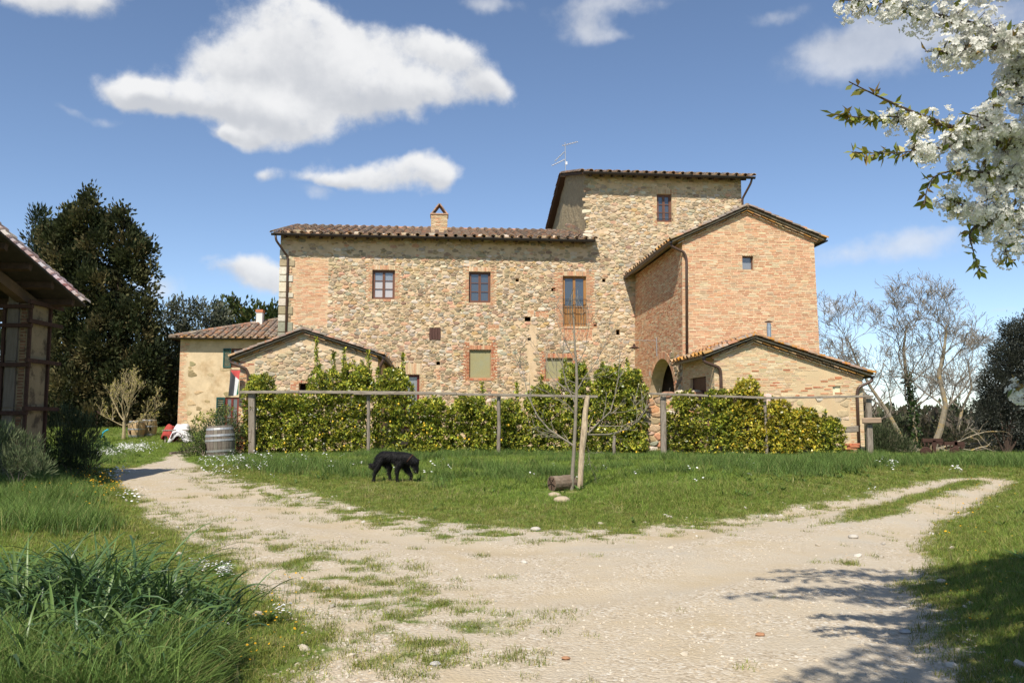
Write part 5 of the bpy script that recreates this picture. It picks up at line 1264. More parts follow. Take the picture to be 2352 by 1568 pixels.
# rusty farm tools by the brush on the right
for (u, v, kind, lab) in ((2146, 1050, 0, 'rusty old farm tool with toothed bar, left one by the brush'), (2196, 1055, 1, 'rusty old farm tool with broad share, right one by the brush')):
    P = at(u, v, 28.2); P.z = GZ(P.x, P.y); t = thing('farm_tool', lab, 'farm tool', P, 'rusty tools by the brush')
    mb = MB(); mb.box(P+Vector((0, 0, .25)), (.05, .05, .3)); put('stand', mb, M_RUST, t)
    mb = MB(); mb.box(P+Vector((-.05, 0, .56-.1*kind)), (.34, .05, .06)); mb.box(P+Vector((.2, 0, .5-.1*kind)), (.1, .04, .08), Vector((.9, 0, -.4)), Vector((0, 1, 0)), Vector((.4, 0, .9))); put('beam', mb, M_RUST, t)
    for k in range(5): mb = MB(); mb.tube([P+Vector((-.3+.13*k, 0, .52-.1*kind)), P+Vector((-.33+.13*k, -.05, .36-.1*kind))], [.025, .012], 5); put('tooth', mb, M_RUST, t)
    mb = MB(); mb.lathe(P+Vector((-.3+.25*kind, -.05, .16)), [(.02, -.03), (.17, -.02), (.19, 0), (.17, .02), (.02, .03)], 14, Vector((.2, 1, .1)).normalized()); put('disc', mb, M_RUST, t)
# ------------------------------------------------------------------ leaves and branches
def unit(A): return A/np.maximum(np.linalg.norm(A, axis=1, keepdims=True), 1e-9)
def leaf_quads(C, D, L, W, col, fold=0.25, rng=RNG):
    """one diamond leaf per row: C base point, D axis direction"""
    n = len(C); D = unit(D); r_ = rng.normal(size=(n, 3)); B = unit(np.cross(D, r_)); Nn = np.cross(B, D)
    L = np.broadcast_to(np.asarray(L, float).reshape(-1, 1), (n, 1)); W = np.broadcast_to(np.asarray(W, float).reshape(-1, 1), (n, 1))
    V = np.empty((n, 4, 3)); V[:, 0] = C; V[:, 1] = C+D*L*.5+B*W*.5+Nn*W*fold; V[:, 2] = C+D*L; V[:, 3] = C+D*L*.5-B*W*.5+Nn*W*fold
    Fq = np.arange(n*4).reshape(n, 4); return V.reshape(-1, 3), Fq, np.repeat(col, 4, axis=0)
def cols(pal, n, j=.2, rng=RNG):
    P = np.array([c for c, _ in pal]); w = np.array([w for _, w in pal], float); i = rng.choice(len(P), n, p=w/w.sum()); return np.clip(P[i]*(1+rng.uniform(-j, j, (n, 1))), .003, 1)
def in_ell(c, r_, n, shell=.5, rng=RNG):
    d = unit(rng.normal(size=(n, 3))); k = (shell+(1-shell)*rng.random((n, 1)))**.6; return np.array(c)+d*k*np.array(r_), d
def crown(parent, ells, L, W, pal, m, dens, up=.4, shell=.45, plume=0, plr=.35, name='foliage', jl=.35):
    """foliage in ellipsoids (centre, radii); with plume > 0 leaves gather in tufts"""
    Vs = []; Fs = []; Cs = []; off = 0
    for (c, r_) in ells:
        area = (r_[0]*r_[1]+r_[1]*r_[2]+r_[0]*r_[2])*4.19; n = max(6, int(area*dens))
        if plume:
            k = max(3, n//plume); P, d0 = in_ell(c, r_, k, shell); idx = RNG.integers(0, k, n); hue = cols(pal, k, .25)
            off3 = RNG.normal(size=(n, 3))*plr*np.array([.6, .6, .8]); C = P[idx]+off3; D = d0[idx]*.7+np.array([0, 0, up])+unit(off3)*.6+RNG.normal(size=(n, 3))*.25; cc = hue[idx]*(1+RNG.uniform(-.25, .25, (n, 1)))
        else:
            C, d0 = in_ell(c, r_, n, shell); D = d0*.6+np.array([0, 0, up])+RNG.normal(size=(n, 3))*.6; cc = cols(pal, n, .22)
        v, f, q = leaf_quads(C, D, L*RNG.uniform(1-jl, 1+jl, n), W*RNG.uniform(.7, 1.3, n), cc)
        Vs.append(v); Fs.append(f+off); Cs.append(q); off += len(v)
    o = link(name, np_mesh(name, np.vstack(Vs), np.vstack(Fs), np.vstack(Cs)), m, parent); o['kind'] = 'stuff'; return o
def E(u, v, rx, ry, Y, depth=None):
    c = at(u, v, Y); return (tuple(c), (px(rx, Y), depth if depth else px((rx+ry)/2, Y), px(ry, Y)))
FLOOR = [0.004]
def grow(mb, p, d, length, rad, level, rng, kids=4, spread=.7, up=.1, wander=.18, tips=None, ratio=.62, n0=6, seg=5, kr=.62, start=.25):
    pts = [Vector(p)]; d = Vector(d).normalized(); rads = [rad]
    for i in range(seg):
        d = (d+Vector(rng.normal(0, wander, 3))+UP*up*.3).normalized(); pts.append(pts[-1]+d*(length/seg)); rads.append(max(FLOOR[0], rad*(1-(i+1)/seg*(.62 if level else .85))))
    mb.tube(pts, rads, max(3, n0-(0 if level > 1 else 2)), cap=level <= 0)
    if tips is not None and level <= 1: tips += [(q, d.copy()) for q in pts[2:]]
    if level <= 0: return
    for k in range(kids):
        t = start+(1-start)*(k+rng.uniform(.1, .9))/kids; i = min(seg-1, int(t*seg)); f = t*seg-i; q = pts[i]+(pts[i+1]-pts[i])*f; dd = (pts[i+1]-pts[i]).normalized()
        s_ = dd.cross(Vector(rng.normal(0, 1, 3))); s_ = s_.normalized() if s_.length > .01 else Vector((1, 0, 0)); nd = (dd*(1-spread*.5)+s_*spread+UP*up).normalized()
        grow(mb, q, nd, length*ratio*rng.uniform(.75, 1.2)*(1-.35*t), rads[i]*kr, level-1, rng, kids, spread, up, wander, tips, ratio, n0, max(3, seg-1), kr, start)

# ------------------------------------------------------------------ distant land
def ridge(name, Y0, x0, x1, ztop, zlow, seed, col, amp, n=120):
    V = []; Fq = []
    for i in range(n+1):
        x = x0+(x1-x0)*i/n; h = ztop+amp*(float(fbm(x*.004, 3.3, seed))-.5)*2+amp*.25*(float(fbm(x*.03, 1.3, seed+5))-.5)
        for j, (dy, f) in enumerate(((-260, 0), (-120, .55), (0, 1), (200, .6), (420, 0))): V.append((x, Y0+dy, zlow+(h-zlow)*f))
    for i in range(n):
        for j in range(4): Fq.append((i*5+j, (i+1)*5+j, (i+1)*5+j+1, i*5+j+1))
    o = link(name, np_mesh(name, V, Fq, None, True), mat(name+'_ground', col, .95, .02, .35, spec=0), None, (0, Y0, zlow)); o['kind'] = 'structure'
ridge('distant_hills', 2600, -3400, 3400, 6, -40, 3, (.16, .17, .17), 22)
ridge('wooded_hills', 900, -1500, 1500, -2, -30, 8, (.075, .085, .05), 8)
# wood beyond the trees on the right: reads as one mass
ell = []
for k in range(60):
    Y = random.uniform(85, 150); u = random.uniform(1940, 2420); c = at(u, 985+random.uniform(-8, 26)-(0 if Y < 120 else 6), Y); ell.append((tuple(c), (random.uniform(2.5, 5), 3, random.uniform(1.6, 3.2))))
wd = crown(None, ell, .9, .5, [((.06,.065,.03),4),((.085,.075,.045),3),((.11,.085,.06),2),((.045,.055,.025),3)], M_LEAFSOFT, 1.6, plume=20, plr=.7, name='far_wood'); wd['kind'] = 'stuff'

lw = []
for k in range(46):
    Y = random.uniform(88, 120); u = random.uniform(-120, 560); c = at(u, 930+random.uniform(-70, 50), Y); lw.append((tuple(c), (random.uniform(3, 5), 3, random.uniform(2.2, 4))))
crown(None, lw, .8, .42, [((.05,.055,.025),4),((.07,.065,.035),3),((.04,.048,.02),3)], M_LEAFSOFT, 2.2, plume=24, plr=.7, name='far_wood')
# ------------------------------------------------------------------ trees on the left
DK = [((.058,.066,.025),5),((.080,.078,.031),4),((.12,.10,.042),2.2),((.036,.046,.018),3)]
b0 = at(235, 1000, 57); b0.z = GZ(b0.x, b0.y)
con = thing('cypress', 'large dark bushy cypress with several pointed tops, behind the barn', 'tree', b0, 'trees at the left')
mb = MB(); mb.tube([b0-UP*.3, at(225, 850, 57), at(215, 650, 57), at(206, 470, 57)], [.5, .38, .22, .05], 8); mb.tube([at(228, 900, 57), at(270, 700, 57), at(285, 500, 57)], [.3, .2, .04], 7); put('trunk', mb, M_DARKBARK, con)
ell = [E(e[0], e[1]+(20 if e[1] < 700 else 0), e[2]*.94, e[3]*.92, 57) for e in ((205,452,20,28),(200,490,38,38),(165,505,42,40),(205,436,9,18),(284,470,9,16),(150,486,12,18),(332,556,18,13),(346,604,15,12),(108,512,12,17),(350,655,12,8),(238,500,16,18),(283,492,24,30),(285,535,38,40),(128,545,42,40),(235,540,52,50),(170,575,62,50),(300,572,42,42),(120,620,52,55),(215,640,78,60),(295,625,42,40),
    (130,700,62,60),(205,720,72,60),(262,695,46,46),(290,735,46,40),(322,705,34,26),(345,690,16,10),(315,770,50,46),(240,790,80,62),(150,800,70,60),(335,830,42,56),(270,870,80,62),(180,890,80,62),(330,910,42,56),(240,950,80,50),(150,960,70,46),(328,955,42,36))]
crown(con, ell, .30, .17, DK, M_LEAFSOFT, 92, up=.6, plume=110, plr=.40, shell=.4)
b0 = at(80, 990, 62); b0.z = GZ(b0.x, b0.y); cy = thing('cypress', 'slim dark cypress spire half hidden by the larger one, far left', 'tree', b0, 'trees at the left')
mb = MB(); mb.tube([b0-UP*.3, at(82, 480, 62)], [.3, .03], 7); put('trunk', mb, M_DARKBARK, cy)
crown(cy, [E(*e, 62) for e in ((88,492,14,28),(86,540,24,45),(78,600,34,60),(74,680,40,70),(76,780,44,80),(78,880,44,80),(30,700,60,120),(20,860,60,110))], .40, .12, [((.028,.042,.018),5),((.04,.05,.022),3),((.055,.055,.025),1)], M_LEAFSOFT, 34, up=1.3, plume=60, plr=.4, shell=.5)
def leafy(name, label, u, v, Y, ells, L, W, pal, dens, cat='tree', group=None, m=None, bark=None, th=.18, up=.3, plume=24, plr=.4, shell=.5, trunk=True):
    b = at(u, v, Y); b.z = GZ(b.x, b.y); t = thing(name, label, cat, b, group)
    if trunk:
        mb = MB()
        for e in ells:
            c = Vector(e[0]); mid = b+(c-b)*.5+Vector((random.uniform(-.2, .2), 0, .1)); mb.tube([b-UP*.1, b+(mid-b)*.5+UP*.05, mid, c], [th, th*.75, th*.5, th*.15], 6)
        put('trunk' if cat == 'tree' else 'stem', mb, bark or M_BARK, t)
    crown(t, ells, L, W, pal, m or M_LEAFSOFT, dens, up, shell, plume, plr); return t
OL = [((.12,.13,.085),4),((.085,.095,.06),4),((.16,.165,.12),2),((.06,.07,.04),2)]
leafy('olive_tree', 'grey-green olive tree rising behind the plastered house roof at left', 420, 960, 72, [E(*e, 72) for e in ((375,725,32,28),(425,708,34,26),(470,715,34,28),(500,735,28,26),(400,760,45,40),(455,765,45,40),(500,780,40,40),(400,820,50,50))], .42, .13, OL, 30, group='trees at the left', up=.5)
leafy('evergreen_oak', 'green evergreen tree behind the white chimney of the plastered house', 560, 960, 75, [E(*e, 75) for e in ((520,708,26,22),(555,715,30,24),(535,740,40,30),(590,732,26,24),(622,728,26,22),(640,745,30,28),(575,765,50,40),(630,775,40,40))], .42, .2, [((.05,.075,.018),5),((.075,.095,.025),3),((.035,.055,.014),3),((.11,.10,.03),1)], 26, group='trees at the left', up=.6)
leafy('shade_tree', 'dark low evergreen in deep shade between the cypress and the plastered house', 380, 985, 60, [E(*e, 60) for e in ((385,800,30,40),(392,870,34,60),(380,930,40,60),(360,880,40,60),(400,960,30,40))], .4, .16, DK, 36, group='trees at the left')
# budding fruit tree
rg = np.random.default_rng(5); b0 = at(283, 1016, 46); b0.z = GZ(b0.x, b0.y); FLOOR[0] = .006; ft = thing('fruit_tree', 'small budding fruit tree with many thin pale twigs below the dark cypress', 'tree', b0)
mb = MB(); tips = []; mb.tube([b0-UP*.1, b0+Vector((.02, 0, .5)), b0+Vector((0, 0, 1.0))], [.11, .095, .09], 7)
for (dx, dz, l, r_) in ((-.75,.8,2.4,.06),(-.35,1,2.9,.07),(.1,1,3.0,.07),(.5,.9,2.8,.06),(.95,.6,2.7,.06),(-1,.35,1.9,.045),(1,.25,2.0,.045),(.25,.8,2.4,.05)):
    grow(mb, b0+UP*random.uniform(.75, 1.05), (dx, rg.uniform(-.6, .6), dz), l*.86, r_*.6, 3, rg, kids=5, spread=.62, up=.34, wander=.12, tips=tips, ratio=.52, n0=5)
put('branches', mb, mat('golden_bark', (.32, .255, .14), .95, 10, .3), ft)
T = [t for t in tips if rg.random() < .5]; C = np.array([t[0][:] for t in T]); v, f, c = leaf_quads(C+rg.normal(0, .02, C.shape), rg.normal(0, .5, C.shape)+np.array([0, 0, .8]), .07, .035, cols([((.46,.42,.10),3),((.48,.38,.12),2)], len(C)))
o = link('buds', np_mesh('buds', v, f, c), M_LEAF, ft); o['kind'] = 'stuff'

# ------------------------------------------------------------------ bare trees and bushes on the right
def bare(name, label, u, v, Y, main, seed, rad, lev=4, kids=5, length=2.4, ivy=False, group='bare walnut trees on the right', buds=False):
    rad *= .68
    FLOOR[0] = .0075; rg = np.random.default_rng(seed); b = at(u, v, Y); b.z = min(b.z, GZ(b.x, b.y)); t = thing(name, label, 'tree', b, group); mb = MB(); tw = MB()
    P = [b-UP*.2]+[at(a, c, Y)+Vector((0, d, 0)) for a, c, d in main]; n = len(P); R_ = [rad*(1-.72*i/(n-1)) for i in range(n)]; mb.tube(P, R_, 8)
    put('trunk', mb, M_PALEBARK, t)
    for i in range(max(1, n//3), n):
        for k in range(3 if i < n-1 else 5):
            ax = (P[i]-P[i-1]).normalized(); s_ = Vector((rg.choice([-1, 1])*rg.uniform(.6, 1.1), rg.uniform(-.8, .8), rg.uniform(.1, .6))); grow(tw, P[i]-ax*rg.uniform(0, .4)*(P[i]-P[i-1]).length, s_*.8+ax*.5, length*rg.uniform(.7, 1.1)*(1-.25*i/n), min(.055, R_[i]*.42), lev-1, rg, kids=5, spread=.7, up=.22, wander=.2, ratio=.66, n0=5, kr=.55)
    put('branches', tw, mat('grey_twigs', (.20, .172, .135), .95, 6, .3), t)
    if ivy:
        C = []; 
        for _ in range(900):
            k = rg.random()*(n-1)*.62; i = int(k); q = P[i]+(P[i+1]-P[i])*(k-i); C.append(q+Vector(rg.normal(0, 1, 3)).normalized()*rg.uniform(.12, .24))
        C = np.array([c[:] for c in C]); v_, f_, c_ = leaf_quads(C, rg.normal(0, .7, C.shape)+np.array([0, -.4, -.3]), .12, .10, cols([((.03,.06,.015),4),((.05,.09,.02),2)], len(C))); o = link('ivy', np_mesh('ivy', v_, f_, c_), M_LEAF, t); o['kind'] = 'stuff'
    return t
bare('walnut_tree', 'bare pale walnut tree nearest the brick outbuilding, leaning left', 2086, 1062, 35, ((2068,1000,0),(2040,940,.2),(2008,890,.3),(1975,835,.2),(1950,785,0)), 11, .17)
bare('walnut_tree', 'bare walnut tree with an ivy-covered trunk, middle of the three', 2108, 1062, 35.5, ((2102,1000,0),(2095,930,0),(2086,860,.2),(2080,800,.2),(2090,745,.3)), 12, .19, ivy=True)
bare('walnut_tree', 'bare walnut tree with bent yellowish trunk beside the dark olive tree', 2130, 1045, 34.5, ((2160,985,0),(2172,930,0),(2162,860,.2),(2172,800,.1),(2180,745,.2)), 14, .22)
bare('sapling', 'thin bare lichened sapling right behind the trellis end post', 2000, 1010, 33, ((1992,950,0),(1985,900,0),(1970,860,.1)), 16, .10, lev=3, kids=4, length=1.5, group='bare saplings')
bare('walnut_tree', 'low branch-forked bare tree between brush pile and bent walnut', 2190, 1050, 38, ((2200,990,0),(2215,940,.2),(2235,890,.1),(2225,830,.1)), 19, .15, length=2.2)
leafy('olive_tree', 'dark dense olive tree at the right edge behind the track', 2312, 1066, 30, [E(*e, 30.5) for e in ((2345,765,42,36),(2385,800,60,60),(2315,825,42,40),(2352,850,50,50),(2290,885,44,40),(2330,915,60,46),(2268,945,38,34),(2310,975,58,40),(2360,985,60,50),(2405,900,60,80))], .10, .034, [((.075,.08,.062),4),((.045,.05,.035),4),((.12,.125,.105),1.5),((.03,.034,.022),3)], 800, m=M_LEAF, bark=M_DARKBARK, th=.045, plume=40, plr=.16, shell=.35, up=.25)
FLOOR[0] = .004
BU = [((.075,.095,.04),4),((.10,.115,.055),3),((.05,.065,.028),3),((.13,.12,.07),1)]
leafy('rosemary_bush', 'grey-green rosemary bush beside the trellis end post', 2040, 1066, 30.5, [E(*e, 30.5) for e in ((2020,1010,30,36),(2052,1025,36,32),(2015,1040,32,26),(2080,1045,30,24))], .15, .024, BU, 420, cat='bush', up=1.2, plume=18, plr=.14, th=.03)
leafy('thicket', 'low brownish thicket under the bare walnut trees', 2140, 1055, 36, [E(*e, 37) for e in ((2060,1000,46,34),(2100,1025,50,26),(2150,1015,50,34),(2210,1020,50,30),(2270,1030,60,26),(2330,1035,60,24),(1990,1000,30,34))], .2, .03, [((.10,.085,.05),4),((.075,.08,.035),4),((.13,.105,.075),3),((.06,.07,.03),2)], 150, cat='bush', up=.5, plume=16, plr=.25, th=.03, shell=.2)
rg = np.random.default_rng(8); bp0 = at(2240, 1062, 30.5); bp0.z = GZ(bp0.x, bp0.y); bpile = thing('brush_pile', 'long pile of lichened dead branches behind the rusty tools', 'brush pile', bp0)
for k in range(34):
    u = rg.uniform(2095, 2352); P = at(u, rg.uniform(1015, 1058), rg.uniform(30, 33)); a = rg.uniform(-.35, .35); d = Vector((math.cos(a), rg.uniform(-.3, .3), math.sin(a)))*rg.choice([-1, 1]); mb = MB(); grow(mb, P, d, rg.uniform(1.0, 2.4), rg.uniform(.025, .05), 1, rg, kids=4, spread=.7, up=.05, wander=.2, ratio=.5, n0=5); put('dead_branch', mb, M_PALEBARK, bpile)

# ------------------------------------------------------------------ lemon hedge
LEM = [((.29,.325,.038),5),((.20,.245,.03),5),((.44,.42,.055),4.5),((.54,.46,.06),2.2),((.08,.12,.018),4)]
LEY = [((.40,.37,.045),5),((.52,.42,.05),4),((.25,.28,.035),3),((.58,.43,.045),2.5),((.13,.17,.025),2)]
def lemon(u, w, top, Y, label, pal, n=2700, shoots=(), lemons=3, base=1050):
    n = int(n*(3.6 if Y > 30.5 else 2.8))
    b = at(u, base, Y); b.z = GZ(b.x, b.y); t = thing('lemon_shrub', label, 'shrub', b, 'lemon shrubs along the trellis'); rg = np.random.default_rng(int(u)); mb = MB(); ells = []
    hgt = base-top; k = 0
    for f in (.16, .36, .56, .76, .9):
        for s_ in (-1, 1):
            ww = w*(.46 if f < .7 else .41 if f < .85 else .28); ells.append(E(u+s_*ww*.55*rg.uniform(.5, 1.1), base-hgt*f, ww*rg.uniform(.75, 1.05), hgt*.15*rg.uniform(.8, 1.2), Y, (.62 if Y > 30.5 else .34)*rg.uniform(.8, 1.15)))
    for e in ells: mb.tube([b+Vector((rg.uniform(-.1, .1), 0, -.05)), b+(Vector(e[0])-b)*.5, Vector(e[0])], [.028, .02, .008], 5)
    Vs = []; Fs = []; Cs = []; off = 0; surf = []
    cpts = []; dirs = []
    for e in ells:
        k_ = n//len(ells)//8; P, d0 = in_ell(e[0], e[1], k_, .55, rg); P = np.repeat(P, 8, axis=0)+rg.normal(0, .022, (k_*8, 3)); d0 = np.repeat(d0, 8, axis=0)*.5+unit(rg.normal(0, 1, (k_*8, 3)))*.9; cpts.append(P); dirs.append(d0)
    for (su, sv0, sv1) in shoots:                                     # upright leafy shoots
        A, B = at(su, sv0, Y), at(su+rg.uniform(-8, 8), sv1, Y); mb.tube([A, (A+B)/2+Vector((rg.uniform(-.05, .05), 0, 0)), B], [.016, .012, .004], 5); m = int((B-A).length*85); m = int(m*1.8); tt = rg.random(m)**1.0
        P = np.array(A)[None]+np.outer(tt, np.array(B-A)); rad = .13*(1-tt*.75)[:, None]; P = P+rg.normal(0, 1, (m, 3))*rad*.55; cpts.append(P); dirs.append(unit(rg.normal(0, 1, (m, 3)))+np.array([0, 0, .6]))
    C = np.vstack(cpts); D0 = np.vstack(dirs); m = len(C); C[:, 2] = np.maximum(C[:, 2], b.z+.03)
    D = D0*.9+np.array([0, -.1, .3])+rg.normal(0, .25, (m, 3)); clump = vnoise(C[:, 0]*7, C[:, 2]*7, 9)[:, None]  # clump noise darkens leaf colour, painting shaded gaps into the hedge
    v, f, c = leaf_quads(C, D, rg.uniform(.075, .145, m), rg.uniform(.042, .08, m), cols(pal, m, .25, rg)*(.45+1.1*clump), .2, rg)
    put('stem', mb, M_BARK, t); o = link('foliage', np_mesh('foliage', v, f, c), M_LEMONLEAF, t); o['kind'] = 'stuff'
    for k in range(lemons):
        e = ells[rg.integers(0, 6)]; q = Vector(e[0])+Vector((rg.uniform(-.8, .8)*e[1][0], -e[1][1]*rg.uniform(.75, 1.0), rg.uniform(-.8, .8)*e[1][2])); mb = MB(); mb.ico(q, (.035, .035, .047), (.70, .44, .03), rings=6, n=8); put('lemon', mb, mat('lemon_skin', None, .45, 40, .08, spec=.4), t, smooth=True)
sh = ((600,78,868,31.0,'leftmost lemon shrub, over the first trellis post',2400,((617,930,868),),2),
 (668,88,908,31.0,'dense lemon shrub in front of the small dark opening',2500,(),3),
 (745,92,862,31.0,'lemon shrub with tall thin shoots against the stone gable',2700,((728,900,775),(762,890,808),(790,900,800),(740,890,835)),3),
 (820,92,846,31.0,'lemon shrub right of the tall shoots, left of the second post',2700,((850,900,806),(800,880,845),(838,900,830)),6),
 (905,90,856,31.0,'lemon shrub with pointed top below the brick arch',2600,((926,900,812),(870,890,845)),5),
 (990,92,922,30.9,'lemon shrub behind the walking dog head',2500,((1000,940,905),),8),
 (1080,92,914,30.9,'lemon shrub under the cream panelled window',2500,((1108,930,880),),6),
 (1165,92,928,30.9,'lemon shrub behind the third trellis post',2400,((1190,930,880),),4),
 (1245,92,890,30.8,'lemon shrub at the foot of the right panelled window',2600,((1240,900,865),),3),
 (1322,92,848,30.8,'lemon shrub directly behind the young bare tree',3000,((1292,880,825),(1345,880,832)),2),
 (1400,92,846,30.8,'lemon shrub right of the young bare tree',3000,((1385,880,830),(1420,880,838)),2),
 (1452,60,858,30.8,'last lemon shrub before the cellar arch, tall narrow top',2400,((1446,880,826),(1466,900,850)),1))
for (u, w, top, Y, lab, n, sho, lm_) in sh: lemon(u, w, top, Y, lab, LEM, n, sho, lm_)
for (u, w, top, Y, lab, n, sho, lm_) in ((1570,78,905,30.2,'lemon shrub in front of the low terrace wall',2000,((1580,940,900),),1),(1652,84,905,29.0,'broad lemon shrub between the terrace wall and the yellow shrubs',2200,(),1),
 (1715,80,880,29.0,'tallest yellowing lemon shrub in front of the outbuilding downpipe',2300,((1700,900,872),(1735,910,885)),1),(1785,80,925,29.0,'yellow-leaved lemon shrub right of the sixth post',2000,((1775,940,915),),1),
 (1845,76,945,29.0,'second yellow lemon shrub from the right end',1800,((1838,960,940),),1),(1900,66,965,29.0,'rightmost lemon shrub, greener, by the low plank',1600,((1893,990,945),),0)):
    lemon(u, w, top, Y, lab, LEY if u > 1680 and u < 1880 else LEM+[((.3,.27,.04),3)], n, sho, lm_)

# ------------------------------------------------------------------ bushes on the left
leafy('shrub', 'loose grey-green shrub left of the weathered barrel', 470, 1056, 29.8, [E(*e, 30.2) for e in ((520,965,26,26),(500,995,40,32),(460,1010,34,30),(445,1038,30,20),(490,1035,40,24),(535,1000,22,32))], .10, .03, [((.085,.115,.04),4),((.13,.15,.06),3),((.06,.085,.03),3),((.17,.13,.08),1)], 330, cat='bush', up=.5, plume=16, plr=.12, th=.02)
leafy('yellow_shrub', 'bright yellow-green shoots rising above the shrub before the plastered house', 480, 1010, 33, [E(*e, 33) for e in ((470,958,22,12),(500,948,22,10),(520,940,14,10),(455,968,14,8))], .11, .05, [((.26,.27,.04),4),((.20,.24,.04),3)], 120, cat='bush', up=.2, plume=0, th=.015)
leafy('rosemary_bush', 'tall dark rosemary bush in the shade of the barn', 165, 1085, 20.3, [E(*e, 20.3) for e in ((150,985,40,50),(185,1010,36,50),(150,1050,50,40),(195,1060,30,34),(120,1030,40,46))], .16, .018, [((.05,.068,.03),4),((.07,.085,.04),2),((.035,.05,.022),3)], 420, cat='bush', up=1.4, plume=18, plr=.10, th=.02)  # leaf colours darkened as well, to paint in the barn's shade
leafy('rosemary_bush', 'sunlit rosemary bush with woody twigs at the left edge', 40, 1095, 16.0, [E(*e, 16.0) for e in ((15,1010,30,34),(55,1040,36,34),(20,1060,46,34),(90,1068,26,26),(-20,1030,40,50))], .13, .014, [((.12,.15,.07),4),((.16,.185,.09),3),((.08,.11,.045),3)], 620, cat='bush', up=1.3, plume=20, plr=.08, th=.014)  # lighter leaf colours, with the sunlight painted in
leafy('leafy_weed', 'lush green leafy weed beside the drive under the turquoise pipe', 232, 1040, 33, [E(*e, 33) for e in ((225,1020,22,18),(240,1035,22,16),(210,1040,22,16))], .16, .05, [((.06,.11,.035),4),((.09,.14,.05),2)], 180, cat='plant', up=.3, plume=0, trunk=False)

# ------------------------------------------------------------------ young bare tree with its stake
yt = G(1313, 1130); yt.z = GZ(yt.x, yt.y); YT = yt.y; young = thing('young_tree', 'young bare tree with grey trunk and thin spreading branches in the lawn', 'tree', yt)
pp_ = lambda u, v, d=0: at(u, v, YT+d)
mb = MB(); tr = [yt-UP*.1]+[pp_(u, v) for u, v in ((1315,1085),(1318,1040),(1321,985),(1323,930),(1325,880),(1324,840),(1320,790),(1318,740),(1314,700),(1312,672))]; mb.tube(tr, [.046,.041,.038,.036,.034,.031,.028,.023,.017,.011,.007,.004], 10); M_YB = mat('young_bark', (.215, .185, .14), .9, 9, .25, 24, .4, .008); put('trunk', mb, M_YB, young)
rg = np.random.default_rng(21)
lim = [(((1321,1025),(1290,1005),(1260,985),(1235,955),(1212,908),(1203,862),(1195,840)),.030,.3),(((1290,1005),(1255,993),(1232,990)),.012,0),(((1323,955),(1305,930),(1280,910),(1255,900)),.014,-.3),(((1323,930),(1300,880),(1292,840),(1296,760),(1292,700)),.024,-.2),
    (((1323,905),(1300,895),(1270,870),(1245,830),(1228,795)),.018,.2),(((1346,1000),(1375,970),(1402,945),(1413,905),(1421,862),(1424,800)),.026,.2),(((1350,998),(1400,997),(1440,985),(1470,962),(1490,930)),.020,.3),(((1374,978),(1430,978),(1468,962),(1500,915)),.014,-.2),
    (((1402,948),(1440,945),(1475,920)),.010,.2),(((1324,900),(1340,870),(1370,830),(1390,790),(1400,745)),.018,.2),(((1322,850),(1345,800),(1352,750),(1350,700)),.014,-.2),(((1322,830),(1300,790),(1280,740),(1272,700)),.013,.2),(((1324,870),(1352,868),(1390,850),(1420,800)),.011,-.2),(((1320,790),(1335,745),(1338,705)),.009,.1),(((1319,770),(1305,735),(1302,695)),.009,-.1),
    (((1324,880),(1290,868),(1262,850),(1250,815)),.010,.3),(((1345,1015),(1355,1040),(1352,1060)),.008,.2)]
tw = MB()
for pts, r_, dpt_ in lim:
    n = len(pts); P = [pp_(u, v, dpt_*i/(n-1)) for i, (u, v) in enumerate(pts)]; tw.tube(P, [.8*r_*(1-.8*i/(n-1)) for i in range(n)], 6)
    for i in range(1, n):
        for k in range(2 if i < n-1 else 3):
            ax = (P[i]-P[i-1]).normalized(); s_ = ax.cross(Vector(rg.normal(0, 1, 3))).normalized(); grow(tw, P[i]-(P[i]-P[i-1])*rg.uniform(0, .8), ax+s_*.7+UP*.25, rg.uniform(.25, .6), r_*.32, 1, rg, kids=2, spread=.6, up=.15, wander=.14, ratio=.5, n0=5, seg=4)
put('branches', tw, M_YB, young)
sk = G(1331, 1130)+Vector((0, -.06, 0)); sk.z = GZ(sk.x, sk.y); mb = MB(); P = [sk-UP*.1]+[at(u, v, sk.y) for u, v in ((1334,1080),(1337,1030),(1342,990),(1344,950),(1348,920),(1351,909))]; mb.tube(P, [.040,.039,.042,.048,.037,.034,.032,.029], 9) if len(P) == 8 else mb.tube(P, [.062,.06,.064,.074,.058,.054,.05], 9)
tag(put('stake', mb, M_PEELED, None, sk), 'pale knotty wooden stake leaning beside the young bare tree', 'stake')
# ------------------------------------------------------------------ grass and flowers scattered over the ground
HID = bpy.data.collections.new('tufts')                                # prototypes only, never linked into the scene
def proto(name, nb, h, w, spread, lean, pal, seed, m=None, segs=2):
    rg = np.random.default_rng(seed); V = []; Fq = []; C = []
    for k in range(nb):
        a = rg.uniform(0, 6.283); r_ = spread*rg.random()**.5; b = np.array([math.cos(a)*r_, math.sin(a)*r_, -.01]); az = rg.uniform(0, 6.283); d = np.array([math.cos(az), math.sin(az), 0]); s_ = np.array([-d[1], d[0], 0]); H = h*rg.uniform(.55, 1.15); ln = lean*rg.uniform(.3, 1.3); ww = w*rg.uniform(.7, 1.2); c = cols(pal, 1, .2, rg)[0]; o = len(V)
        for i in range(segs+1):
            t = i/segs; p = b+d*(ln*H*t*t)+np.array([0, 0, H*(t-.25*ln*t*t)]); q = ww*(1-t*.92); V += [p-s_*q/2, p+s_*q/2]; C += [c, c]
        for i in range(segs): Fq.append((o+2*i, o+2*i+1, o+2*i+3, o+2*i+2))
    o = bpy.data.objects.new(name, np_mesh(name, V, Fq, C)); o.data.materials.append(m or M_GRASS); return o
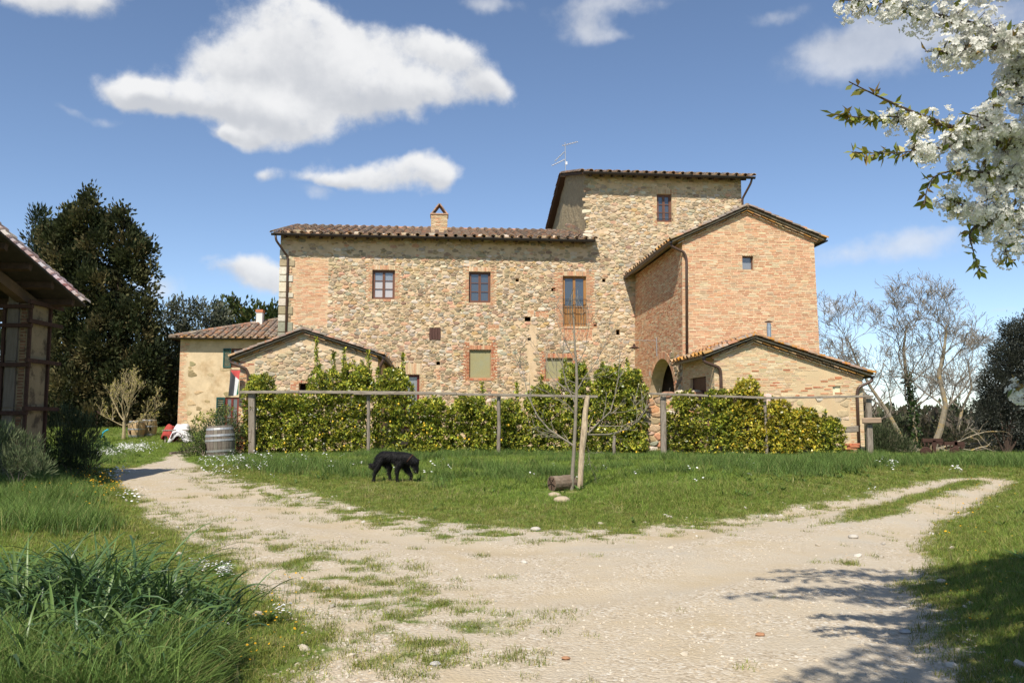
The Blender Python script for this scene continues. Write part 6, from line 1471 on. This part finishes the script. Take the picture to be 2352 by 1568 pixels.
def flower_proto(name, n, h, r_, colp, seed, spread=.12, stem=True):
    rg = np.random.default_rng(seed); mb = MB()
    for k in range(n):
        a = rg.uniform(0, 6.283); q = spread*rg.random()**.5; x, y, z = math.cos(a)*q, math.sin(a)*q, h*rg.uniform(.6, 1.2); tl = Vector((rg.normal(0, .25), -.35+rg.normal(0, .2), 1)).normalized(); u = tl.orthogonal().normalized(); v = tl.cross(u); c = Vector((x, y, z)); m = 7
        mb.add([c+tl*.2*r_]+[c+(u*math.cos(6.283*i/m)+v*math.sin(6.283*i/m))*r_ for i in range(m)], [(0, 1+i, 1+(i+1) % m) for i in range(m)], jit(colp, .06))
        if stem: mb.add([Vector((x-.002, y, 0)), Vector((x+.002, y, 0)), c], [(0, 1, 2)], (.09, .14, .04))
    me = bpy.data.meshes.new(name); me.from_pydata([tuple(p) for p in mb.v], [], mb.f); a = me.color_attributes.new('col', 'FLOAT_COLOR', 'POINT'); C = np.ones((len(mb.v), 4), np.float32); C[:, :3] = np.array(mb.c); a.data.foreach_set('color', C.ravel()); me.materials.append(M_FLOWER)
    return bpy.data.objects.new(name, me)
def scatter(name, P, scale, protos, seed=1, tilt=.12):
    n = len(P); rg = np.random.default_rng(seed); col = bpy.data.collections.new(name+'_tufts')
    for p in protos: col.objects.link(p)
    ctr = P.mean(axis=0); me = bpy.data.meshes.new(name); me.vertices.add(n); me.vertices.foreach_set('co', (P-ctr).astype(np.float32).ravel())
    a = me.attributes.new('rot', 'FLOAT_VECTOR', 'POINT'); rot = np.stack([rg.normal(0, tilt, n), rg.normal(0, tilt, n), rg.uniform(0, 6.283, n)], 1).astype(np.float32); a.data.foreach_set('vector', rot.ravel())
    a = me.attributes.new('scl', 'FLOAT', 'POINT'); a.data.foreach_set('value', np.broadcast_to(scale, (n,)).astype(np.float32))
    a = me.attributes.new('idx', 'INT', 'POINT'); a.data.foreach_set('value', rg.integers(0, len(protos), n).astype(np.int32))
    o = bpy.data.objects.new(name, me); COL.objects.link(o); o.location = ctr; o['kind'] = 'stuff'
    ng = bpy.data.node_groups.new(name, 'GeometryNodeTree'); ng.interface.new_socket('Geometry', in_out='INPUT', socket_type='NodeSocketGeometry'); ng.interface.new_socket('Geometry', in_out='OUTPUT', socket_type='NodeSocketGeometry'); N = ng.nodes; L = ng.links
    gi = N.new('NodeGroupInput'); go = N.new('NodeGroupOutput'); ip = N.new('GeometryNodeInstanceOnPoints'); ci = N.new('GeometryNodeCollectionInfo'); ci.inputs['Collection'].default_value = col; ci.inputs['Separate Children'].default_value = True; ci.inputs['Reset Children'].default_value = True; ip.inputs['Pick Instance'].default_value = True
    def at_(nm, ty):
        q = N.new('GeometryNodeInputNamedAttribute'); q.data_type = ty; q.inputs['Name'].default_value = nm; return q.outputs['Attribute']
    L.new(gi.outputs[0], ip.inputs['Points']); L.new(ci.outputs[0], ip.inputs['Instance']); L.new(at_('idx', 'INT'), ip.inputs['Instance Index']); L.new(at_('rot', 'FLOAT_VECTOR'), ip.inputs['Rotation']); L.new(at_('scl', 'FLOAT'), ip.inputs['Scale']); L.new(ip.outputs[0], go.inputs[0])
    md = o.modifiers.new('scatter', 'NODES'); md.node_group = ng; return o
def sample(n, x0, x1, y0, y1, prob, seed, y_pow=1.0):
    """random ground points in view, kept with probability prob(x, y)"""
    rg = np.random.default_rng(seed); n = int(n*1.4); y = y0+(y1-y0)*rg.random(n)**y_pow; n = n; hw = .66*y+2.6; lo = np.maximum(x0, -hw); hi = np.minimum(x1, hw); x = lo+(hi-lo)*rg.random(n); ok = (hi > lo) & (rg.random(n) < prob(x, y)*np.clip((hi-lo)/(2*hw), 0, 1)**0); x, y = x[ok], y[ok]; return np.stack([x, y, height(x, y)-.005], 1)
LAWN = [((.165,.25,.034),5),((.22,.285,.045),4),((.12,.195,.03),3),((.32,.28,.10),1.3)]
LUSH = [((.11,.185,.038),5),((.15,.22,.048),3),((.08,.14,.03),3),((.26,.25,.09),1.0)]
TURF = [((.20,.235,.04),4),((.27,.27,.055),3),((.145,.19,.032),3),((.37,.30,.12),1.6)]
pr_turf = [proto('turf', 16, .055, .006, .07, .9, TURF, s) for s in (1, 2, 3)]
pr_lawn = [proto('lawn', 18, .095, .008, .085, .9, LAWN, s) for s in (4, 5, 6)]
pr_tall = [proto('tall', 18, .36, .011, .10, .75, LUSH, s, segs=3) for s in (7, 8, 9)]
def in_house(x, y): return (y > 31.3) & (x > -10.5) & (x < 13.5)
road = lambda x, y: poly_sd(x, y, GRAVEL)
shadeL = lambda x, y: ss(-4.5, -6, x)*ss(21, 17, y)
closed = lambda x, y: (cover(x, y) > .45)*1.0
# closed turf: lawn in front of the hedge, verges and far meadow
trod = lambda x, y: ss(.55, 1.15, np.hypot((x-dP.x)*.75, (y-dP.y+.25)))*ss(.35, .8, np.hypot(x-lg.x, y-lg.y+.3))
tall_zone = lambda x, y: trod(x, y)*np.clip(np.maximum.reduce([ss(2.2, .6, np.abs(y-(29.2-.03*x)))*ss(-10.2, -9, x)*ss(13.5, 11.5, x), ss(.5, 1.6, road(x, y))*ss(-4.8, -6.2, x)*ss(26, 22, y)*ss(10.3, 12, y), ss(1.0, 2.4, road(x, y))*ss(4, 7, x)*ss(18.0, 21, y)*ss(34, 30, y), .75*ss(.48, .62, fbm(x*.8, y*.8, 51))*ss(1.0, 2.4, road(x, y))*ss(17, 21, y)]), 0, 1)
P = sample(150000, -40, 40, 4.2, 60, lambda x, y: cover(x, y)*(cover(x, y) > .2)*ss(62, 30, y)*(1-.6*tall_zone(x, y))*(~in_house(x, y))*np.clip(.25+y/24, 0, 1), 61)
dist = np.hypot(P[:, 0], P[:, 1]); scatter('lawn_grass', P, (.55+.75*fbm(P[:, 0]*.9, P[:, 1]*.9, 71))*ss(-.2, .9, cover(P[:, 0], P[:, 1]))*(1+.02*dist)*(.4+.6*trod(P[:, 0], P[:, 1]))*(.55+.45*ss(.4, 4.2, road(P[:, 0], P[:, 1]))), pr_lawn, 62)
P = sample(110000, -14, 14, 4.0, 24, lambda x, y: np.clip(cover(x, y)*1.2, 0, 1)*(cover(x, y) > .12)*(road(x, y) < 2.6)*(.25+.75*ss(.42, .56, fbm(x*8, y*8, 64))), 63, 1.3)
scatter('short_turf', P, (.7+.6*RNG.random(len(P)))*(.85+.03*P[:, 1]), pr_turf, 64)
P = sample(42000, -22, 22, 7, 34, lambda x, y: tall_zone(x, y)*(~in_house(x, y)), 65)
scatter('tall_grass', P, (.5+.65*fbm(P[:, 0]*1.1, P[:, 1]*1.1, 73)+.2*RNG.random(len(P)))*np.where((P[:, 1] > 25) & (P[:, 0] > -11), .55+.35*(fbm(P[:, 0]*.6, P[:, 1]*.1, 75) > .55), 1), pr_tall, 66)
P = sample(26000, 2, 11, 4.0, 17, lambda x, y: ss(.0, 1.0, road(x, y)), 67, 1.2)
scatter('verge_grass', P, (.8+.6*RNG.random(len(P)))*(.55+.45*ss(.2, 2.2, road(P[:, 0], P[:, 1]))), [proto('verge', 18, .12, .007, .09, .8, LAWN, s) for s in (14, 15, 16)], 68)
P = sample(30000, -10, -1.2, 3.6, 12, lambda x, y: ss(.15, .9, road(x, y))*ss(-.33, -.42, x/y)*ss(8.2, 7.0, y), 69, 1.2)
scatter('bank_grass', P, .8+.8*RNG.random(len(P)), [proto('bank', 16, .16, .006, .08, .85, LUSH, s) for s in (17, 18)]+[proto('bank_weed', 9, .13, .035, .07, 1.1, LUSH, s, segs=3) for s in (19, 20)], 70)
P = sample(7000, -14, 14, 5, 30, lambda x, y: ss(.1, 1.2, road(x, y))*ss(.5, .68, fbm(x*1.3, y*1.3, 57))*(~in_house(x, y)), 87)
scatter('dry_grass', P, .6+.8*RNG.random(len(P)), [proto('dry', 9, .16, .006, .10, 1.3, [((.36,.29,.14),3),((.28,.22,.10),2),((.42,.36,.19),1)], s) for s in (41, 42)], 88)
P = sample(5200, -14, 14, 5, 30, lambda x, y: ss(.2, 1.6, road(x, y))*ss(.46, .6, fbm(x*.7, y*.7, 59))*(~in_house(x, y)), 89)
scatter('broad_weeds', P, .6+.8*RNG.random(len(P)), [proto('weed_rosette', 9, .13, .04, .04, 1.6, [((.10,.17,.035),4),((.15,.21,.05),2),((.075,.13,.03),2)], s, segs=3) for s in (43, 44)], 90)
# loose gravel
rgv = np.random.default_rng(5)
def peb(name, r_, c, seed):
    random.seed(seed); mb = MB(); mb.ico((0, 0, r_*.25), (r_*1.2, r_*.9, r_*.55), c, rings=4, n=6, jit=.16); me = bpy.data.meshes.new(name); me.from_pydata([tuple(p) for p in mb.v], [], mb.f); a = me.color_attributes.new('col', 'FLOAT_COLOR', 'POINT'); C = np.ones((len(mb.v), 4), np.float32); C[:, :3] = np.array(mb.c); a.data.foreach_set('color', C.ravel()); me.materials.append(M_STONE); return bpy.data.objects.new(name, me)
P = sample(90000, -10, 10, 4.2, 20, lambda x, y: (road(x, y) < .25)*(1-.8*rut(x, y))*(.25+.75*ss(.42, .6, fbm(x*.9, y*.9, 81)))*ss(21, 8, y), 82, 1.7)
scatter('gravel', P, .35+1.1*rgv.random(len(P))**3, [peb('pebble', .011, c, i) for i, c in enumerate(((.48,.40,.29),(.54,.48,.38),(.38,.32,.24),(.44,.35,.24),(.53,.47,.38),(.46,.39,.29)))], 83, tilt=.5)
P = sample(2600, -10, 10, 4.4, 24, lambda x, y: ss(.7, .1, np.abs(road(x, y)-.1))*.5+.05*(road(x, y) < 0), 85, 1.3)
scatter('edge_stones', P, 1.4+3.2*rgv.random(len(P))**3, [peb('edge_pebble', .011, c, i+20) for i, c in enumerate(((.48,.41,.31),(.50,.46,.39),(.40,.36,.30)))], 86, tilt=.4)
# flowers
def blobs(spots, seed):
    rg = np.random.default_rng(seed); out = []
    for (u, v, ru, rv, n) in spots:
        for _ in range(n):
            p = G(u+rg.normal(0, ru), v+rg.normal(0, rv)); out.append((p.x, p.y, GZ(p.x, p.y)))
    return np.array(out)
W_ = (.78, .77, .74); Y_ = (.66, .36, .02)
P = blobs([(300,1035,26,6,150),(250,1048,16,5,60),(320,1030,25,4,60),(545,1064,16,5,30),(470,1066,14,4,14),(520,1080,40,6,26),(610,1062,12,6,10),(700,1068,40,10,14),(560,1085,60,10,14),(260,1090,30,6,16),(300,1145,20,8,10),(820,1075,80,12,12),(1290,1090,160,25,12),(2050,1086,12,3,10),(2200,1093,5,2,6),(1700,1100,200,20,10)], 5)
scatter('daisies', P, .8+.5*RNG.random(len(P)), [flower_proto('daisy', 3, .16, .022, W_, s) for s in (1, 2)], 91)
P = blobs([(235,1125,32,16,60),(200,1100,24,12,34),(270,1140,14,6,26),(120,1160,60,20,18),(2230,1190,60,40,26)], 6)
scatter('yellow_flowers', P, .8+.5*RNG.random(len(P)), [flower_proto('hawkbit', 2, .22, .013, Y_, s, .1) for s in (3, 4)], 92)
P = blobs([(610,1440,70,50,34),(500,1500,80,40,16),(2290,1290,40,60,16),(2280,1400,50,40,8)], 16)
scatter('hawkbit_flowers', P, .8+.5*RNG.random(len(P)), [flower_proto('near_hawkbit', 2, .15, .0085, Y_, s, .08) for s in (13, 14)], 94)
P = blobs([(470,1320,14,5,16),(515,1328,12,6,34),(480,1440,30,16,10),(400,1478,40,20,9),(640,1440,14,6,5),(450,1510,40,20,8)], 7)
scatter('white_rockets', P, .7+.4*RNG.random(len(P)), [flower_proto('rocket', 5, .13, .011, W_, s, .05) for s in (5, 6)], 93)

# ------------------------------------------------------------------ broad-bladed grass clump in the foreground
g0 = G(230, 1480); g0.z = GZ(g0.x, g0.y); clump = thing('grass_clump', 'big dark green clump of broad arching grass blades in the left foreground', 'grass clump', g0)
rg = np.random.default_rng(31); blades = []; score = []
for (u, v, n, hh, sp) in ((150,1470,110,.72,.36),(290,1460,120,.76,.34),(60,1480,90,.68,.34),(390,1470,90,.58,.28),(480,1450,60,.46,.26),(90,1600,60,.5,.3),(300,1600,60,.5,.3),(220,1430,90,.70,.38),(330,1530,90,.5,.3),(120,1550,80,.5,.3),(450,1500,60,.42,.24),(-20,1450,60,.7,.3),(230,1510,60,.6,.3)):
    c = G(u, v)
    for k in range(n):
        a = rg.uniform(0, 6.283); q = sp*rg.random()**.5; b = Vector((c.x+math.cos(a)*q, c.y+math.sin(a)*q, 0)); b.z = GZ(b.x, b.y)-.02
        az = a+rg.normal(0, .7) if rg.random() < .7 else rg.uniform(0, 6.283); d = Vector((math.cos(az)+.25, math.sin(az), 0)).normalized(); s_ = Vector((-d.y, d.x, 0)); L_ = hh*rg.uniform(.75, 1.35); w_ = rg.uniform(.014, .032); th = rg.uniform(.10, .5); bend = rg.uniform(1.0, 2.5); p = b.copy(); V = []; m = 8
        tw = rg.uniform(-.5, .5)
        for i in range(m+1):
            t = i/m; ww = w_*(.65+.9*t)*(1-t)**.55*1.2 if t > .0 else w_*.6; sd = (s_*math.cos(tw*t*3)+Vector((0, 0, 1))*math.sin(tw*t*3)*.5); V += [p-sd*ww/2+Vector((0, 0, .0)), p-Vector((0, 0, ww*.18)), p+sd*ww/2]
            ang = th+bend*t**1.6; p = p+(UP*math.cos(ang)+d*math.sin(ang))*(L_/m)
        mb = MB(); cc = jit(pick([((.06,.115,.036),5),((.08,.14,.04),4),((.125,.19,.048),2.5),((.045,.085,.032),3)]), .15); mb.add(V, [(3*i+j, 3*i+j+1, 3*i+j+4, 3*i+j+3) for i in range(m) for j in (0, 1)], cc); blades.append(mb); score.append(L_*w_*(1.5 if v < 1500 else 1))
pieces('blade', 'lower_blades', blades, mat('broad_blade', None, .42, 30, .12, trans=.22, spec=.45), clump, score, smooth=True, most=290)
P = sample(8000, -4.2, -1.4, 4.3, 5.6, lambda x, y: ss(.45, .9, road(x, y))*ss(-.30, -.38, x/y), 75)
scatter('foreground_weeds', P, .7+.7*RNG.random(len(P)), [proto('weed', 22, .26, .012, .09, .9, LUSH, s, segs=3) for s in (27, 28, 29)], 76)

# ------------------------------------------------------------------ blossoming cherry tree at the right edge
ct = Vector((5.0, 4.3, 0)); ct.z = GZ(ct.x, ct.y); cherry = thing('cherry_tree', 'white blossoming cherry tree reaching into the picture from the right', 'tree', ct)
rg = np.random.default_rng(44)
def cp(u, v, Y): return at(u, v, Y)
def curve(pts, k=4):
    out = []
    for i in range(len(pts)-1):
        a, b = pts[i], pts[i+1]; p0 = pts[i-1] if i else a; p3 = pts[i+2] if i+2 < len(pts) else b
        for j in range(k):
            t = j/k; out.append(.5*((2*a)+(b-p0)*t+(2*p0-5*a+4*b-p3)*t*t+(3*a-p0-3*b+p3)*t**3))
    out.append(pts[-1]); return out
trunk = curve([ct-UP*.1, ct+Vector((-.05, .1, .8)), ct+Vector((-.15, 0, 1.7)), ct+Vector((-.3, .05, 2.6)), ct+Vector((-.45, 0, 3.6)), ct+Vector((-.8, .2, 4.8)), ct+Vector((-1.0, .2, 5.9))]); mb = MB(); mb.tube(trunk, [.17*(1-.8*i/(len(trunk)-1)) for i in range(len(trunk))], 10); put('trunk', mb, mat('cherry_bark', (.085, .06, .05), .7, 8, .3, 20, .5, .01, stretch=(1, 1, 4)), cherry)
fork = lambda z: ct+Vector((-.15-.12*(z-1.7), .03, z))
# limbs: (points, base radius, blossom start, blossom end, thickness of the blossom, flowers per metre)
limbs = [([fork(3.2), cp(2480,60,4.2), cp(2350,95,4.15), cp(2250,60,4.1), cp(2150,35,4.05), cp(2040,12,4.0), cp(1935,0,3.95)], .03, .15, 1, .055, 240),
 ([fork(3.6), cp(2460,-60,4.2), cp(2300,-30,4.1), cp(2180,-45,4.0), cp(2080,-30,3.95)], .03, .15, 1, .06, 170),
 ([fork(3.0), cp(2450,150,4.25), cp(2352,120,4.2), cp(2260,110,4.15), cp(2190,118,4.1), cp(2125,118,4.05)], .028, .2, .98, .058, 250),
 ([fork(2.7), cp(2500,390,4.3), cp(2352,338,4.2), cp(2240,322,4.15), cp(2180,290,4.1), cp(2090,255,4.05), cp(2010,218,4.0), cp(1950,188,3.95)], .032, .22, .80, .05, 190),
 ([cp(2180,290,4.1), cp(2110,280,4.08), cp(2050,268,4.05), cp(1980,270,4.0), cp(1912,262,3.98)], .009, 0, .62, .045, 150),
 ([cp(2260,325,4.16), cp(2190,335,4.12), cp(2120,345,4.08), cp(2040,352,4.03), cp(1958,350,3.98)], .011, 0, .62, .055, 230),
 ([cp(2240,322,4.15), cp(2275,255,4.2), cp(2310,200,4.25), cp(2352,150,4.3)], .012, .05, 1, .05, 240),
 ([cp(2352,338,4.2), cp(2290,290,4.12), cp(2250,270,4.05), cp(2215,262,4.0)], .010, 0, 1, .05, 150),
 ([fork(2.5), cp(2500,500,4.4), cp(2352,410,4.3), cp(2270,398,4.2), cp(2195,392,4.15), cp(2140,412,4.1), cp(2122,470,4.05)], .022, .22, .9, .06, 230),
 ([cp(2352,410,4.3), cp(2290,450,4.22), cp(2225,470,4.15), cp(2170,455,4.1)], .010, 0, 1, .055, 210),
 ([fork(2.3), cp(2480,600,4.5), cp(2352,490,4.35), cp(2280,505,4.25), cp(2230,530,4.2), cp(2235,575,4.15), cp(2252,625,4.12)], .020, .25, .9, .055, 220),
 ([cp(2352,490,4.35), cp(2330,540,4.3), cp(2310,575,4.28), cp(2322,600,4.26)], .008, 0, 1, .05, 210),
 ([cp(2400,300,4.35), cp(2352,230,4.3), cp(2330,180,4.28), cp(2350,60,4.25)], .012, 0, 1, .06, 200),
 ([cp(2420,420,4.5), cp(2352,380,4.45), cp(2320,350,4.4), cp(2300,400,4.35)], .010, 0, 1, .05, 170),
 ([fork(1.9), cp(2560,940,4.1), cp(2420,915,3.9), cp(2352,892,3.8), cp(2325,890,3.75)], .014, .55, 1, .035, 60)]
for k in range(400):                                                     # limbs above and beside the frame: they cast the dappled shade on the road
    z = rg.uniform(3.3, 6.2); tg = G(1640+760*rg.random()**.9, 1300+85*rg.random() if rg.random() < .35 else 1480+260*rg.random()); 
    e = Vector((tg.x, tg.y, 0))-SUN_DIR*(z/-SUN_DIR.z); b = fork(min(5.8, max(2.4, z-rg.uniform(.3, 1.2))))
    m = b+(e-b)*.5+Vector((0, 0, .22)); q_ = [b, b+(m-b)*.5+Vector((0, 0, .06)), m, m+(e-m)*.6, e]; okk = True
    for p in curve(q_, 5):
        for o_ in (Vector((0, 0, 0)), Vector((-.12, 0, 0)), Vector((0, 0, -.12))):
            w_ = p+o_-Vector((0, 0, EYE)); yc = w_.y*math.cos(PITCH)+w_.z*math.sin(PITCH); zc = -w_.y*math.sin(PITCH)+w_.z*math.cos(PITCH)
            if yc > .3 and abs(w_.x/yc*F) < 1195 and -800 < zc/yc*F < 800: okk = False
    _t = 0
    if okk:
        bad = 0
        for p in curve(q_, 4):
            h_ = p+SUN_DIR*(p.z/-SUN_DIR.z); zb = max(.1, h_.y); uu = CX+F*h_.x/zb; vq = 965+F*EYE/zb; bad += (1790 < uu < 2420 and 1382 < vq < 1475)
        if bad <= 4 and len(limbs) < 15+110: limbs.append((q_, .02, .10, 1, .07, 190))
mb = MB(); FC = []; FD = []; LC = []; LD = []; first = 15
for i, (pts, r_, b0_, b1_, th, dens) in enumerate(limbs):
    C_ = curve([Vector(p) for p in pts], 6); n = len(C_); mb.tube(C_, [max(.003, r_*(1-.97*(k/(n-1))**.75)) for k in range(n)], 6)
    seg = [(C_[k+1]-C_[k]).length for k in range(n-1)]; tot = sum(seg)
    # short spurs carrying clusters
    ns = int(tot*(b1_-b0_)*dens/9*(3.0 if i < first else 1))
    for q in range(ns):
        t = (b0_+(b1_-b0_)*rg.random())*tot; k = 0
        while k < n-2 and t > seg[k]: t -= seg[k]; k += 1
        p = C_[k]+(C_[k+1]-C_[k])*min(1, t/max(seg[k], 1e-6)); ax = (C_[k+1]-C_[k]).normalized(); s_ = ax.cross(Vector(rg.normal(0, 1, 3))).normalized(); cc = p+s_*th*rg.uniform(.2, 1.55)
        mb.tube([p, cc], [.003, .0018], 4, cap=False)
        for j in range(rg.integers(6, 13)):
            o = Vector(rg.normal(0, 1, 3)).normalized(); f = cc+o*rg.uniform(.015, .05)+Vector((0, 0, -.012)); FC.append((f, i)); FD.append((o+s_*.4+Vector((0, 0, .1))).normalized())
        if rg.random() < .55:
            for j in range(2): LC.append((p+Vector(rg.normal(0, .015, 3)), i)); LD.append((s_+Vector(rg.normal(0, .5, 3))+Vector((0, 0, -.1))).normalized())
    if i < first:                                                       # leafy tip beyond the blossom
        for q in range(60 if b1_ < .95 else 8):
            t = (max(.0, b1_-.12)+(1-max(.0, b1_-.12))*rg.random())*tot; k = 0
            while k < n-2 and t > seg[k]: t -= seg[k]; k += 1
            p = C_[k]+(C_[k+1]-C_[k])*min(1, t/max(seg[k], 1e-6)); LC.append((p, i)); LD.append(((C_[k+1]-C_[k]).normalized()*.5+Vector(rg.normal(0, .7, 3))+Vector((0, 0, -.25))).normalized())
put('branches', mb, MATS['cherry_bark'], cherry)
def blossom_arrays(C, D, rg):
    n = len(C); D = unit(np.array([d[:] for d in D])); r_ = rg.normal(size=(n, 3)); U = unit(np.cross(D, r_)); Vv = np.cross(D, U); C = np.array([c[:] for c in C]); Vs = []; Fs = []; off = 0; R_ = rg.uniform(.014, .0195, (n, 1))
    for k in range(5):
        a = 2*math.pi*k/5; u = U*math.cos(a)+Vv*math.sin(a); s_ = -U*math.sin(a)+Vv*math.cos(a)
        ring = [(0.08, 0, .0), (.55, .36, .28), (.95, .30, .42), (1.05, 0, .36), (.95, -.30, .42), (.55, -.36, .28)]
        V = np.stack([C+u*R_*x+s_*R_*y+D*R_*z for x, y, z in ring], 1); Vs.append(V)
    V = np.stack(Vs, 1).reshape(n, 30, 3); return V
PF = [(0,1,2,3),(0,3,4,5)]
M_BLOSSOM = M_PETAL
V = blossom_arrays([c for c, _ in FC], FD, rg); nF = len(FC)
vis = []
for k, (c, i) in enumerate(FC):
    if i < first: vis.append(k)
rg.shuffle(vis); single = vis[:295]; sset = set(single)
basef = [tuple(5*0+6*p+q for q in f) for p in range(5) for f in PF]
colr = lambda: np.clip(np.array([.86, .85, .81])*rg.uniform(.9, 1.04), 0, .88)
for k in single:
    me = np_mesh('blossom', V[k], basef, np.tile(colr(), (30, 1))); link('blossom', me, M_BLOSSOM, cherry)
rest = np.array([k for k in range(nF) if k not in sset]); Vr = V[rest].reshape(-1, 3); Fr = (np.arange(len(rest))[:, None, None]*30+np.array(basef)[None]).reshape(-1, 4); Cr = np.repeat(np.clip(np.array([[.86, .85, .81]])*rg.uniform(.9, 1.04, (len(rest), 1)), 0, .88), 30, axis=0)
o = link('blossoms', np_mesh('blossoms', Vr, Fr, Cr), M_BLOSSOM, cherry); o['kind'] = 'stuff'
CHL = [((.22,.24,.04),4),((.30,.27,.055),3),((.24,.16,.05),2),((.15,.18,.035),3)]
Lc = np.array([c[:] for c, _ in LC]); Ld = np.array([d[:] for d in LD]); lv, lf, lc = leaf_quads(Lc, Ld, rg.uniform(.045, .08, len(Lc)), rg.uniform(.018, .03, len(Lc)), cols(CHL, len(Lc), .15, rg), .25, rg)
nl = len(Lc); own = [k for k, (c, i) in enumerate(LC) if i < first]; rg.shuffle(own); own = own[:280]; os_ = set(own)
for k in own: link('leaf', np_mesh('leaf', lv[4*k:4*k+4], [(0,1,2,3)], lc[4*k:4*k+4]), M_LEAF, cherry)
rk = [k for k in range(nl) if k not in os_]; ii = np.concatenate([np.arange(4*k, 4*k+4) for k in rk]); o = link('leaves', np_mesh('leaves', lv[ii], np.arange(len(ii)).reshape(-1, 4), lc[ii]), M_LEAF, cherry); o['kind'] = 'stuff'
print('limbs', len(limbs), 'blossoms', nF, 'leaves', nl)
